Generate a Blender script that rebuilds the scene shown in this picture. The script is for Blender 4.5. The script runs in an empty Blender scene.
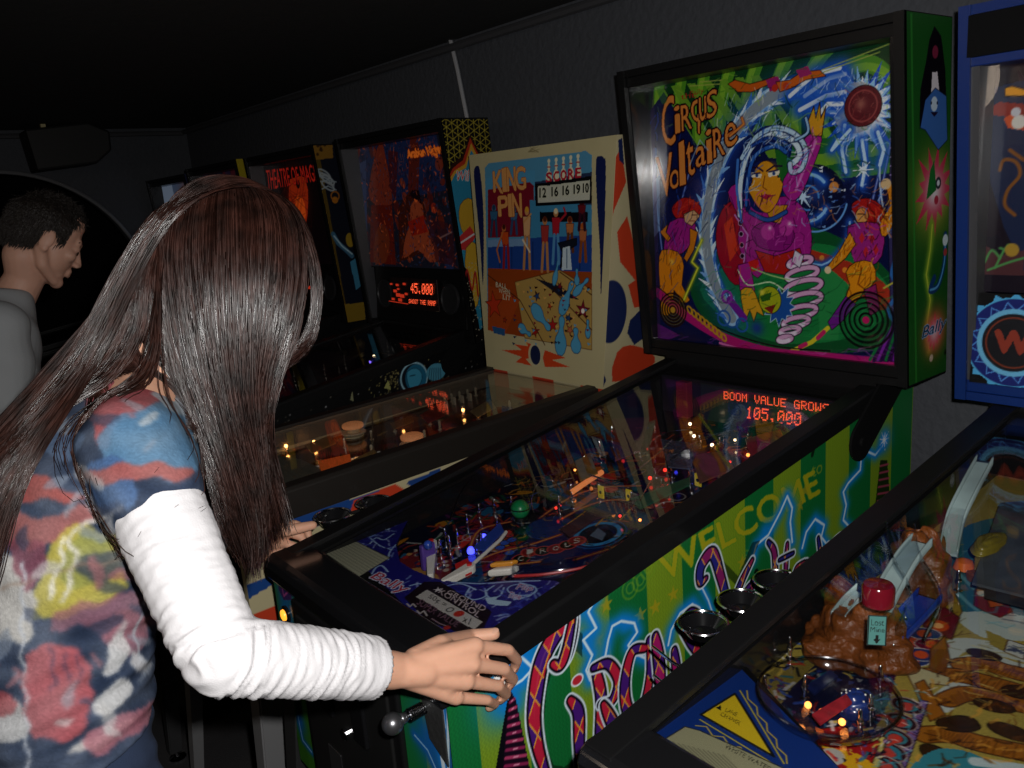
import bpy, bmesh, math, random
import numpy as np
from mathutils import Vector, Matrix
random.seed(7); rng = np.random.RandomState(7)
S = bpy.context.scene; COL = S.collection
# ------------------------------------------------------------------ camera
F_PX = 832.4
CAM = np.array([1.161, -0.525, 1.550])
_p, _r, _y = 0.227, 0.077, -0.907
def _rot():
    cy, sy = math.cos(_y), math.sin(_y)
    fwd = np.array([sy*math.cos(_p), cy*math.cos(_p), -math.sin(_p)])
    r = np.array([cy, -sy, 0.0]); d = np.cross(fwd, r)
    cr, sr = math.cos(_r), math.sin(_r)
    return np.array([cr*r+sr*d, -sr*r+cr*d, fwd])
M3 = _rot()
cd = bpy.data.cameras.new('camera'); cam = bpy.data.objects.new('camera', cd); COL.objects.link(cam)
cd.sensor_width = 36.0; cd.lens = 36.0*F_PX/1024.0; cd.clip_start = 0.02
mw = Matrix.Identity(4)
for i in range(3):
    mw[i][0] = M3[0][i]; mw[i][1] = -M3[1][i]; mw[i][2] = -M3[2][i]; mw[i][3] = CAM[i]
cam.matrix_world = mw
S.camera = cam
# ------------------------------------------------------------------ world, light, exposure
w = bpy.data.worlds.new('world'); S.world = w; w.use_nodes = True
w.node_tree.nodes['Background'].inputs[0].default_value = (0.55, 0.6, 0.75, 1)
w.node_tree.nodes['Background'].inputs[1].default_value = 0.012
S.view_settings.view_transform = 'Standard'; S.view_settings.look = 'None'
S.view_settings.gamma = 1; S.view_settings.exposure = 0.0; S.view_settings.use_curve_mapping = False
def light(name, kind, loc, power, col=(1,1,1), size=.05, target=None, spot=None):
    d = bpy.data.lights.new(name, kind); d.energy = power; d.color = col
    if kind == 'AREA': d.shape = 'DISK'; d.size = size
    else: d.shadow_soft_size = size
    if spot: d.spot_size = spot[0]; d.spot_blend = spot[1]
    o = bpy.data.objects.new(name, d); COL.objects.link(o); o.location = loc
    if target is not None: o.rotation_euler = (Vector(target)-Vector(loc)).to_track_quat('-Z', 'Y').to_euler()
    return o
# the camera's own flash, just above and beside the lens
FL = CAM + M3[0]*0.045 - M3[1]*0.05
light('camera_flash', 'SPOT', FL, 62.0, (1, .98, .95), .012, CAM+M3[2]*3, (math.radians(100), .55))
# unseen lamp added for dim warm ambience from the room behind
light('ambience_lamp', 'AREA', (-1.2, -2.6, 2.0), 3.0, (1, .8, .62), .5, (-1.0, .6, 1.0))
# ------------------------------------------------------------------ helpers
def ray(u, v): return M3.T @ np.array([(u-512)/F_PX, (v-384)/F_PX, 1.0])
def hit(u, v, p, n):
    d = ray(u, v); n = np.array(n, float); t = ((np.array(p)-CAM)@n)/(d@n); return CAM+t*d
def onx(u, v, x): return hit(u, v, (x, 0, 0), (1, 0, 0))
def ony(u, v, y): return hit(u, v, (0, y, 0), (0, 1, 0))
def onz(u, v, z, s=0.0): return hit(u, v, (0, 0, z), (0, -s, 1))
def ont(u, v, t): return CAM+ray(u, v)*t
def lin(c): return tuple(((x/12.92) if x <= .04045 else ((x+.055)/1.055)**2.4) for x in c)
def hx(h): return tuple(int(h[i:i+2], 16)/255 for i in (0, 2, 4))
_m = {}
def mat(name, c=(.5,.5,.5), rough=.5, metal=0., spec=.5, emit=None, es=1., bump=0., bs=60., var=0., coat=0., trans=0., sss=0., alpha=None):
    if name in _m: return _m[name]
    m = bpy.data.materials.new(name); m.use_nodes = True; nt = m.node_tree; b = nt.nodes['Principled BSDF']
    if isinstance(c, str): c = lin(hx(c))
    b.inputs['Base Color'].default_value = (*c, 1); b.inputs['Roughness'].default_value = rough
    b.inputs['Metallic'].default_value = metal; b.inputs['Specular IOR Level'].default_value = spec
    b.inputs['Coat Weight'].default_value = coat; b.inputs['Coat Roughness'].default_value = .08
    b.inputs['Transmission Weight'].default_value = trans
    if sss: b.inputs['Subsurface Weight'].default_value = sss; b.inputs['Subsurface Radius'].default_value = (.012,.004,.002); b.inputs['Subsurface Scale'].default_value = 1
    if alpha is not None: b.inputs['Alpha'].default_value = alpha
    if emit:
        b.inputs['Emission Color'].default_value = (*emit, 1); b.inputs['Emission Strength'].default_value = es
    if bump or var:
        tc = nt.nodes.new('ShaderNodeTexCoord'); no = nt.nodes.new('ShaderNodeTexNoise'); no.inputs['Scale'].default_value = bs; no.inputs['Detail'].default_value = 6
        nt.links.new(tc.outputs['Object'], no.inputs['Vector'])
        if bump:
            bp = nt.nodes.new('ShaderNodeBump'); bp.inputs['Strength'].default_value = bump; bp.inputs['Distance'].default_value = .01
            nt.links.new(no.outputs[0], bp.inputs['Height']); nt.links.new(bp.outputs[0], b.inputs['Normal'])
        if var:
            mx = nt.nodes.new('ShaderNodeMix'); mx.data_type = 'RGBA'; mx.inputs[6].default_value = (*[x*(1-var) for x in c], 1); mx.inputs[7].default_value = (*[min(1, x*(1+var)) for x in c], 1)
            nt.links.new(no.outputs[0], mx.inputs[0]); nt.links.new(mx.outputs[2], b.inputs['Base Color'])
    _m[name] = m; return m
def paint_mat(name, rough=.35, glow=0., spec=.5, coat=0.):
    if name in _m: return _m[name]
    m = mat(name, rough=rough, spec=spec, coat=coat); nt = m.node_tree; b = nt.nodes['Principled BSDF']
    a = nt.nodes.new('ShaderNodeAttribute'); a.attribute_name = 'paint'
    nt.links.new(a.outputs['Color'], b.inputs['Base Color'])
    if glow: nt.links.new(a.outputs['Color'], b.inputs['Emission Color']); b.inputs['Emission Strength'].default_value = glow
    return m
def glass_mat(name='clear_glass', tint=(1,1,1), ior=1.5, rough=0.0, amt=1.0):
    if name in _m: return _m[name]
    m = bpy.data.materials.new(name); m.use_nodes = True; nt = m.node_tree; nt.nodes.clear()
    o = nt.nodes.new('ShaderNodeOutputMaterial'); mx = nt.nodes.new('ShaderNodeMixShader'); t = nt.nodes.new('ShaderNodeBsdfTransparent'); g = nt.nodes.new('ShaderNodeBsdfGlossy'); lw = nt.nodes.new('ShaderNodeLayerWeight'); lw.inputs['Blend'].default_value = .5
    pw = nt.nodes.new('ShaderNodeMath'); pw.operation = 'POWER'; pw.inputs[1].default_value = 5; nt.links.new(lw.outputs['Facing'], pw.inputs[0]); r0 = ((ior-1)/(ior+1))**2
    f = nt.nodes.new('ShaderNodeMath'); f.operation = 'MULTIPLY_ADD'; f.inputs[1].default_value = 1-r0; f.inputs[2].default_value = r0; nt.links.new(pw.outputs[0], f.inputs[0])
    t.inputs[0].default_value = (*tint, 1); g.inputs['Roughness'].default_value = rough
    ml = nt.nodes.new('ShaderNodeMath'); ml.operation = 'MULTIPLY'; ml.inputs[1].default_value = amt
    nt.links.new(f.outputs[0], ml.inputs[0]); nt.links.new(ml.outputs[0], mx.inputs[0]); nt.links.new(t.outputs[0], mx.inputs[1]); nt.links.new(g.outputs[0], mx.inputs[2]); nt.links.new(mx.outputs[0], o.inputs[0])
    _m[name] = m; return m
def finish(o, parent, label=None, cat=None, group=None, kind=None):
    if parent is not None: o.parent = parent
    if label: o['label'] = label
    if cat: o['category'] = cat
    if group: o['group'] = group
    if kind: o['kind'] = kind
    return o
def org(parent):
    v = Vector((0, 0, 0))
    while parent is not None: v = v+Vector(parent.location); parent = parent.parent
    return v
def empty(name, loc, label, cat, group=None):
    o = bpy.data.objects.new(name, None); o.empty_display_size = .1; COL.objects.link(o); o.location = loc
    return finish(o, None, label, cat, group)
class MB:
    def __init__(s): s.v = []; s.f = []; s.mi = []; s.m = []
    def add(s, vs, fs, m=None):
        k = len(s.v); s.v += [tuple(map(float, p)) for p in vs]; s.f += [tuple(i+k for i in f) for f in fs]
        if m is not None and m not in s.m: s.m.append(m)
        s.mi += [s.m.index(m) if m is not None else 0]*len(fs); return s
    def box(s, lo, hi, m=None):
        x0, y0, z0 = lo; x1, y1, z1 = hi
        return s.add([(x0,y0,z0),(x1,y0,z0),(x1,y1,z0),(x0,y1,z0),(x0,y0,z1),(x1,y0,z1),(x1,y1,z1),(x0,y1,z1)], [(0,3,2,1),(4,5,6,7),(0,1,5,4),(1,2,6,5),(2,3,7,6),(3,0,4,7)], m)
    def obox(s, c, ax, ay, az, m=None):
        c = np.array(c); ax = np.array(ax)/2; ay = np.array(ay)/2; az = np.array(az)/2
        vs = [c+i*ax+j*ay+k*az for k in (-1,1) for i, j in ((-1,-1),(1,-1),(1,1),(-1,1))]
        return s.add(vs, [(0,3,2,1),(4,5,6,7),(0,1,5,4),(1,2,6,5),(2,3,7,6),(3,0,4,7)], m)
    def prism(s, pts, d, m=None):
        n = len(pts); pts = [np.array(p, float) for p in pts]; d = np.array(d, float)
        return s.add(pts+[p+d for p in pts], [tuple(range(n))[::-1], tuple(range(n, 2*n))]+[(i, (i+1)%n, n+(i+1)%n, n+i) for i in range(n)], m)
    def tube(s, path, r, seg=8, m=None, closed=False):
        P = [np.array(p, float) for p in path]; n = len(P); R = r if hasattr(r, '__len__') else [r]*n; vs = []
        prev = None
        for i in range(n):
            a = P[(i-1) % n] if (closed or i > 0) else P[i]; b = P[(i+1) % n] if (closed or i < n-1) else P[i]
            t = b-a; t = t/(np.linalg.norm(t)+1e-9)
            if prev is None: up = np.array([0,0,1.]) if abs(t[2]) < .9 else np.array([1.,0,0]); x = np.cross(up, t)
            else: x = prev-t*(prev@t)
            x = x/(np.linalg.norm(x)+1e-9); prev = x; y = np.cross(t, x)
            for k in range(seg): an = 2*math.pi*k/seg; vs.append(P[i]+R[i]*(math.cos(an)*x+math.sin(an)*y))
        fs = []
        for i in range(n if closed else n-1):
            j = (i+1) % n
            for k in range(seg): fs.append((i*seg+k, i*seg+(k+1)%seg, j*seg+(k+1)%seg, j*seg+k))
        if not closed: fs += [tuple(range(seg))[::-1], tuple(range((n-1)*seg, n*seg))]
        return s.add(vs, fs, m)
    def lathe(s, prof, c, ax=(0,0,1), seg=20, m=None, cap=True):
        c = np.array(c, float); a = np.array(ax, float); a = a/np.linalg.norm(a)
        u = np.cross(a, [0,0,1.]) if abs(a[2]) < .9 else np.cross(a, [1.,0,0]); u /= np.linalg.norm(u); w_ = np.cross(a, u)
        vs = [c+a*h+r*(math.cos(2*math.pi*k/seg)*u+math.sin(2*math.pi*k/seg)*w_) for r, h in prof for k in range(seg)]
        fs = [(i*seg+k, i*seg+(k+1)%seg, (i+1)*seg+(k+1)%seg, (i+1)*seg+k) for i in range(len(prof)-1) for k in range(seg)]
        if cap: fs += [tuple(range(seg))[::-1], tuple(range((len(prof)-1)*seg, len(prof)*seg))]
        return s.add(vs, fs, m)
    def sphere(s, c, r, seg=14, m=None, sc=(1,1,1)):
        n = seg//2; vs = []; fs = []
        for i in range(n+1):
            th = math.pi*i/n
            for k in range(seg): ph = 2*math.pi*k/seg; vs.append((c[0]+r*sc[0]*math.sin(th)*math.cos(ph), c[1]+r*sc[1]*math.sin(th)*math.sin(ph), c[2]+r*sc[2]*math.cos(th)))
        for i in range(n):
            for k in range(seg): fs.append((i*seg+k, (i+1)*seg+k, (i+1)*seg+(k+1)%seg, i*seg+(k+1)%seg))
        return s.add(vs, fs, m)
    def build(s, name, m=None, parent=None, bevel=0., smooth=False, **kw):
        me = bpy.data.meshes.new(name); o_ = org(parent)
        me.from_pydata([(p[0]-o_.x, p[1]-o_.y, p[2]-o_.z) for p in s.v], [], s.f)
        for x in (s.m or [m]): me.materials.append(x)
        if len(s.m) > 1: me.polygons.foreach_set('material_index', s.mi)
        if s.m == [] : pass
        b = bmesh.new(); b.from_mesh(me); bmesh.ops.recalc_face_normals(b, faces=b.faces); b.to_mesh(me); b.free()
        o = bpy.data.objects.new(name, me); COL.objects.link(o)
        if bevel:
            bv = o.modifiers.new('bevel', 'BEVEL'); bv.width = bevel; bv.segments = 2; bv.limit_method = 'ANGLE'
        if smooth:
            me.polygons.foreach_set('use_smooth', [True]*len(me.polygons))
            if smooth != 'all':
                try: me.set_sharp_from_angle(angle=math.radians(40))
                except Exception: pass
        return finish(o, parent, **kw)
_tc = {}
def glyphs(txt, shear=0.):
    k = (txt, shear)
    if k in _tc: return _tc[k]
    c = bpy.data.curves.new('txt', 'FONT'); c.body = txt; c.shear = shear; c.resolution_u = 3
    o = bpy.data.objects.new('txt', c); COL.objects.link(o); bpy.context.view_layer.update()
    me = o.evaluated_get(bpy.context.evaluated_depsgraph_get()).to_mesh(); me.calc_loop_triangles()
    v = np.array([x.co[:2] for x in me.vertices]); t = np.array([x.vertices[:] for x in me.loop_triangles])
    bpy.data.objects.remove(o); bpy.data.curves.remove(c)
    lo = v.min(0); hi = v.max(0); v = (v-lo)/(hi-lo); _tc[k] = (v, t, (hi-lo)); return _tc[k]
class Canvas:
    """paint on a planar panel: a fine grid whose points carry the printed colours"""
    def __init__(s, bl, br, tr, tl, step, base='000000'):
        s.c = [np.array(p, float) for p in (bl, br, tr, tl)]; bl, br, tr, tl = s.c
        s.nx = int(max(np.linalg.norm(br-bl), np.linalg.norm(tr-tl))/step); s.ny = int(max(np.linalg.norm(tl-bl), np.linalg.norm(tr-br))/step)
        a, b = np.meshgrid(np.linspace(0, 1, s.nx+1), np.linspace(0, 1, s.ny+1)); a = a[..., None]; b = b[..., None]
        s.W = (1-b)*((1-a)*bl+a*br)+b*((1-a)*tl+a*tr)
        s.o = bl; s.ux = (br-bl)/np.linalg.norm(br-bl); n = np.cross(s.ux, tl-bl); s.n = n/np.linalg.norm(n); s.uy = np.cross(s.n, s.ux)
        s.P = np.stack([(s.W-bl)@s.ux, (s.W-bl)@s.uy], -1); s.step = step
        s.img = np.zeros(s.P.shape[:2]+(3,)); s.img[:] = hx(base)
    def uv(s, p): p = np.array(p)-s.o; return np.array([p@s.ux, p@s.uy])
    def px(s, pts):
        if isinstance(pts, str): pts = [tuple(map(float, q.split(','))) for q in pts.split()]
        return np.array([s.uv(hit(u, v, s.o, s.n)) for u, v in pts])
    def xy(s, pts):
        if isinstance(pts, str): pts = [tuple(map(float, q.split(','))) for q in pts.split()]
        return np.array(pts, float)
    def _sub(s, Q, pad=0.):
        lo = Q.min(0)-pad; hi = Q.max(0)+pad
        m = (s.P[...,0] >= lo[0]) & (s.P[...,0] <= hi[0]) & (s.P[...,1] >= lo[1]) & (s.P[...,1] <= hi[1])
        return m
    def _mix(s, m, a, col):
        c = np.array(hx(col) if isinstance(col, str) else col); a = np.asarray(a, float)
        if a.ndim: a = a[:, None]
        s.img[m] = s.img[m]*(1-a)+c*a
    def inside(s, P, Q):
        r = np.zeros(len(P), bool); x, y = P[:,0], P[:,1]; n = len(Q)
        for i in range(n):
            (x0, y0), (x1, y1) = Q[i], Q[(i+1)%n]
            if y0 == y1: continue
            r ^= ((y0 > y) != (y1 > y)) & (x < (x1-x0)*(y-y0)/(y1-y0)+x0)
        return r
    def dist(s, P, Q, closed=False):
        d = np.full(len(P), 1e9); n = len(Q)
        for i in range(n if closed else n-1):
            a = Q[i]; b = Q[(i+1)%n]; ab = b-a; t = np.clip(((P-a)@ab)/(ab@ab+1e-12), 0, 1); d = np.minimum(d, np.linalg.norm(P-(a+t[:,None]*ab), axis=1))
        return d
    def poly(s, pts, col, px=True, a=1., line=None, lw=.0015, smooth=0):
        Q = s.px(pts) if px else s.xy(pts)
        if smooth: Q = crom(Q, smooth, True)
        m = s._sub(Q)
        if m.any():
            k = s.inside(s.P[m], Q); mm = m.copy(); mm[m] = k; s._mix(mm, a, col)
        if line: s.stroke(Q, lw, line, px=None, closed=True)
        return s
    def stroke(s, pts, w_, col, px=True, a=1., closed=False, smooth=0, glow=None, gw=0.):
        Q = np.array(pts, float) if px is None else (s.px(pts) if px else s.xy(pts))
        if smooth: Q = crom(Q, smooth, closed)
        if glow:
            m = s._sub(Q, gw*2.2)
            if m.any(): d = s.dist(s.P[m], Q, closed); s._mix(m, a*np.exp(-(d/gw)**2), glow)
        m = s._sub(Q, w_)
        if m.any():
            d = s.dist(s.P[m], Q, closed); al = np.clip((w_/2+s.step*.5-d)/s.step, 0, 1); s._mix(m, a*al, col)
        return s
    def dot(s, p, r, col, px=True, a=1., soft=0., line=None, lw=.0015, ry=None, rot=0.):
        q = (s.px([p]) if px else s.xy([p]))[0]; ry = ry or r; R_ = max(r, ry)
        m = s._sub(np.array([q]), R_*(2.2 if soft else 1.05)+s.step)
        if m.any():
            D = s.P[m]-q; ca, sa = math.cos(rot), math.sin(rot); X = (D[:,0]*ca+D[:,1]*sa)/r; Y = (-D[:,0]*sa+D[:,1]*ca)/ry; d = np.sqrt(X*X+Y*Y)
            al = np.exp(-d*d*1.2) if soft else np.clip((1-d)*R_/s.step+.5, 0, 1); s._mix(m, a*al, col)
        if line:
            an = np.linspace(0, 2*math.pi, 28, endpoint=False); ca, sa = math.cos(rot), math.sin(rot)
            s.stroke(np.array([[q[0]+r*math.cos(t)*ca-ry*math.sin(t)*sa, q[1]+r*math.cos(t)*sa+ry*math.sin(t)*ca] for t in an]), lw, line, px=None, closed=True)
        return s
    def ring(s, p, r, w_, col, px=True, ry=None, a=1., a0=0, a1=360, glow=None, gw=0, rot=0.):
        q = (s.px([p]) if px else s.xy([p]))[0]; ry = ry or r
        an = np.radians(np.linspace(a0, a1, 36)); ca, sa = math.cos(rot), math.sin(rot)
        return s.stroke(np.array([[q[0]+r*math.cos(t)*ca-ry*math.sin(t)*sa, q[1]+r*math.cos(t)*sa+ry*math.sin(t)*ca] for t in an]), w_, col, px=None, a=a, glow=glow, gw=gw)
    def burst(s, p, r0, r1, n, col, px=True, seed=1, line=None, lw=.0015, ph=0.):
        q = (s.px([p]) if px else s.xy([p]))[0]; rr = random.Random(seed)
        Q = []
        for k in range(2*n):
            an = ph+math.pi*k/n; r = r0 if k % 2 else r1*(rr.uniform(.75, 1.1) if seed else 1); Q.append((q[0]+r*math.cos(an), q[1]+r*math.sin(an)))
        return s.poly(Q, col, px=False, line=line, lw=lw)
    def text(s, txt, quad, col, px=True, line=None, lw=2, line2=None, lw2=4, shear=0., a=1., col2=None):
        """quad: bottom left, bottom right, top right, top left"""
        Q = s.px(quad) if px else s.xy(quad); v, t, _ = glyphs(txt, shear)
        A = v[:,:1]; B = v[:,1:]; V = (1-B)*((1-A)*Q[0]+A*Q[1])+B*((1-A)*Q[3]+A*Q[2])
        pad = s.step*8; m = s._sub(Q, pad); 
        if not m.any(): return s
        P = s.P[m]; r = np.zeros(len(P), bool)
        for i, j, k in t:
            a0, b0, c0 = V[i], V[j], V[k]; lo = np.minimum(np.minimum(a0, b0), c0); hi = np.maximum(np.maximum(a0, b0), c0)
            z = np.nonzero((P[:,0] >= lo[0]) & (P[:,0] <= hi[0]) & (P[:,1] >= lo[1]) & (P[:,1] <= hi[1]))[0]
            if not len(z): continue
            q = P[z]; e = lambda p0, p1: (p1[0]-p0[0])*(q[:,1]-p0[1])-(p1[1]-p0[1])*(q[:,0]-p0[0])
            e0, e1, e2 = e(a0, b0), e(b0, c0), e(c0, a0); r[z] |= ((e0 >= 0) & (e1 >= 0) & (e2 >= 0)) | ((e0 <= 0) & (e1 <= 0) & (e2 <= 0))
        M = np.zeros(s.P.shape[:2], bool); M[m] = r
        def dil(M, n):
            for i in range(n):
                N = M.copy(); N[1:] |= M[:-1]; N[:-1] |= M[1:]; N[:,1:] |= M[:,:-1]; N[:,:-1] |= M[:,1:]; M = N
            return M
        if line2: s._mix(dil(M, lw2), a, line2)
        if line: s._mix(dil(M, lw), a, line)
        if col2 is None: s._mix(M, a, col)
        else:  # two tones in a diamond pattern
            U = s.P[...,0]; Vv = s.P[...,1]; k = ((np.floor((U+Vv)/col2[1])+np.floor((U-Vv)/col2[1])) % 2 == 0) & M
            s._mix(M, a, col); s._mix(k, a, col2[0])
        return s
    def hatch(s, pts, n, cols, ang, L=.02, w_=.0016, jit=.35, a=.7, seed=0):
        """short inked strokes scattered inside an outline"""
        Q = s.px(pts); r_ = np.random.RandomState(seed+int(abs(Q).sum()*1e4) % 9999); lo, hi = Q.min(0), Q.max(0); k = 0
        for _ in range(n*4):
            p = lo+(hi-lo)*r_.rand(2)
            if not s.inside(p[None], Q)[0]: continue
            t = ang+r_.randn()*jit; l = L*(.4+.8*r_.rand()); e = p+l*np.array([math.cos(t), math.sin(t)]); m_ = (p+e)/2+r_.randn(2)*l*.12
            s.stroke([p, m_, e], w_*(.6+.9*r_.rand()), cols[r_.randint(len(cols))], px=None, a=a); k += 1
            if k >= n: break
        return s
    def build(s, name, material, parent, off=.0006, flip=False, clip=None, bend=None, **kw):
        ny, nx = s.img.shape[0]-1, s.img.shape[1]-1; o_ = np.array(org(parent))
        V = s.W.reshape(-1, 3)+s.n*(off if not flip else -off)
        if bend is not None: V = bend(V)
        V = V-o_
        i = np.arange(nx); j = np.arange(ny); I, J = np.meshgrid(i, j); a = (J*(nx+1)+I).ravel(); f = np.stack([a, a+1, a+nx+2, a+nx+1], -1)
        if flip: f = f[:, ::-1]
        if clip is not None:
            cen = s.P.reshape(-1, 2)[f].mean(1); f = f[s.inside(cen, clip)]
        me = bpy.data.meshes.new(name); me.vertices.add(len(V)); me.vertices.foreach_set('co', V.ravel().astype(np.float32))
        me.loops.add(f.size); me.loops.foreach_set('vertex_index', f.ravel().astype(np.int32)); me.polygons.add(len(f)); me.polygons.foreach_set('loop_start', np.arange(0, f.size, 4, dtype=np.int32))
        me.update(calc_edges=True); me.validate()
        setpaint(me, s.img.reshape(-1, 3)); me.materials.append(material)
        o = bpy.data.objects.new(name, me); COL.objects.link(o); return finish(o, parent, **kw)
def setpaint(me, rgb):
    rgb = np.clip(rgb, 0, 1); L = np.where(rgb <= .04045, rgb/12.92, ((rgb+.055)/1.055)**2.4); L = np.concatenate([L, np.ones((len(L), 1))], 1)
    at = me.color_attributes.new('paint', 'FLOAT_COLOR', 'POINT'); at.data.foreach_set('color', L.ravel().astype(np.float32))
def crom(Q, n, closed=False):
    Q = np.array(Q, float); out = []; N = len(Q)
    for i in range(N if closed else N-1):
        p1, p2 = Q[i], Q[(i+1)%N]; p0 = Q[(i-1)%N] if (closed or i > 0) else p1; p3 = Q[(i+2)%N] if (closed or i < N-2) else p2
        for k in range(n):
            t = k/n; out.append(.5*(2*p1+(p2-p0)*t+(2*p0-5*p1+4*p2-p3)*t*t+(3*p1-p0-3*p2+p3)*t**3))
    if not closed: out.append(Q[-1])
    return np.array(out)
# ------------------------------------------------------------------ common materials
BLK = mat('black_paint', (.007,.007,.0075), .36, spec=.32, bump=.03, bs=300); BLK2 = mat('black_gloss', (.008,.008,.009), .15, coat=.3); MATTE = mat('black_matte', (.004,.004,.0045), .8, spec=.12)
CHR = mat('chrome', (.75,.75,.78), .14, 1.); STEEL = mat('steel', (.42,.42,.44), .35, 1., bump=.02, bs=200); RUB = mat('rubber', (.03,.03,.03), .7)
LEGM = mat('leg_metal', (.12,.12,.125), .4, .8, bump=.05, bs=150); WOOD = mat('plywood', (.25,.15,.07), .6, bump=.1, bs=80, var=.3)
GLASS = glass_mat(ior=2.0); DARKWOOD = mat('dark_wood', (.016,.013,.011), .45, spec=.35, bump=.05, bs=90)
PAINT = paint_mat('printed_vinyl', .38); PRINT = paint_mat('printed_satin', .5, spec=.3); TRANS = paint_mat('backglass_print', .18, .06, coat=.4); PFP = paint_mat('playfield_print', .12, coat=.5)
# ------------------------------------------------------------------ the room
YW = 1.38; XL = -4.45; ZC = 2.10
wallm = mat('wall_paint', (.060,.064,.075), .8, bump=.5, bs=45, var=.12); ceilm = mat('ceiling_board', (.012,.012,.012), .9, bump=.4, bs=25)
floorm = mat('floor_carpet', (.03,.028,.03), .95, bump=.5, bs=200, var=.3); trimm = mat('trim_paint', (.05,.05,.055), .6)
MB().box((XL-.1, -3.4, -.1), (2.2, YW+.1, 0)).build('floor', floorm, kind='structure')
MB().box((XL-.1, -3.4, ZC), (2.2, YW+.1, ZC+.1)).build('ceiling', ceilm, kind='structure')
MB().box((XL, YW, 0), (2.2, YW+.1, ZC)).build('wall_back', wallm, kind='structure')
MB().box((2.1, -3.4, 0), (2.2, YW, ZC)).build('wall_right', wallm, kind='structure')
MB().box((XL-.1, -3.5, 0), (2.2, -3.4, ZC)).build('wall_front', wallm, kind='structure')
# left wall with a round-headed opening into a dark room
AC = np.array([XL, .247, 1.116]); AR = .759
an = np.linspace(0, math.pi, 33)
arc = [(XL, AC[1]+AR*math.cos(t), AC[2]+AR*math.sin(t)) for t in an]
mb = MB()
for i in range(32):
    a, b = arc[i], arc[i+1]
    mb.prism([a, b, (XL, b[1], ZC), (XL, a[1], ZC)], (-.1, 0, 0))
mb.box((XL-.1, -3.4, 0), (XL, AC[1]-AR, ZC)); mb.box((XL-.1, AC[1]+AR, 0), (XL, YW, ZC)); 
mb.build('wall_left', wallm, kind='structure')
MB().tube([(XL+.012, AC[1]+AR, 0)]+[(XL+.012, p[1], p[2]) for p in arc]+[(XL+.012, AC[1]-AR, 0)], .012, 8).build('trim_1', mat('arch_trim', (.22,.22,.23), .35, .3), kind='structure')
MB().box((XL-1.6, -2.2, 0), (XL-1.5, 1.4, ZC)).box((XL-1.6, -2.2, -.1), (XL-.1, 1.4, 0)).box((XL-1.6, -2.2, ZC), (XL-.1, 1.4, ZC+.1)).build('wall_alcove', MATTE, kind='structure')
MB().tube([(XL+.03, -3.3, ZC-.035), (XL+.03, YW-.03, ZC-.035)], .014, 8).build('trim_2', trimm, kind='structure')
MB().tube([(XL+.03, YW-.03, ZC-.03), (2.0, YW-.03, ZC-.03)], .014, 8).build('trim_3', trimm, kind='structure')
MB().box((XL, YW-.012, 0), (2.1, YW, .1)).build('baseboard_back', trimm, kind='structure')
# conduit drop on the back wall
t = empty('wall_conduit', (-1.45, YW, 1.6), 'pale thin conduit running down the back wall from the ceiling, behind the arabian machine', 'conduit')
p0 = ony(450, 38, YW-.012); p1 = ony(467, 118, YW-.012)
MB().tube([p0, (p0*.6+p1*.4)+np.array([.004,0,0]), p1, p1+(p1-p0)*.8], .008, 8).build('pipe', mat('conduit_grey', (.45,.45,.47), .4, .3), t, smooth=True)
MB().box(p0+np.array([-.02,-.005,-.01]), p0+np.array([.02,.012,.012])).build('clip', STEEL, t)
# hanging loudspeaker in the far corner
def hung(u, v, x): return onx(u, v, x)
c = onx(70, 146, XL+.35)
t = empty('hanging_speaker', c, 'black boxy loudspeaker hung high on the far left wall above the arch', 'loudspeaker')
mb = MB(); q = [onx(u, v, XL+.35) for u, v in ((25,129),(88,122),(110,131),(112,150),(98,163),(38,171))]
mb.prism(q, (-.22, 0, 0)).build('housing', mat('speaker_black', (.006,.006,.006), .6), t, bevel=.012)
mb = MB(); p = onx(43, 128, XL+.3); mb.box((p[0]-.015, p[1]-.012, p[2]-.02), (p[0]+.015, p[1]+.012, ZC)).build('bracket', mat('brass_bracket', (.45,.38,.2), .5, .4), t)
MB().box((XL, c[1]-.03, c[2]-.03), (XL+.14, c[1]+.03, c[2]+.03)).build('wall_arm', BLK, t)
# ------------------------------------------------------------------ pinball machine builder
def zt(y, h0=.885, s=.153): return h0+s*y
def legs(root, X, W, y0, y1, top=.70, m=LEGM):
    for sx in (-1, 1):
        for yy, sy in ((y0, 1), (y1, -1)):
            x = X+sx*(W+.004); y = yy-sy*.004; mb = MB()
            # two flanges of an angle leg, leaning out a little at the foot
            for k, (dx, dy) in enumerate(((-sx*.055, 0), (0, sy*.055))):
                t_ = .0035; a = np.array([x, y, top]); b = np.array([x+sx*.03, y-sy*.05, .035])
                e = np.array([dx, dy, 0.]); th = np.array([0, sy*t_, 0]) if k == 0 else np.array([-sx*t_, 0, 0])
                mb.prism([a, a+e, b+e*.55, b], -th)
            lg = mb.build('leg', m, root)
            mb = MB(); mb.lathe([(.006,.0),(.006,.035)], (x+sx*.02-sx*.01, y-sy*.04+sy*.01, .0), seg=8).lathe([(.024,0),(.024,.006),(.01,.012)], (x+sx*.01, y-sy*.03, 0), seg=14)
            mb.build('leveler_foot', CHR, lg)
            for zz in (top-.04, top-.12):
                MB().sphere((x+sx*.003, y-sy*.0035+sy*.028, zz), .009, 10).build('leg_bolt', CHR, lg, smooth=True)
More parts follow.
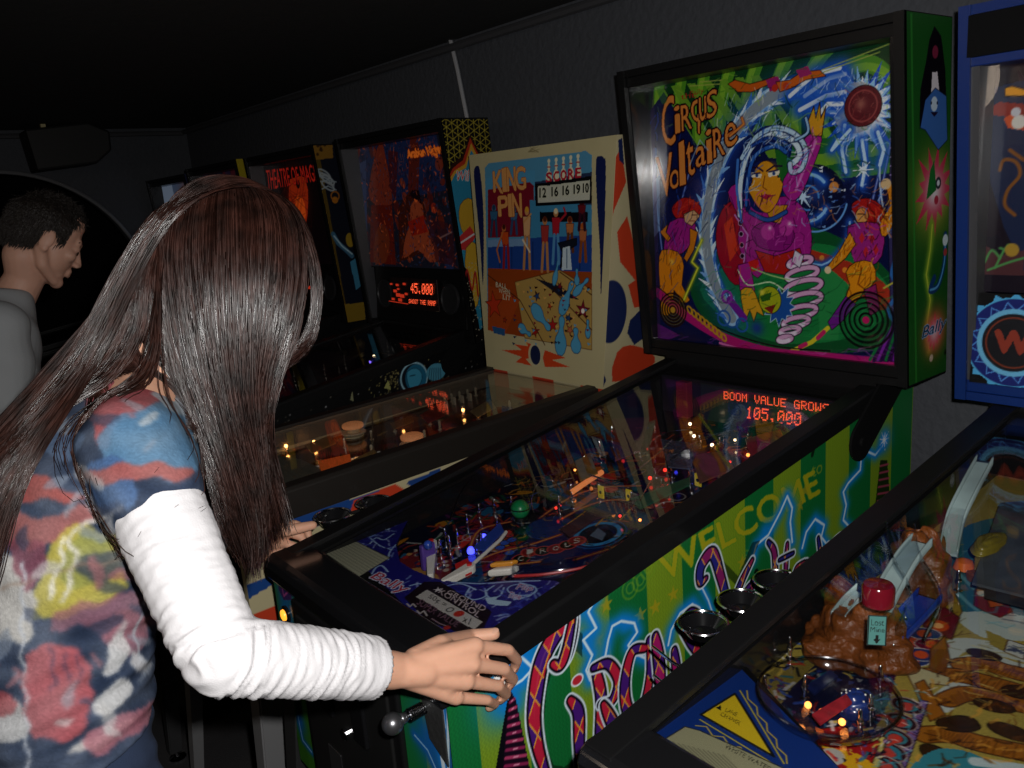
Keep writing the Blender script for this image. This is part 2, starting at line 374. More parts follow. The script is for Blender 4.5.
def cabinet(root, X, W, y0, L, h0, s, m, zb=.47, front_m=None):
    mb = MB(); T = .019
    for sx in (-1, 1):
        a = X+sx*W; mb.prism([(a, y0, zb), (a, L, zb), (a, L, zt(L, h0, s)), (a, y0+.0, h0)], (-sx*T, 0, 0), m)
    mb.box((X-W+T, y0, zb), (X+W-T, y0+T, h0), front_m or m); mb.box((X-W+T, L-T, zb), (X+W-T, L, zt(L, h0, s)), m); mb.box((X-W+T, y0+T, zb), (X+W-T, L-T, zb+.015), m)
    return mb.build('cabinet', m, root)
def rails(root, X, W, y0, L, h0, s, m=BLK, hgt=.030, wd=.036, out=.004, lockbar=True, low=.012):
    for sx in (-1, 1):
        pr = [(W+out,-low),(W+out,hgt-.006),(W+out-.004,hgt),(W-wd,hgt),(W-wd,hgt-.010),(W-.001,hgt-.010),(W-.001,-low)]
        ys = y0+.0; d = (0, L-ys, s*(L-ys))
        MB().prism([(X+sx*a, ys, h0+s*(ys-y0)+b) for a, b in pr], d).build('side_rail', m, root, bevel=.0015)
    if lockbar:
        mb = MB(); pr = [(y0-.010,-.012),(y0-.012,.014),(y0-.006,.028),(y0+.006,.034),(y0+.070,.036),(y0+.076,.030),(y0+.076,-.01)]
        mb.prism([(X-W-.005, a, h0+b) for a, b in pr], (2*W+.01, 0, 0)); mb.build('lockbar', BLK2 if m is BLK else m, root, bevel=.004)
def glasspane(root, X, W, y0, L, h0, s, z=.0205, name='top_glass', m=GLASS):
    w_ = W-.006; mb = MB(); a = y0+.072
    mb.prism([(X-w_, a, h0+s*(a-y0)+z-.004), (X+w_, a, h0+s*(a-y0)+z-.004), (X+w_, a, h0+s*(a-y0)+z), (X-w_, a, h0+s*(a-y0)+z)], (0, L-a, s*(L-a)))
    return mb.build(name, m, root)
def pfz(y, a=.845, s=.105): return a+s*y
def playfield(root, X, W, y0, L, base, step=.0026, a=.845, s=.105, label=None):
    w_ = W-.02
    MB().prism([(X-w_, y0+.03, pfz(y0+.03,a,s)-.014), (X+w_, y0+.03, pfz(y0+.03,a,s)-.014), (X+w_, y0+.03, pfz(y0+.03,a,s)-.001), (X-w_, y0+.03, pfz(y0+.03,a,s)-.001)], (0, L-y0-.05, s*(L-y0-.05))).build('playfield_board', WOOD, root)
    c = Canvas((X-w_, y0+.03, pfz(y0+.03,a,s)), (X+w_, y0+.03, pfz(y0+.03,a,s)), (X+w_, L-.03, pfz(L-.03,a,s)), (X-w_, L-.03, pfz(L-.03,a,s)), step, base)
    return c
def backbox(root, X, BW, yb, zb, ztp, m, L=1.30, over=.06, dep=.19, frame=.030, topb=.04, botb=.04, inner=None, back_in=.012, rec=.02, pm=BLK):
    """housing whose sides lean forward toward the top, with the printed glass set back inside"""
    mb = MB(); T = .016; yt = yb-over
    for sx in (-1, 1):
        a = X+sx*BW; mb.prism([(a, yb, zb), (a, L, zb), (a, yt+dep, ztp), (a, yt, ztp)], (-sx*T, 0, 0), m)
    mb.prism([(X-BW+T, yt, ztp), (X-BW+T, yt+dep, ztp), (X-BW+T, yt+dep, ztp-T), (X-BW+T, yt, ztp-T)], (2*(BW-T), 0, 0), pm)
    mb.prism([(X-BW+T, yb, zb), (X-BW+T, L, zb), (X-BW+T, L, zb+T), (X-BW+T, yb, zb+T)], (2*(BW-T), 0, 0), pm)
    mb.prism([(X-BW+T, L-.004, zb+T), (X-BW+T, L-.016, zb+T), (X-BW+T, yt+dep-.016, ztp-T), (X-BW+T, yt+dep-.004, ztp-T)], (2*(BW-T), 0, 0), pm)
    h = mb.build('backbox_housing', m, root)
    mb = MB(); yr = yb+rec
    mb.box((X-BW+T, yt+.01, ztp-topb), (X+BW-T, yr+.01, ztp-T)).build('top_rail', pm, root, bevel=.002)
    MB().box((X-BW+T, yb+.004, zb+T), (X+BW-T, yr+.01, zb+botb)).build('bottom_rail', pm, root, bevel=.002)
    for sx in (-1, 1):  # black lining of the recess
        a = X+sx*(BW-T); mb = MB(); lo = zb+botb; hi = ztp-topb
        f = lambda z: yb-over*(z-zb)/(ztp-zb)
        mb.prism([(a, f(lo)+.003, lo), (a, yr+.012, lo), (a, yr+.012, hi), (a, f(hi)+.003, hi)], (-sx*(frame-T), 0, 0)); mb.build('side_lining', inner or pm, root)
        mb = MB(); mb.prism([(X+sx*BW, yb-.004, zb), (X+sx*BW, yb+.004, zb), (X+sx*BW, yt+.004, ztp), (X+sx*BW, yt-.004, ztp)], (-sx*.020, 0, 0)); mb.build('edge_trim', pm, root)
    return (X-BW+frame, X+BW-frame, yr, zb+botb, ztp-topb)
def pedestal(root, X, W, y, L, zlo, zhi, m=BLK):
    MB().box((X-W, y, zlo), (X+W, L, zhi)).build('backbox_neck', m, root)
def hinge(root, X, W, sx=1, pts=None, m=MATTE):
    x = X+sx*(W+.003)
    c0 = np.array([1.065, .985]); c1 = np.array([1.21, 1.10]); r = .042
    d = (c1-c0)/np.linalg.norm(c1-c0); an0 = math.atan2(d[1], d[0]); q = [c0+r*np.array([math.cos(t), math.sin(t)]) for t in np.linspace(an0+math.pi/2, an0+3*math.pi/2, 12)]
    q += [c1+r*np.array([math.cos(t), math.sin(t)]) for t in np.linspace(an0-math.pi/2, an0+math.pi/2, 4)]
    MB().prism([(x, a, b) for a, b in q], (sx*.006, 0, 0)).lathe([(.012,0),(.010,.006)], (x+sx*.006, c0[0], c0[1]), (sx,0,0), 12).build('hinge_arm', m, root, bevel=.0015)
def post(c, h=.028, r=.0045):
    return [(r*1.4,0),(r*1.4,.003),(r*.7,.004),(r*.7,h*.4),(r,h*.45),(r,h*.6),(r*.6,h*.65),(r*.5,h),(r*.2,h+.002)]
def star_pts(q, r0, r1, n, ph=0.): return [(q[0]+(r0 if k%2 else r1)*math.cos(ph+math.pi*k/n), q[1]+(r0 if k%2 else r1)*math.sin(ph+math.pi*k/n)) for k in range(2*n)]
def coin_door(root, x0, x1, z0, z1, y, m=BLK):
    MB().box((x0, y-.010, z0), (x1, y, z1)).build('coin_door_frame', m, root, bevel=.004)
    d = MB().box((x0+.022, y-.015, z0+.022), (x1-.022, y-.009, z1-.022)).build('coin_door', mat('door_black', (.014,.014,.014), .28), root, bevel=.003)
    cx = (x0+x1)/2
    for k in (-1, 1):
        MB().box((cx+k*.06-.022, y-.022, z1-.17), (cx+k*.06+.022, y-.014, z1-.07)).build('coin_slot_bezel', BLK2, d, bevel=.003)
        MB().box((cx+k*.06-.024, y-.017, z0+.06), (cx+k*.06+.024, y-.0145, z0+.12)).build('coin_return_flap', STEEL, d, bevel=.002)
    MB().lathe([(.011,0),(.011,.006),(.008,.008)], (cx, y-.015, (z0+z1)/2), (0,-1,0), 14).build('door_lock', CHR, d)
def dmd_text(root, name, quad, w_dots, lines, plane, col=(1,.11,.03), es=2.6):
    pass
LED = mat('dmd_red_glow', (.3,.02,.01), .5, emit=(1, .10, .035), es=1.5)
LEDD = mat('dmd_dim_glow', (.15,.01,.01), .5, emit=(1, .06, .02), es=.35)
F57 = {'2':'0E11010204081F','3':'1F02040201110E','7':'1F010204080808','8':'0E11110E11110E','9':'0E11110F01020C','A':'0E11111F111111','B':'1E11111E11111E','C':'0E11101010110E','D':'1E11111111111E','E':'1F10101E10101F','G':'0E11101713110F','H':'1111111F111111','I':'0E04040404040E','K':'11121418141211','L':'1010101010101F','M':'111B1515111111','N':'11191513111111','O':'0E11111111110E','P':'1E11111E101010','R':'1E11111E141211','S':'0F10100E01011E','T':'1F040404040404','U':'1111111111110E','V':'111111110A0A04','W':'11111115151B11','Y':'11110A04040404',' ':'00000000000000',
 '0':'0E11131519110E','1':'040C040404040E','4':'02060A121F0202','5':'1F101E0101110E','6':'0608101E11110E',',':'00000000000C04','.':'0000000000000C'}
def dots_of(txt):
    out = []
    for i, ch in enumerate(txt):
        h = F57.get(ch, F57[' '])
        for r in range(7):
            b = int(h[2*r:2*r+2], 16)
            for k in range(5):
                if b >> (4-k) & 1: out.append((i*6+k, 6-r))
    return out
def dmd(root, txts, m, name='dot_matrix_lettering'):
    """txts: (text, quad bl br tr tl as 3D points)"""
    mb = MB()
    for txt, Q in txts:
        Q = [np.array(q) for q in Q]; n = len(txt)*6-1
        nrm = np.cross(Q[1]-Q[0], Q[3]-Q[0]); nrm /= np.linalg.norm(nrm)
        P = lambda a, b: (1-b)*((1-a)*Q[0]+a*Q[1])+b*((1-a)*Q[3]+a*Q[2])+nrm*.0015
        for i, j in dots_of(txt):
            a0, a1, b0, b1 = (i+.06)/n, (i+.94)/n, (j+.06)/7, (j+.94)/7
            mb.add([P(a0,b0), P(a1,b0), P(a1,b1), P(a0,b1)], [(0,1,2,3)], m)
    return mb.build(name, m, root)

# ================================================================== CIRCUS MACHINE (middle)
X0 = 0.0; W0 = .29
CV = empty('pinball_machine', (X0, .65, 0), 'green striped circus pinball machine the woman is playing, with a painted enchantress backglass', 'pinball machine', None)
GRN = mat('cabinet_green', (.02,.10,.03), .45)
cabinet(CV, X0, W0, 0, 1.30, .885, .153, BLK)
rails(CV, X0, W0, 0, 1.14, .885, .153)
glasspane(CV, X0, W0, 0, 1.14, .885, .153)
legs(CV, X0, W0, 0, 1.30)
pedestal(CV, X0, W0, 1.135, 1.30, 1.05, 1.10)
hinge(CV, X0, W0)
# --- side art
c = Canvas((W0, 0, .472), (W0, 1.30, .472), (W0, 1.30, zt(1.30)), (W0, 0, .885), .0017, '1f7a34')
k = 0; U = c.P[...,0]
band = np.floor((U+.042)/.0893).astype(int)
rr = rng.rand(*U.shape)
c.img[band % 2 == 1] = hx('7d9c22'); c.img[band % 2 == 0] = hx('137035')
tex = (np.sin(U*900+np.sin(c.P[...,1]*700)*1.5)*.5+.5)*.10+rr*.05
c.img *= (1.03-tex)[..., None]
# ornaments, stars and WELCOME
for q in ((640,580),(630,588),(648,568),(745,560)): c.ring(q, .018, .004, '6f9a26', a=.55); c.ring(q, .009, .003, '88a82c', a=.5)
c.text('WELCOME', [(663,583),(820,493),(814,470),(656,556)], 'a9a41c', line='a9a41c', lw=1, line2='3f8a24', lw2=2, a=.9)
c.text('to', [(812,478),(822,472),(822,462),(811,467)], '93a024', a=.7)
for x, y in ((655,607),(673,594),(597,640),(577,633),(606,605),(740,580),(742,562),(800,505),(640,615),(575,650),(660,640),(805,490)): 
    q = c.px([(x, y)])[0]; c.poly(star_pts(q, .006, .016, 5, .3), 'b09b1c', px=False, a=.75)
# blue storm glows
for q, r in (((512,640),.05),((508,670),.055),((505,700),.045),((530,635),.045),((552,622),.04),((575,615),.03),((590,640),.025),((625,625),.02),((690,610),.02),((765,530),.02),((818,530),.02)): c.dot(q, r, '0a7fd6', soft=1, a=.9)
def bolt(pts, w_=.0045, gw=.016, g='1184e0'): c.stroke(pts, w_, 'd8f2ff', glow=g, gw=gw)
bolt('540,612 525,633 519,655 533,668 522,680 505,690 512,704'); bolt('500,660 515,650 524,640'); bolt('596,598 588,612 596,628 583,640 592,655 586,670 590,680')
bolt('604,662 608,640 612,626 621,621 634,623 637,632 628,645 632,652 645,658'); bolt('668,645 671,630 680,613 692,604 700,612')
bolt('702,588 708,600 712,612', .003, .01); bolt('752,560 756,545 768,535 780,512 787,496 792,508 790,522 792,542', .005); bolt('802,548 806,532 815,519 824,525 821,537 828,546', .005)
bolt('882,446 875,455 866,451 861,458 860,470 848,483 843,492 846,505 843,520 852,530', .005, .014); bolt('700,632 690,640 705,640', .003, .01)
c.dot((884,440), .034, '1378d8', soft=1, a=1.); c.dot((884,440), .016, '4fb4ff', soft=1); c.burst((884,440), .004, .026, 9, 'eaf6ff', seed=3)
# towers
c.poly('880,460 887,460 892,530 872,530', '06140a', a=.8)
for i in range(9): c.stroke([(880-i*.6, 466+i*7),(888+i*.3, 464+i*7)], .0045, 'a04058')
c.poly('507,700 511,700 530,800 490,800', '0b0a12'); c.poly('509,688 516,700 536,800 500,800', '1a0a1c')
for i in range(13): 
    y = 702+i*8; h = 2+i*.95; c.stroke([(512-h+i*.3, y),(512+h+i*.7, y-3)], .0052, 'b23c66' if i % 2 else '8a2450'); c.stroke([(512-h*.3+i*.6, y-1),(512+h*.2+i*.6, y-2)], .002, 'f0a0bc')
# the title letters
cvc = dict(line='0a0612', lw=2, line2='e8f4ff', lw2=4, col2=('2a1c6a', .055))
def L_(ch, q, c1='b81c58', **k): d = dict(cvc); d.update(k); c.text(ch, [tuple(map(float, z.split(','))) for z in q.split()], c1, **d)
for dx, a in ((5, .55),):
    for ch, q in (('C','536,800 581,778 583,620 536,645'),('V','716,605 762,572 760,540 706,556')): c.text(ch, [tuple(map(float, z.split(','))) for z in q.split()], '04140a', a=a)
# C drawn as a hooked brush stroke
def fatline(pts, w0, w1, col, n=8):
    Q = crom(c.px(pts), n); N = len(Q)
    m = c._sub(Q, max(w0, w1)+.01)
    P = c.P[m]; best = np.full(len(P), 9.)
    for i in range(N-1):
        a, b = Q[i], Q[i+1]; ab = b-a; t = np.clip(((P-a)@ab)/(ab@ab+1e-12), 0, 1); f = (i+t)/(N-1); ww = (w0+(w1-w0)*np.sin(f*math.pi))
        best = np.minimum(best, np.linalg.norm(P-(a+t[:,None]*ab), axis=1)-ww/2)
    return m, P, best
def letter(pts, w0, w1, c1='c4213f', c2='4a1c7c', rim=.004):
    m, P, d = fatline(pts, w0, w1, None)
    def al(off): return np.clip((off-d)/c.step+.5, 0, 1)
    c._mix(m, al(rim*1.9), 'dfeefc'); c._mix(m, al(rim), '08040e')
    k = ((np.floor((P[:,0]*1.0+P[:,1]*.55)/.034)+np.floor((P[:,0]*1.0-P[:,1]*.55)/.034)) % 2 == 0)
    base = np.where(k[:,None], np.array(hx(c1)), np.array(hx(c2))); A = al(0)[:,None]; c.img[m] = c.img[m]*(1-A)+base*A
    g = np.abs(((P[:,0]+P[:,1]*.55)/.034) % 1-.5) > .46; g |= np.abs(((P[:,0]-P[:,1]*.55)/.034) % 1-.5) > .46
    c._mix(m, al(-.001)*g, 'e8a030'); c._mix(m, np.clip((-d-.010)/.004, 0, 1)*.25, 'ff9ab0')
letter('561,668 568,655 572,632 570,618 555,635 542,660 536,690 534,720 538,748 546,775 552,800', .004, .026); letter('572,620 566,650 560,665 553,664', .010, .016)
letter('570,700 578,712 579,740 580,778', .010, .020); c.dot((577,680), .012, 'c42838', line='eaf4ff', lw=.003, ry=.009)
letter('595,668 601,700 598,748', .012, .020); letter('593,668 608,664 618,680 612,700 600,704', .008, .016); letter('603,704 612,722 622,742', .008, .020)
letter('645,648 632,652 625,680 626,705 634,718 644,704 650,672 649,640', .010, .020)
letter('655,636 659,665 661,705', .012, .024, 'b01c6c'); letter('674,650 676,668 678,690', .010, .018, 'b01c6c'); letter('660,706 670,700 677,684', .008, .014, 'b01c6c')
letter('697,612 690,612 683,624 690,640 697,652 694,664 684,668', .006, .018)
V2 = dict(c1='8c2468', c2='2e2c88')
letter('706,578 700,582 701,566 712,553 720,575 728,608 722,612', .006, .020, **V2); letter('752,560 742,580 734,600 728,612', .006, .014, 'a02c58', '3a2c80')
letter('740,600 746,590 752,584 750,596', .004, .008, 'a02c58'); letter('768,542 774,552 775,575 774,590', .006, .013, **V2); letter('787,544 786,560 785,582', .006, .010, **V2); letter('779,560 793,553', .004, .006, **V2)
letter('804,562 796,568 794,580 802,578 806,562 806,580', .005, .007, 'a02c50'); letter('818,538 820,552 822,566', .005, .008, **V2); letter('828,545 831,560', .005, .008, **V2); letter('829,546 840,536 846,540', .004, .006, 'a02c50'); letter('848,545 858,535 852,528 846,545 858,550', .004, .006, 'a02c50')
# scratches
for p in ('815,400 811,420 816,445','812,405 818,430 812,455'): c.stroke(p, .010, '0c120c', a=.8)
for x, y in ((756,572),(764,582),(789,572),(770,594),(638,708)): c.dot((x, y), .007, '0a1a10')
c.build('side_art', PAINT, CV)
c2 = Canvas((-W0, 1.30, .472), (-W0, 0, .472), (-W0, 0, .885), (-W0, 1.30, zt(1.30)), .006, '137035'); U = c2.P[...,0]; c2.img[np.floor(U/.0893).astype(int) % 2 == 1] = hx('7d9c22'); c2.build('side_art', PAINT, CV)
# --- front art
c = Canvas((-W0, 0, .475), (W0, 0, .475), (W0, 0, .885), (-W0, 0, .885), .0016, '1a6a30')
U = c.P[...,0]; band = np.floor(U/.085).astype(int); c.img[band % 2 == 0] = hx('6f9420'); c.img[band % 2 == 1] = hx('187538')
m = U < .10; c.img[m] = hx('38701e')
for q, r in (((285,590),.045),((287,615),.04),((430,740),.05),((445,720),.05),((446,760),.05),((300,720),.03)): c.dot(q, r, '1560b0', soft=1, a=.95)
c.poly('278,578 283,572 291,580 292,600 284,600 279,590', '3c2a60'); c.stroke('281,580 284,596 290,590', .004, 'a04888'); c.stroke('278,575 292,586', .003, '9cd8ff', glow='1b7ad0', gw=.008)
c.stroke('441,702 444,725 441,745 444,768', .010, 'e8f6ff', glow='1c8ae8', gw=.012); c.stroke('448,705 449,790', .006, 'd8eefa')
c.stroke('296,700 299,720 303,740 312,752', .003, '9cd0f0', glow='1560b0', gw=.01); c.stroke('415,735 428,750 436,768', .003, '9cd0f0', glow='1560b0', gw=.012)
c.build('front_art', PAINT, CV)
coin_door(CV, -.195, .165, .50, .865, 0)
sb = MB().lathe([(.017,0),(.017,.004),(.013,.006)], (-.245, -.0005, .812), (0,-1,0), 20).build('start_button', BLK2, CV, smooth=True)
MB().lathe([(.011,0),(.010,.004),(.004,.006)], (-.245, -.0065, .812), (0,-1,0), 18).build('button_lens', mat('amber_lens', (.9,.35,.03), .3, emit=(1,.35,.03), es=1.6), sb, smooth=True)
for sx in (-1, 1):
    b = MB().lathe([(.016,0),(.016,.004),(.012,.006)], (sx*W0, .097, .874), (sx,0,0), 20).build('flipper_button', mat('white_plastic', (.8,.8,.78), .35), CV, smooth=True)
# plunger
pl = MB().prism([(.228,-.004,.868),(.284,-.004,.868),(.284,-.004,.775),(.240,-.004,.800)], (0,.003,0)).build('plunger_housing', mat('housing_steel', (.10,.10,.10), .4, .7, bump=.2, bs=120), CV, bevel=.003)
px_, pz_ = .236, .848
MB().lathe([(.005,0),(.005,.045)], (px_, -.045, pz_), (0,1,0), 12).build('plunger_rod', CHR, pl, smooth=True)
sp = [(px_+.0085*math.cos(t), -.030+t*.0005, pz_+.0085*math.sin(t)) for t in np.linspace(0, 2*math.pi*8, 100)]
MB().tube(sp, .0014, 5).build('plunger_spring', CHR, pl, smooth=True)
MB().sphere((px_, -.056, pz_), .0155, 20).lathe([(.009,0),(.007,.012)], (px_,-.046,pz_), (0,1,0), 12).build('plunger_knob', mat('silver_knob', (.30,.30,.32), .3, .9), pl, smooth='all')
# --- backbox
bx0, bx1, byr, bz0, bz1 = backbox(CV, X0, .36, 1.132, 1.096, 1.817, BLK, inner=BLK2)
c = Canvas((.36, 1.134, 1.10), (.36, 1.299, 1.10), (.36, 1.259, 1.815), (.36, 1.078, 1.815), .0016, '1c5a20')
U = c.P[...,0]; c.img *= (1-.12*rng.rand(*U.shape))[..., None]
c.dot((933,195), .085, 'c8b832', soft=1, a=.9)
c.burst((934,190), .045, .088, 13, 'c22646', seed=5); c.dot((934,190), .052, 'e89aa4', soft=1, a=.95); c.dot((934,192), .028, 'f0e8ee', soft=1)
c.poly('929,40 934,26 941,36 945,70 946,100 925,110 919,130 920,90 926,60', '0a0610'); c.dot((935,52), .012, '7c2440'); c.poly('932,72 937,72 939,92 931,92', 'e8e0e8')
c.poly('925,100 935,88 946,96 947,140 938,150 925,130 920,128', '3c6cb8', line='0b0b20'); c.dot((934,104), .014, 'cfe4f8'); c.dot((931,103), .003, '101030'); c.dot((937,103), .003, '101030'); c.poly('930,112 938,112 934,117', '201030')
c.poly('930,170 934,160 936,190 926,200', '207030'); c.dot((938,183), .012, '30303c'); c.dot((938,183), .006, 'e8eef8'); c.dot((936,200), .009, 'b83048')
c.stroke('932,225 930,250 926,275 930,300 926,330 929,350', .004, 'c8d848', glow='88b030', gw=.012)
c.stroke('945,235 944,262 938,285 930,290 934,278', .016, '123a70', smooth=5); c.stroke('945,235 944,262 938,285 930,290', .005, '58a8e0', smooth=5); c.dot((945,240), .012, 'd8e8f0'); c.dot((945,252), .008, 'b04040')
c.dot((934,332), .05, 'd87830', soft=1); c.dot((934,332), .038, 'e8404c', soft=1); c.burst((934,332), .022, .042, 12, 'd8303c', seed=9); c.dot((934,332), .026, 'f0c4cc', soft=1)
c.text('Bally', [(922,342),(947,330),(946,316),(921,328)], '0a1030', line='86b8ea', lw=1, shear=.35); c.dot((931,358), .008, 'd0b8a0'); c.dot((945,352), .006, '10200e')
c.stroke([(911,15),(916,386)], .007, '2e8230', a=.8)
c.build('side_art', PAINT, CV)
c = Canvas((-.36, 1.299, 1.10), (-.36, 1.134, 1.10), (-.36, 1.078, 1.815), (-.36, 1.259, 1.815), .006, '1c5a20'); c.build('side_art', PAINT, CV)
# --- translite painting
c = Canvas((bx0, byr, bz0), (bx1, byr, bz0), (bx1, byr, bz1), (bx0, byr, bz1), .0016, '0d1440')
P = c.P; hub = c.px([(860,110)])[0]; D = np.hypot(P[...,0]-hub[0], (P[...,1]-hub[1])); AN = np.arctan2(P[...,1]-hub[1], P[...,0]-hub[0])
sk = c.px('640,70 915,30 915,150 800,175 760,130 700,190 690,140 645,120'); m = c.inside(P.reshape(-1,2), sk).reshape(P.shape[:2])
rings_ = (np.sin(D*95+.6*np.sin(AN*3)) > .0)
c.img[m] = hx('0e3a1c'); c.img[m & rings_] = hx('4f8f22'); mm = m & rings_ & (np.sin(D*95) > .75); c.img[mm] = hx('7cb02c')
# diagonal rays at top left
for i in range(7): a = 655+i*16; c.poly([(a,88-i*2),(a+8,87-i*2),(a+46+i*4,150+i*2),(a+34+i*4,150+i*2)], '6a9c28', a=.95)
c.poly('645,118 664,92 700,150 745,120 770,95 700,240 700,330 650,330', '0f1646'); 
c.poly('775,150 900,120 905,178 780,185', '1d6426'); c.poly('800,158 905,138 905,150 795,172', '6fa028'); c.poly('790,178 905,160 905,170 790,188', '4c8a26')
# night sky on right with beams
c.poly('770,185 905,172 908,360 770,270', '0c1440'); 
for a, b in (((895,120),(872,240)),((905,150),(890,300)),((880,170),(868,220)),((655,190),(668,300)),((690,170),(678,215))): c.stroke([a, b], .006, '2c4ab0', a=.8); c.stroke([a, b], .002, 'a8b8e0', a=.8)
# ring floor
c.poly('690,285 730,240 800,225 870,255 906,300 906,340 860,352 780,350 720,335', '105028', smooth=5); c.poly('700,290 760,250 830,245 880,275 890,310 840,340 760,338', '1a7a3c', smooth=5)
c.poly('815,250 850,265 838,340 820,340', '2c8c48', a=.7); c.poly('770,240 850,262 890,290 880,310 820,262 770,252', 'a8301c', smooth=4)
for x, y in ((800,250),(822,258),(845,270),(866,282)): c.dot((x, y), .006, 'e88a28')
# white comet arc from the ball to the floor
arc_ = '842,84 815,84 780,92 752,112 730,140 716,170 708,205 706,240 712,275 722,300 732,318'
c.stroke(arc_, .052, '1b50c0', smooth=6, a=.5, glow='2458c8', gw=.045); c.stroke(arc_, .040, '9cc8f0', smooth=6); c.stroke(arc_, .026, '8a98a4', smooth=6)
Q = crom(c.px(arc_), 6)
for i in range(2, len(Q)-2, 2):
    t_ = Q[i+1]-Q[i]; t_ = t_/np.linalg.norm(t_); n_ = np.array([-t_[1], t_[0]]); 
    
    for sg in (-1, 1):
        h_ = .022+.020*random.random(); sl_ = .018+.03*random.random(); c.poly([Q[i]+n_*sg*.014-t_*.010, Q[i]+n_*sg*.014+t_*.012, Q[i]+n_*sg*h_-t_*sl_], random.choice(['d6ecfa','7cb0ec','3c74d0','e8f4fc']), px=False)
# left edge blue beams
c.stroke('655,150 654,230', .012, '3c70c8', a=.7); c.poly('650,185 660,175 660,230 652,240', '88b4e0', a=.6)
# the ball and its burst
for r0, r1, n, col, sd in ((.052,.100,22,'1a50c8',3),(.046,.085,22,'9cd0f8',4),(.042,.068,20,'f2f6fa',6)): c.burst((862,110), r0, r1, n, col, seed=sd)
c.dot((856,108), .050, 'b8b4b0'); c.dot((863,106), .040, '5c1420', line='20060c'); c.ring((863,106), .030, .004, '842a30'); c.dot((861,104), .013, '9a4a48', soft=1); c.ring((861,105), .010, .003, 'b06a64')
for pts in ('845,125 842,150 846,172','862,140 866,165 862,185','878,132 884,150 880,165','850,130 832,150 838,140','835,100 812,110 835,112'): c.stroke(pts, .007, 'bfe0fa', glow='1c58c8', gw=.014)
for pts in ('805,96 830,78 845,74','800,110 826,96 845,92','790,96 815,74 840,68','812,122 828,104 842,104'): c.stroke(pts, .009, 'e4eef8', glow='1c58c8', gw=.02)
c.burst((863,170), .005, .022, 8, 'e8f4ff', seed=2); c.stroke('880,160 880,185 884,215', .003, 'bcd8f4')
# flying acrobats in orange at the top
c.poly('728,84 738,92 752,92 770,84 775,76 765,80 750,84 735,80', 'c85a18', line='1a0a06'); c.poly('766,80 778,76 782,86 770,92', '9a2068'); c.poly('776,82 790,80 802,72 820,70 826,76 806,80 792,88 780,92', 'd0601c', line='1a0a06'); c.dot((775,88), .008, 'c03020'); c.dot((786,86), .008, 'c04020'); c.poly('796,70 808,66 812,74 800,78', 'a02868')
for pts in ('720,84 690,86','822,70 905,38','824,72 880,52','700,82 722,80'): c.stroke(pts, .002, 'a8b050')
# galaxy swirl
c.dot((812,195), .075, '0a1030', ry=.065); c.dot((815,192), .03, '223880', soft=1)
c.ring((808,198), .050, .007, '88c0f4', a0=40, a1=330, glow='1c58c8', gw=.012); c.ring((808,198), .026, .004, '4a90e0', a0=0, a1=280); c.ring((815,200), .075, .004, '6aa8ec', a0=200, a1=350, ry=.068)
c.burst((803,197), .006, .026, 7, 'c8e4ff', seed=8); c.dot((834,187), .011, 'd88a40'); 
for i in range(26):
    a = random.random()*6.28; r = .03+.05*random.random(); q = c.px([(814,196)])[0]; p = (q[0]+r*math.cos(a), q[1]+r*math.sin(a)); c.poly([(p[0]-.006,p[1]), (p[0]+.004,p[1]+.003), (p[0]+.003,p[1]-.003)], random.choice(['e0e8f4','7098d0','c88a50','384878']), px=False)
c.stroke('795,255 822,265 845,245 850,222', .004, '8cc0f0', glow='2050b0', gw=.01, smooth=4)
# towers
c.poly('893,115 897,112 905,175 903,360 892,360 888,210 891,150', '34305c', line='0a0820')
for i in range(8): c.stroke([(890.5,130+i*9),(902,127+i*9)], .003, '9a86c0')
c.poly('895,108 898,108 901,135 892,137', 'bab0d0')
# enchantress: cloak, arms, bodice, face, hair
c.poly('722,210 735,200 752,205 750,270 735,285 720,262 716,235', '9c1028', line='14060e', smooth=3); c.poly('724,225 732,215 738,250 730,262', 'd03820')
c.poly('728,192 745,182 766,200 788,196 806,212 812,240 806,265 785,270 770,262 758,278 745,262 738,240 740,220', 'a01c84', line='16061c', smooth=3)
c.poly('790,200 800,196 812,170 822,140 815,132 802,142 792,165 782,185', 'a8208c', line='16061c', smooth=3); c.stroke('796,190 806,165 816,142', .006, 'd46cc0')
c.poly('812,136 808,122 814,106 816,118 820,102 821,118 826,106 824,122 822,136', 'd89820', line='1c0c06', lw=.002)
c.poly('752,230 765,222 785,225 795,235 786,250 768,250 756,244', '8a1478', line='16061c', smooth=3); c.dot((786,228), .018, 'b83098'); c.dot((768,232), .018, 'b83098'); c.dot((790,224), .006, 'f0c0e0', soft=1); c.dot((770,228), .005, 'f0c0e0', soft=1)
c.poly('755,250 775,256 800,248 804,262 785,275 765,272', 'b02018', line='16061c'); c.poly('765,205 788,205 780,224 770,220', 'c88a1c', line='1a0c08')
c.stroke('735,215 748,235 744,262', .004, 'c07cc8'); 
for i in range(5): c.dot((740+i*.6, 212+i*11), .006, '20081c', line='c8a8d0', lw=.0015)
c.poly('738,265 750,262 755,290 748,300 740,290', 'a8208c', line='16061c')
c.poly('741,290 752,288 758,300 764,316 757,312 754,322 750,310 746,320 743,308', 'd8a020', line='1c0c06', smooth=2)
c.dot((762,187), .045, '0e1c58', ry=.058); c.poly('740,200 738,165 744,142 760,128 780,126 792,138 790,158 782,150 770,148 756,156 750,175 752,200 748,212', '0e1c58', smooth=4)
c.dot((765,182), .034, 'd8901c', ry=.047, line='1c0a08', rot=-.08); c.dot((758,186), .014, 'f0b838', soft=1, a=.8); c.dot((772,170), .014, 'e0a028', soft=1)
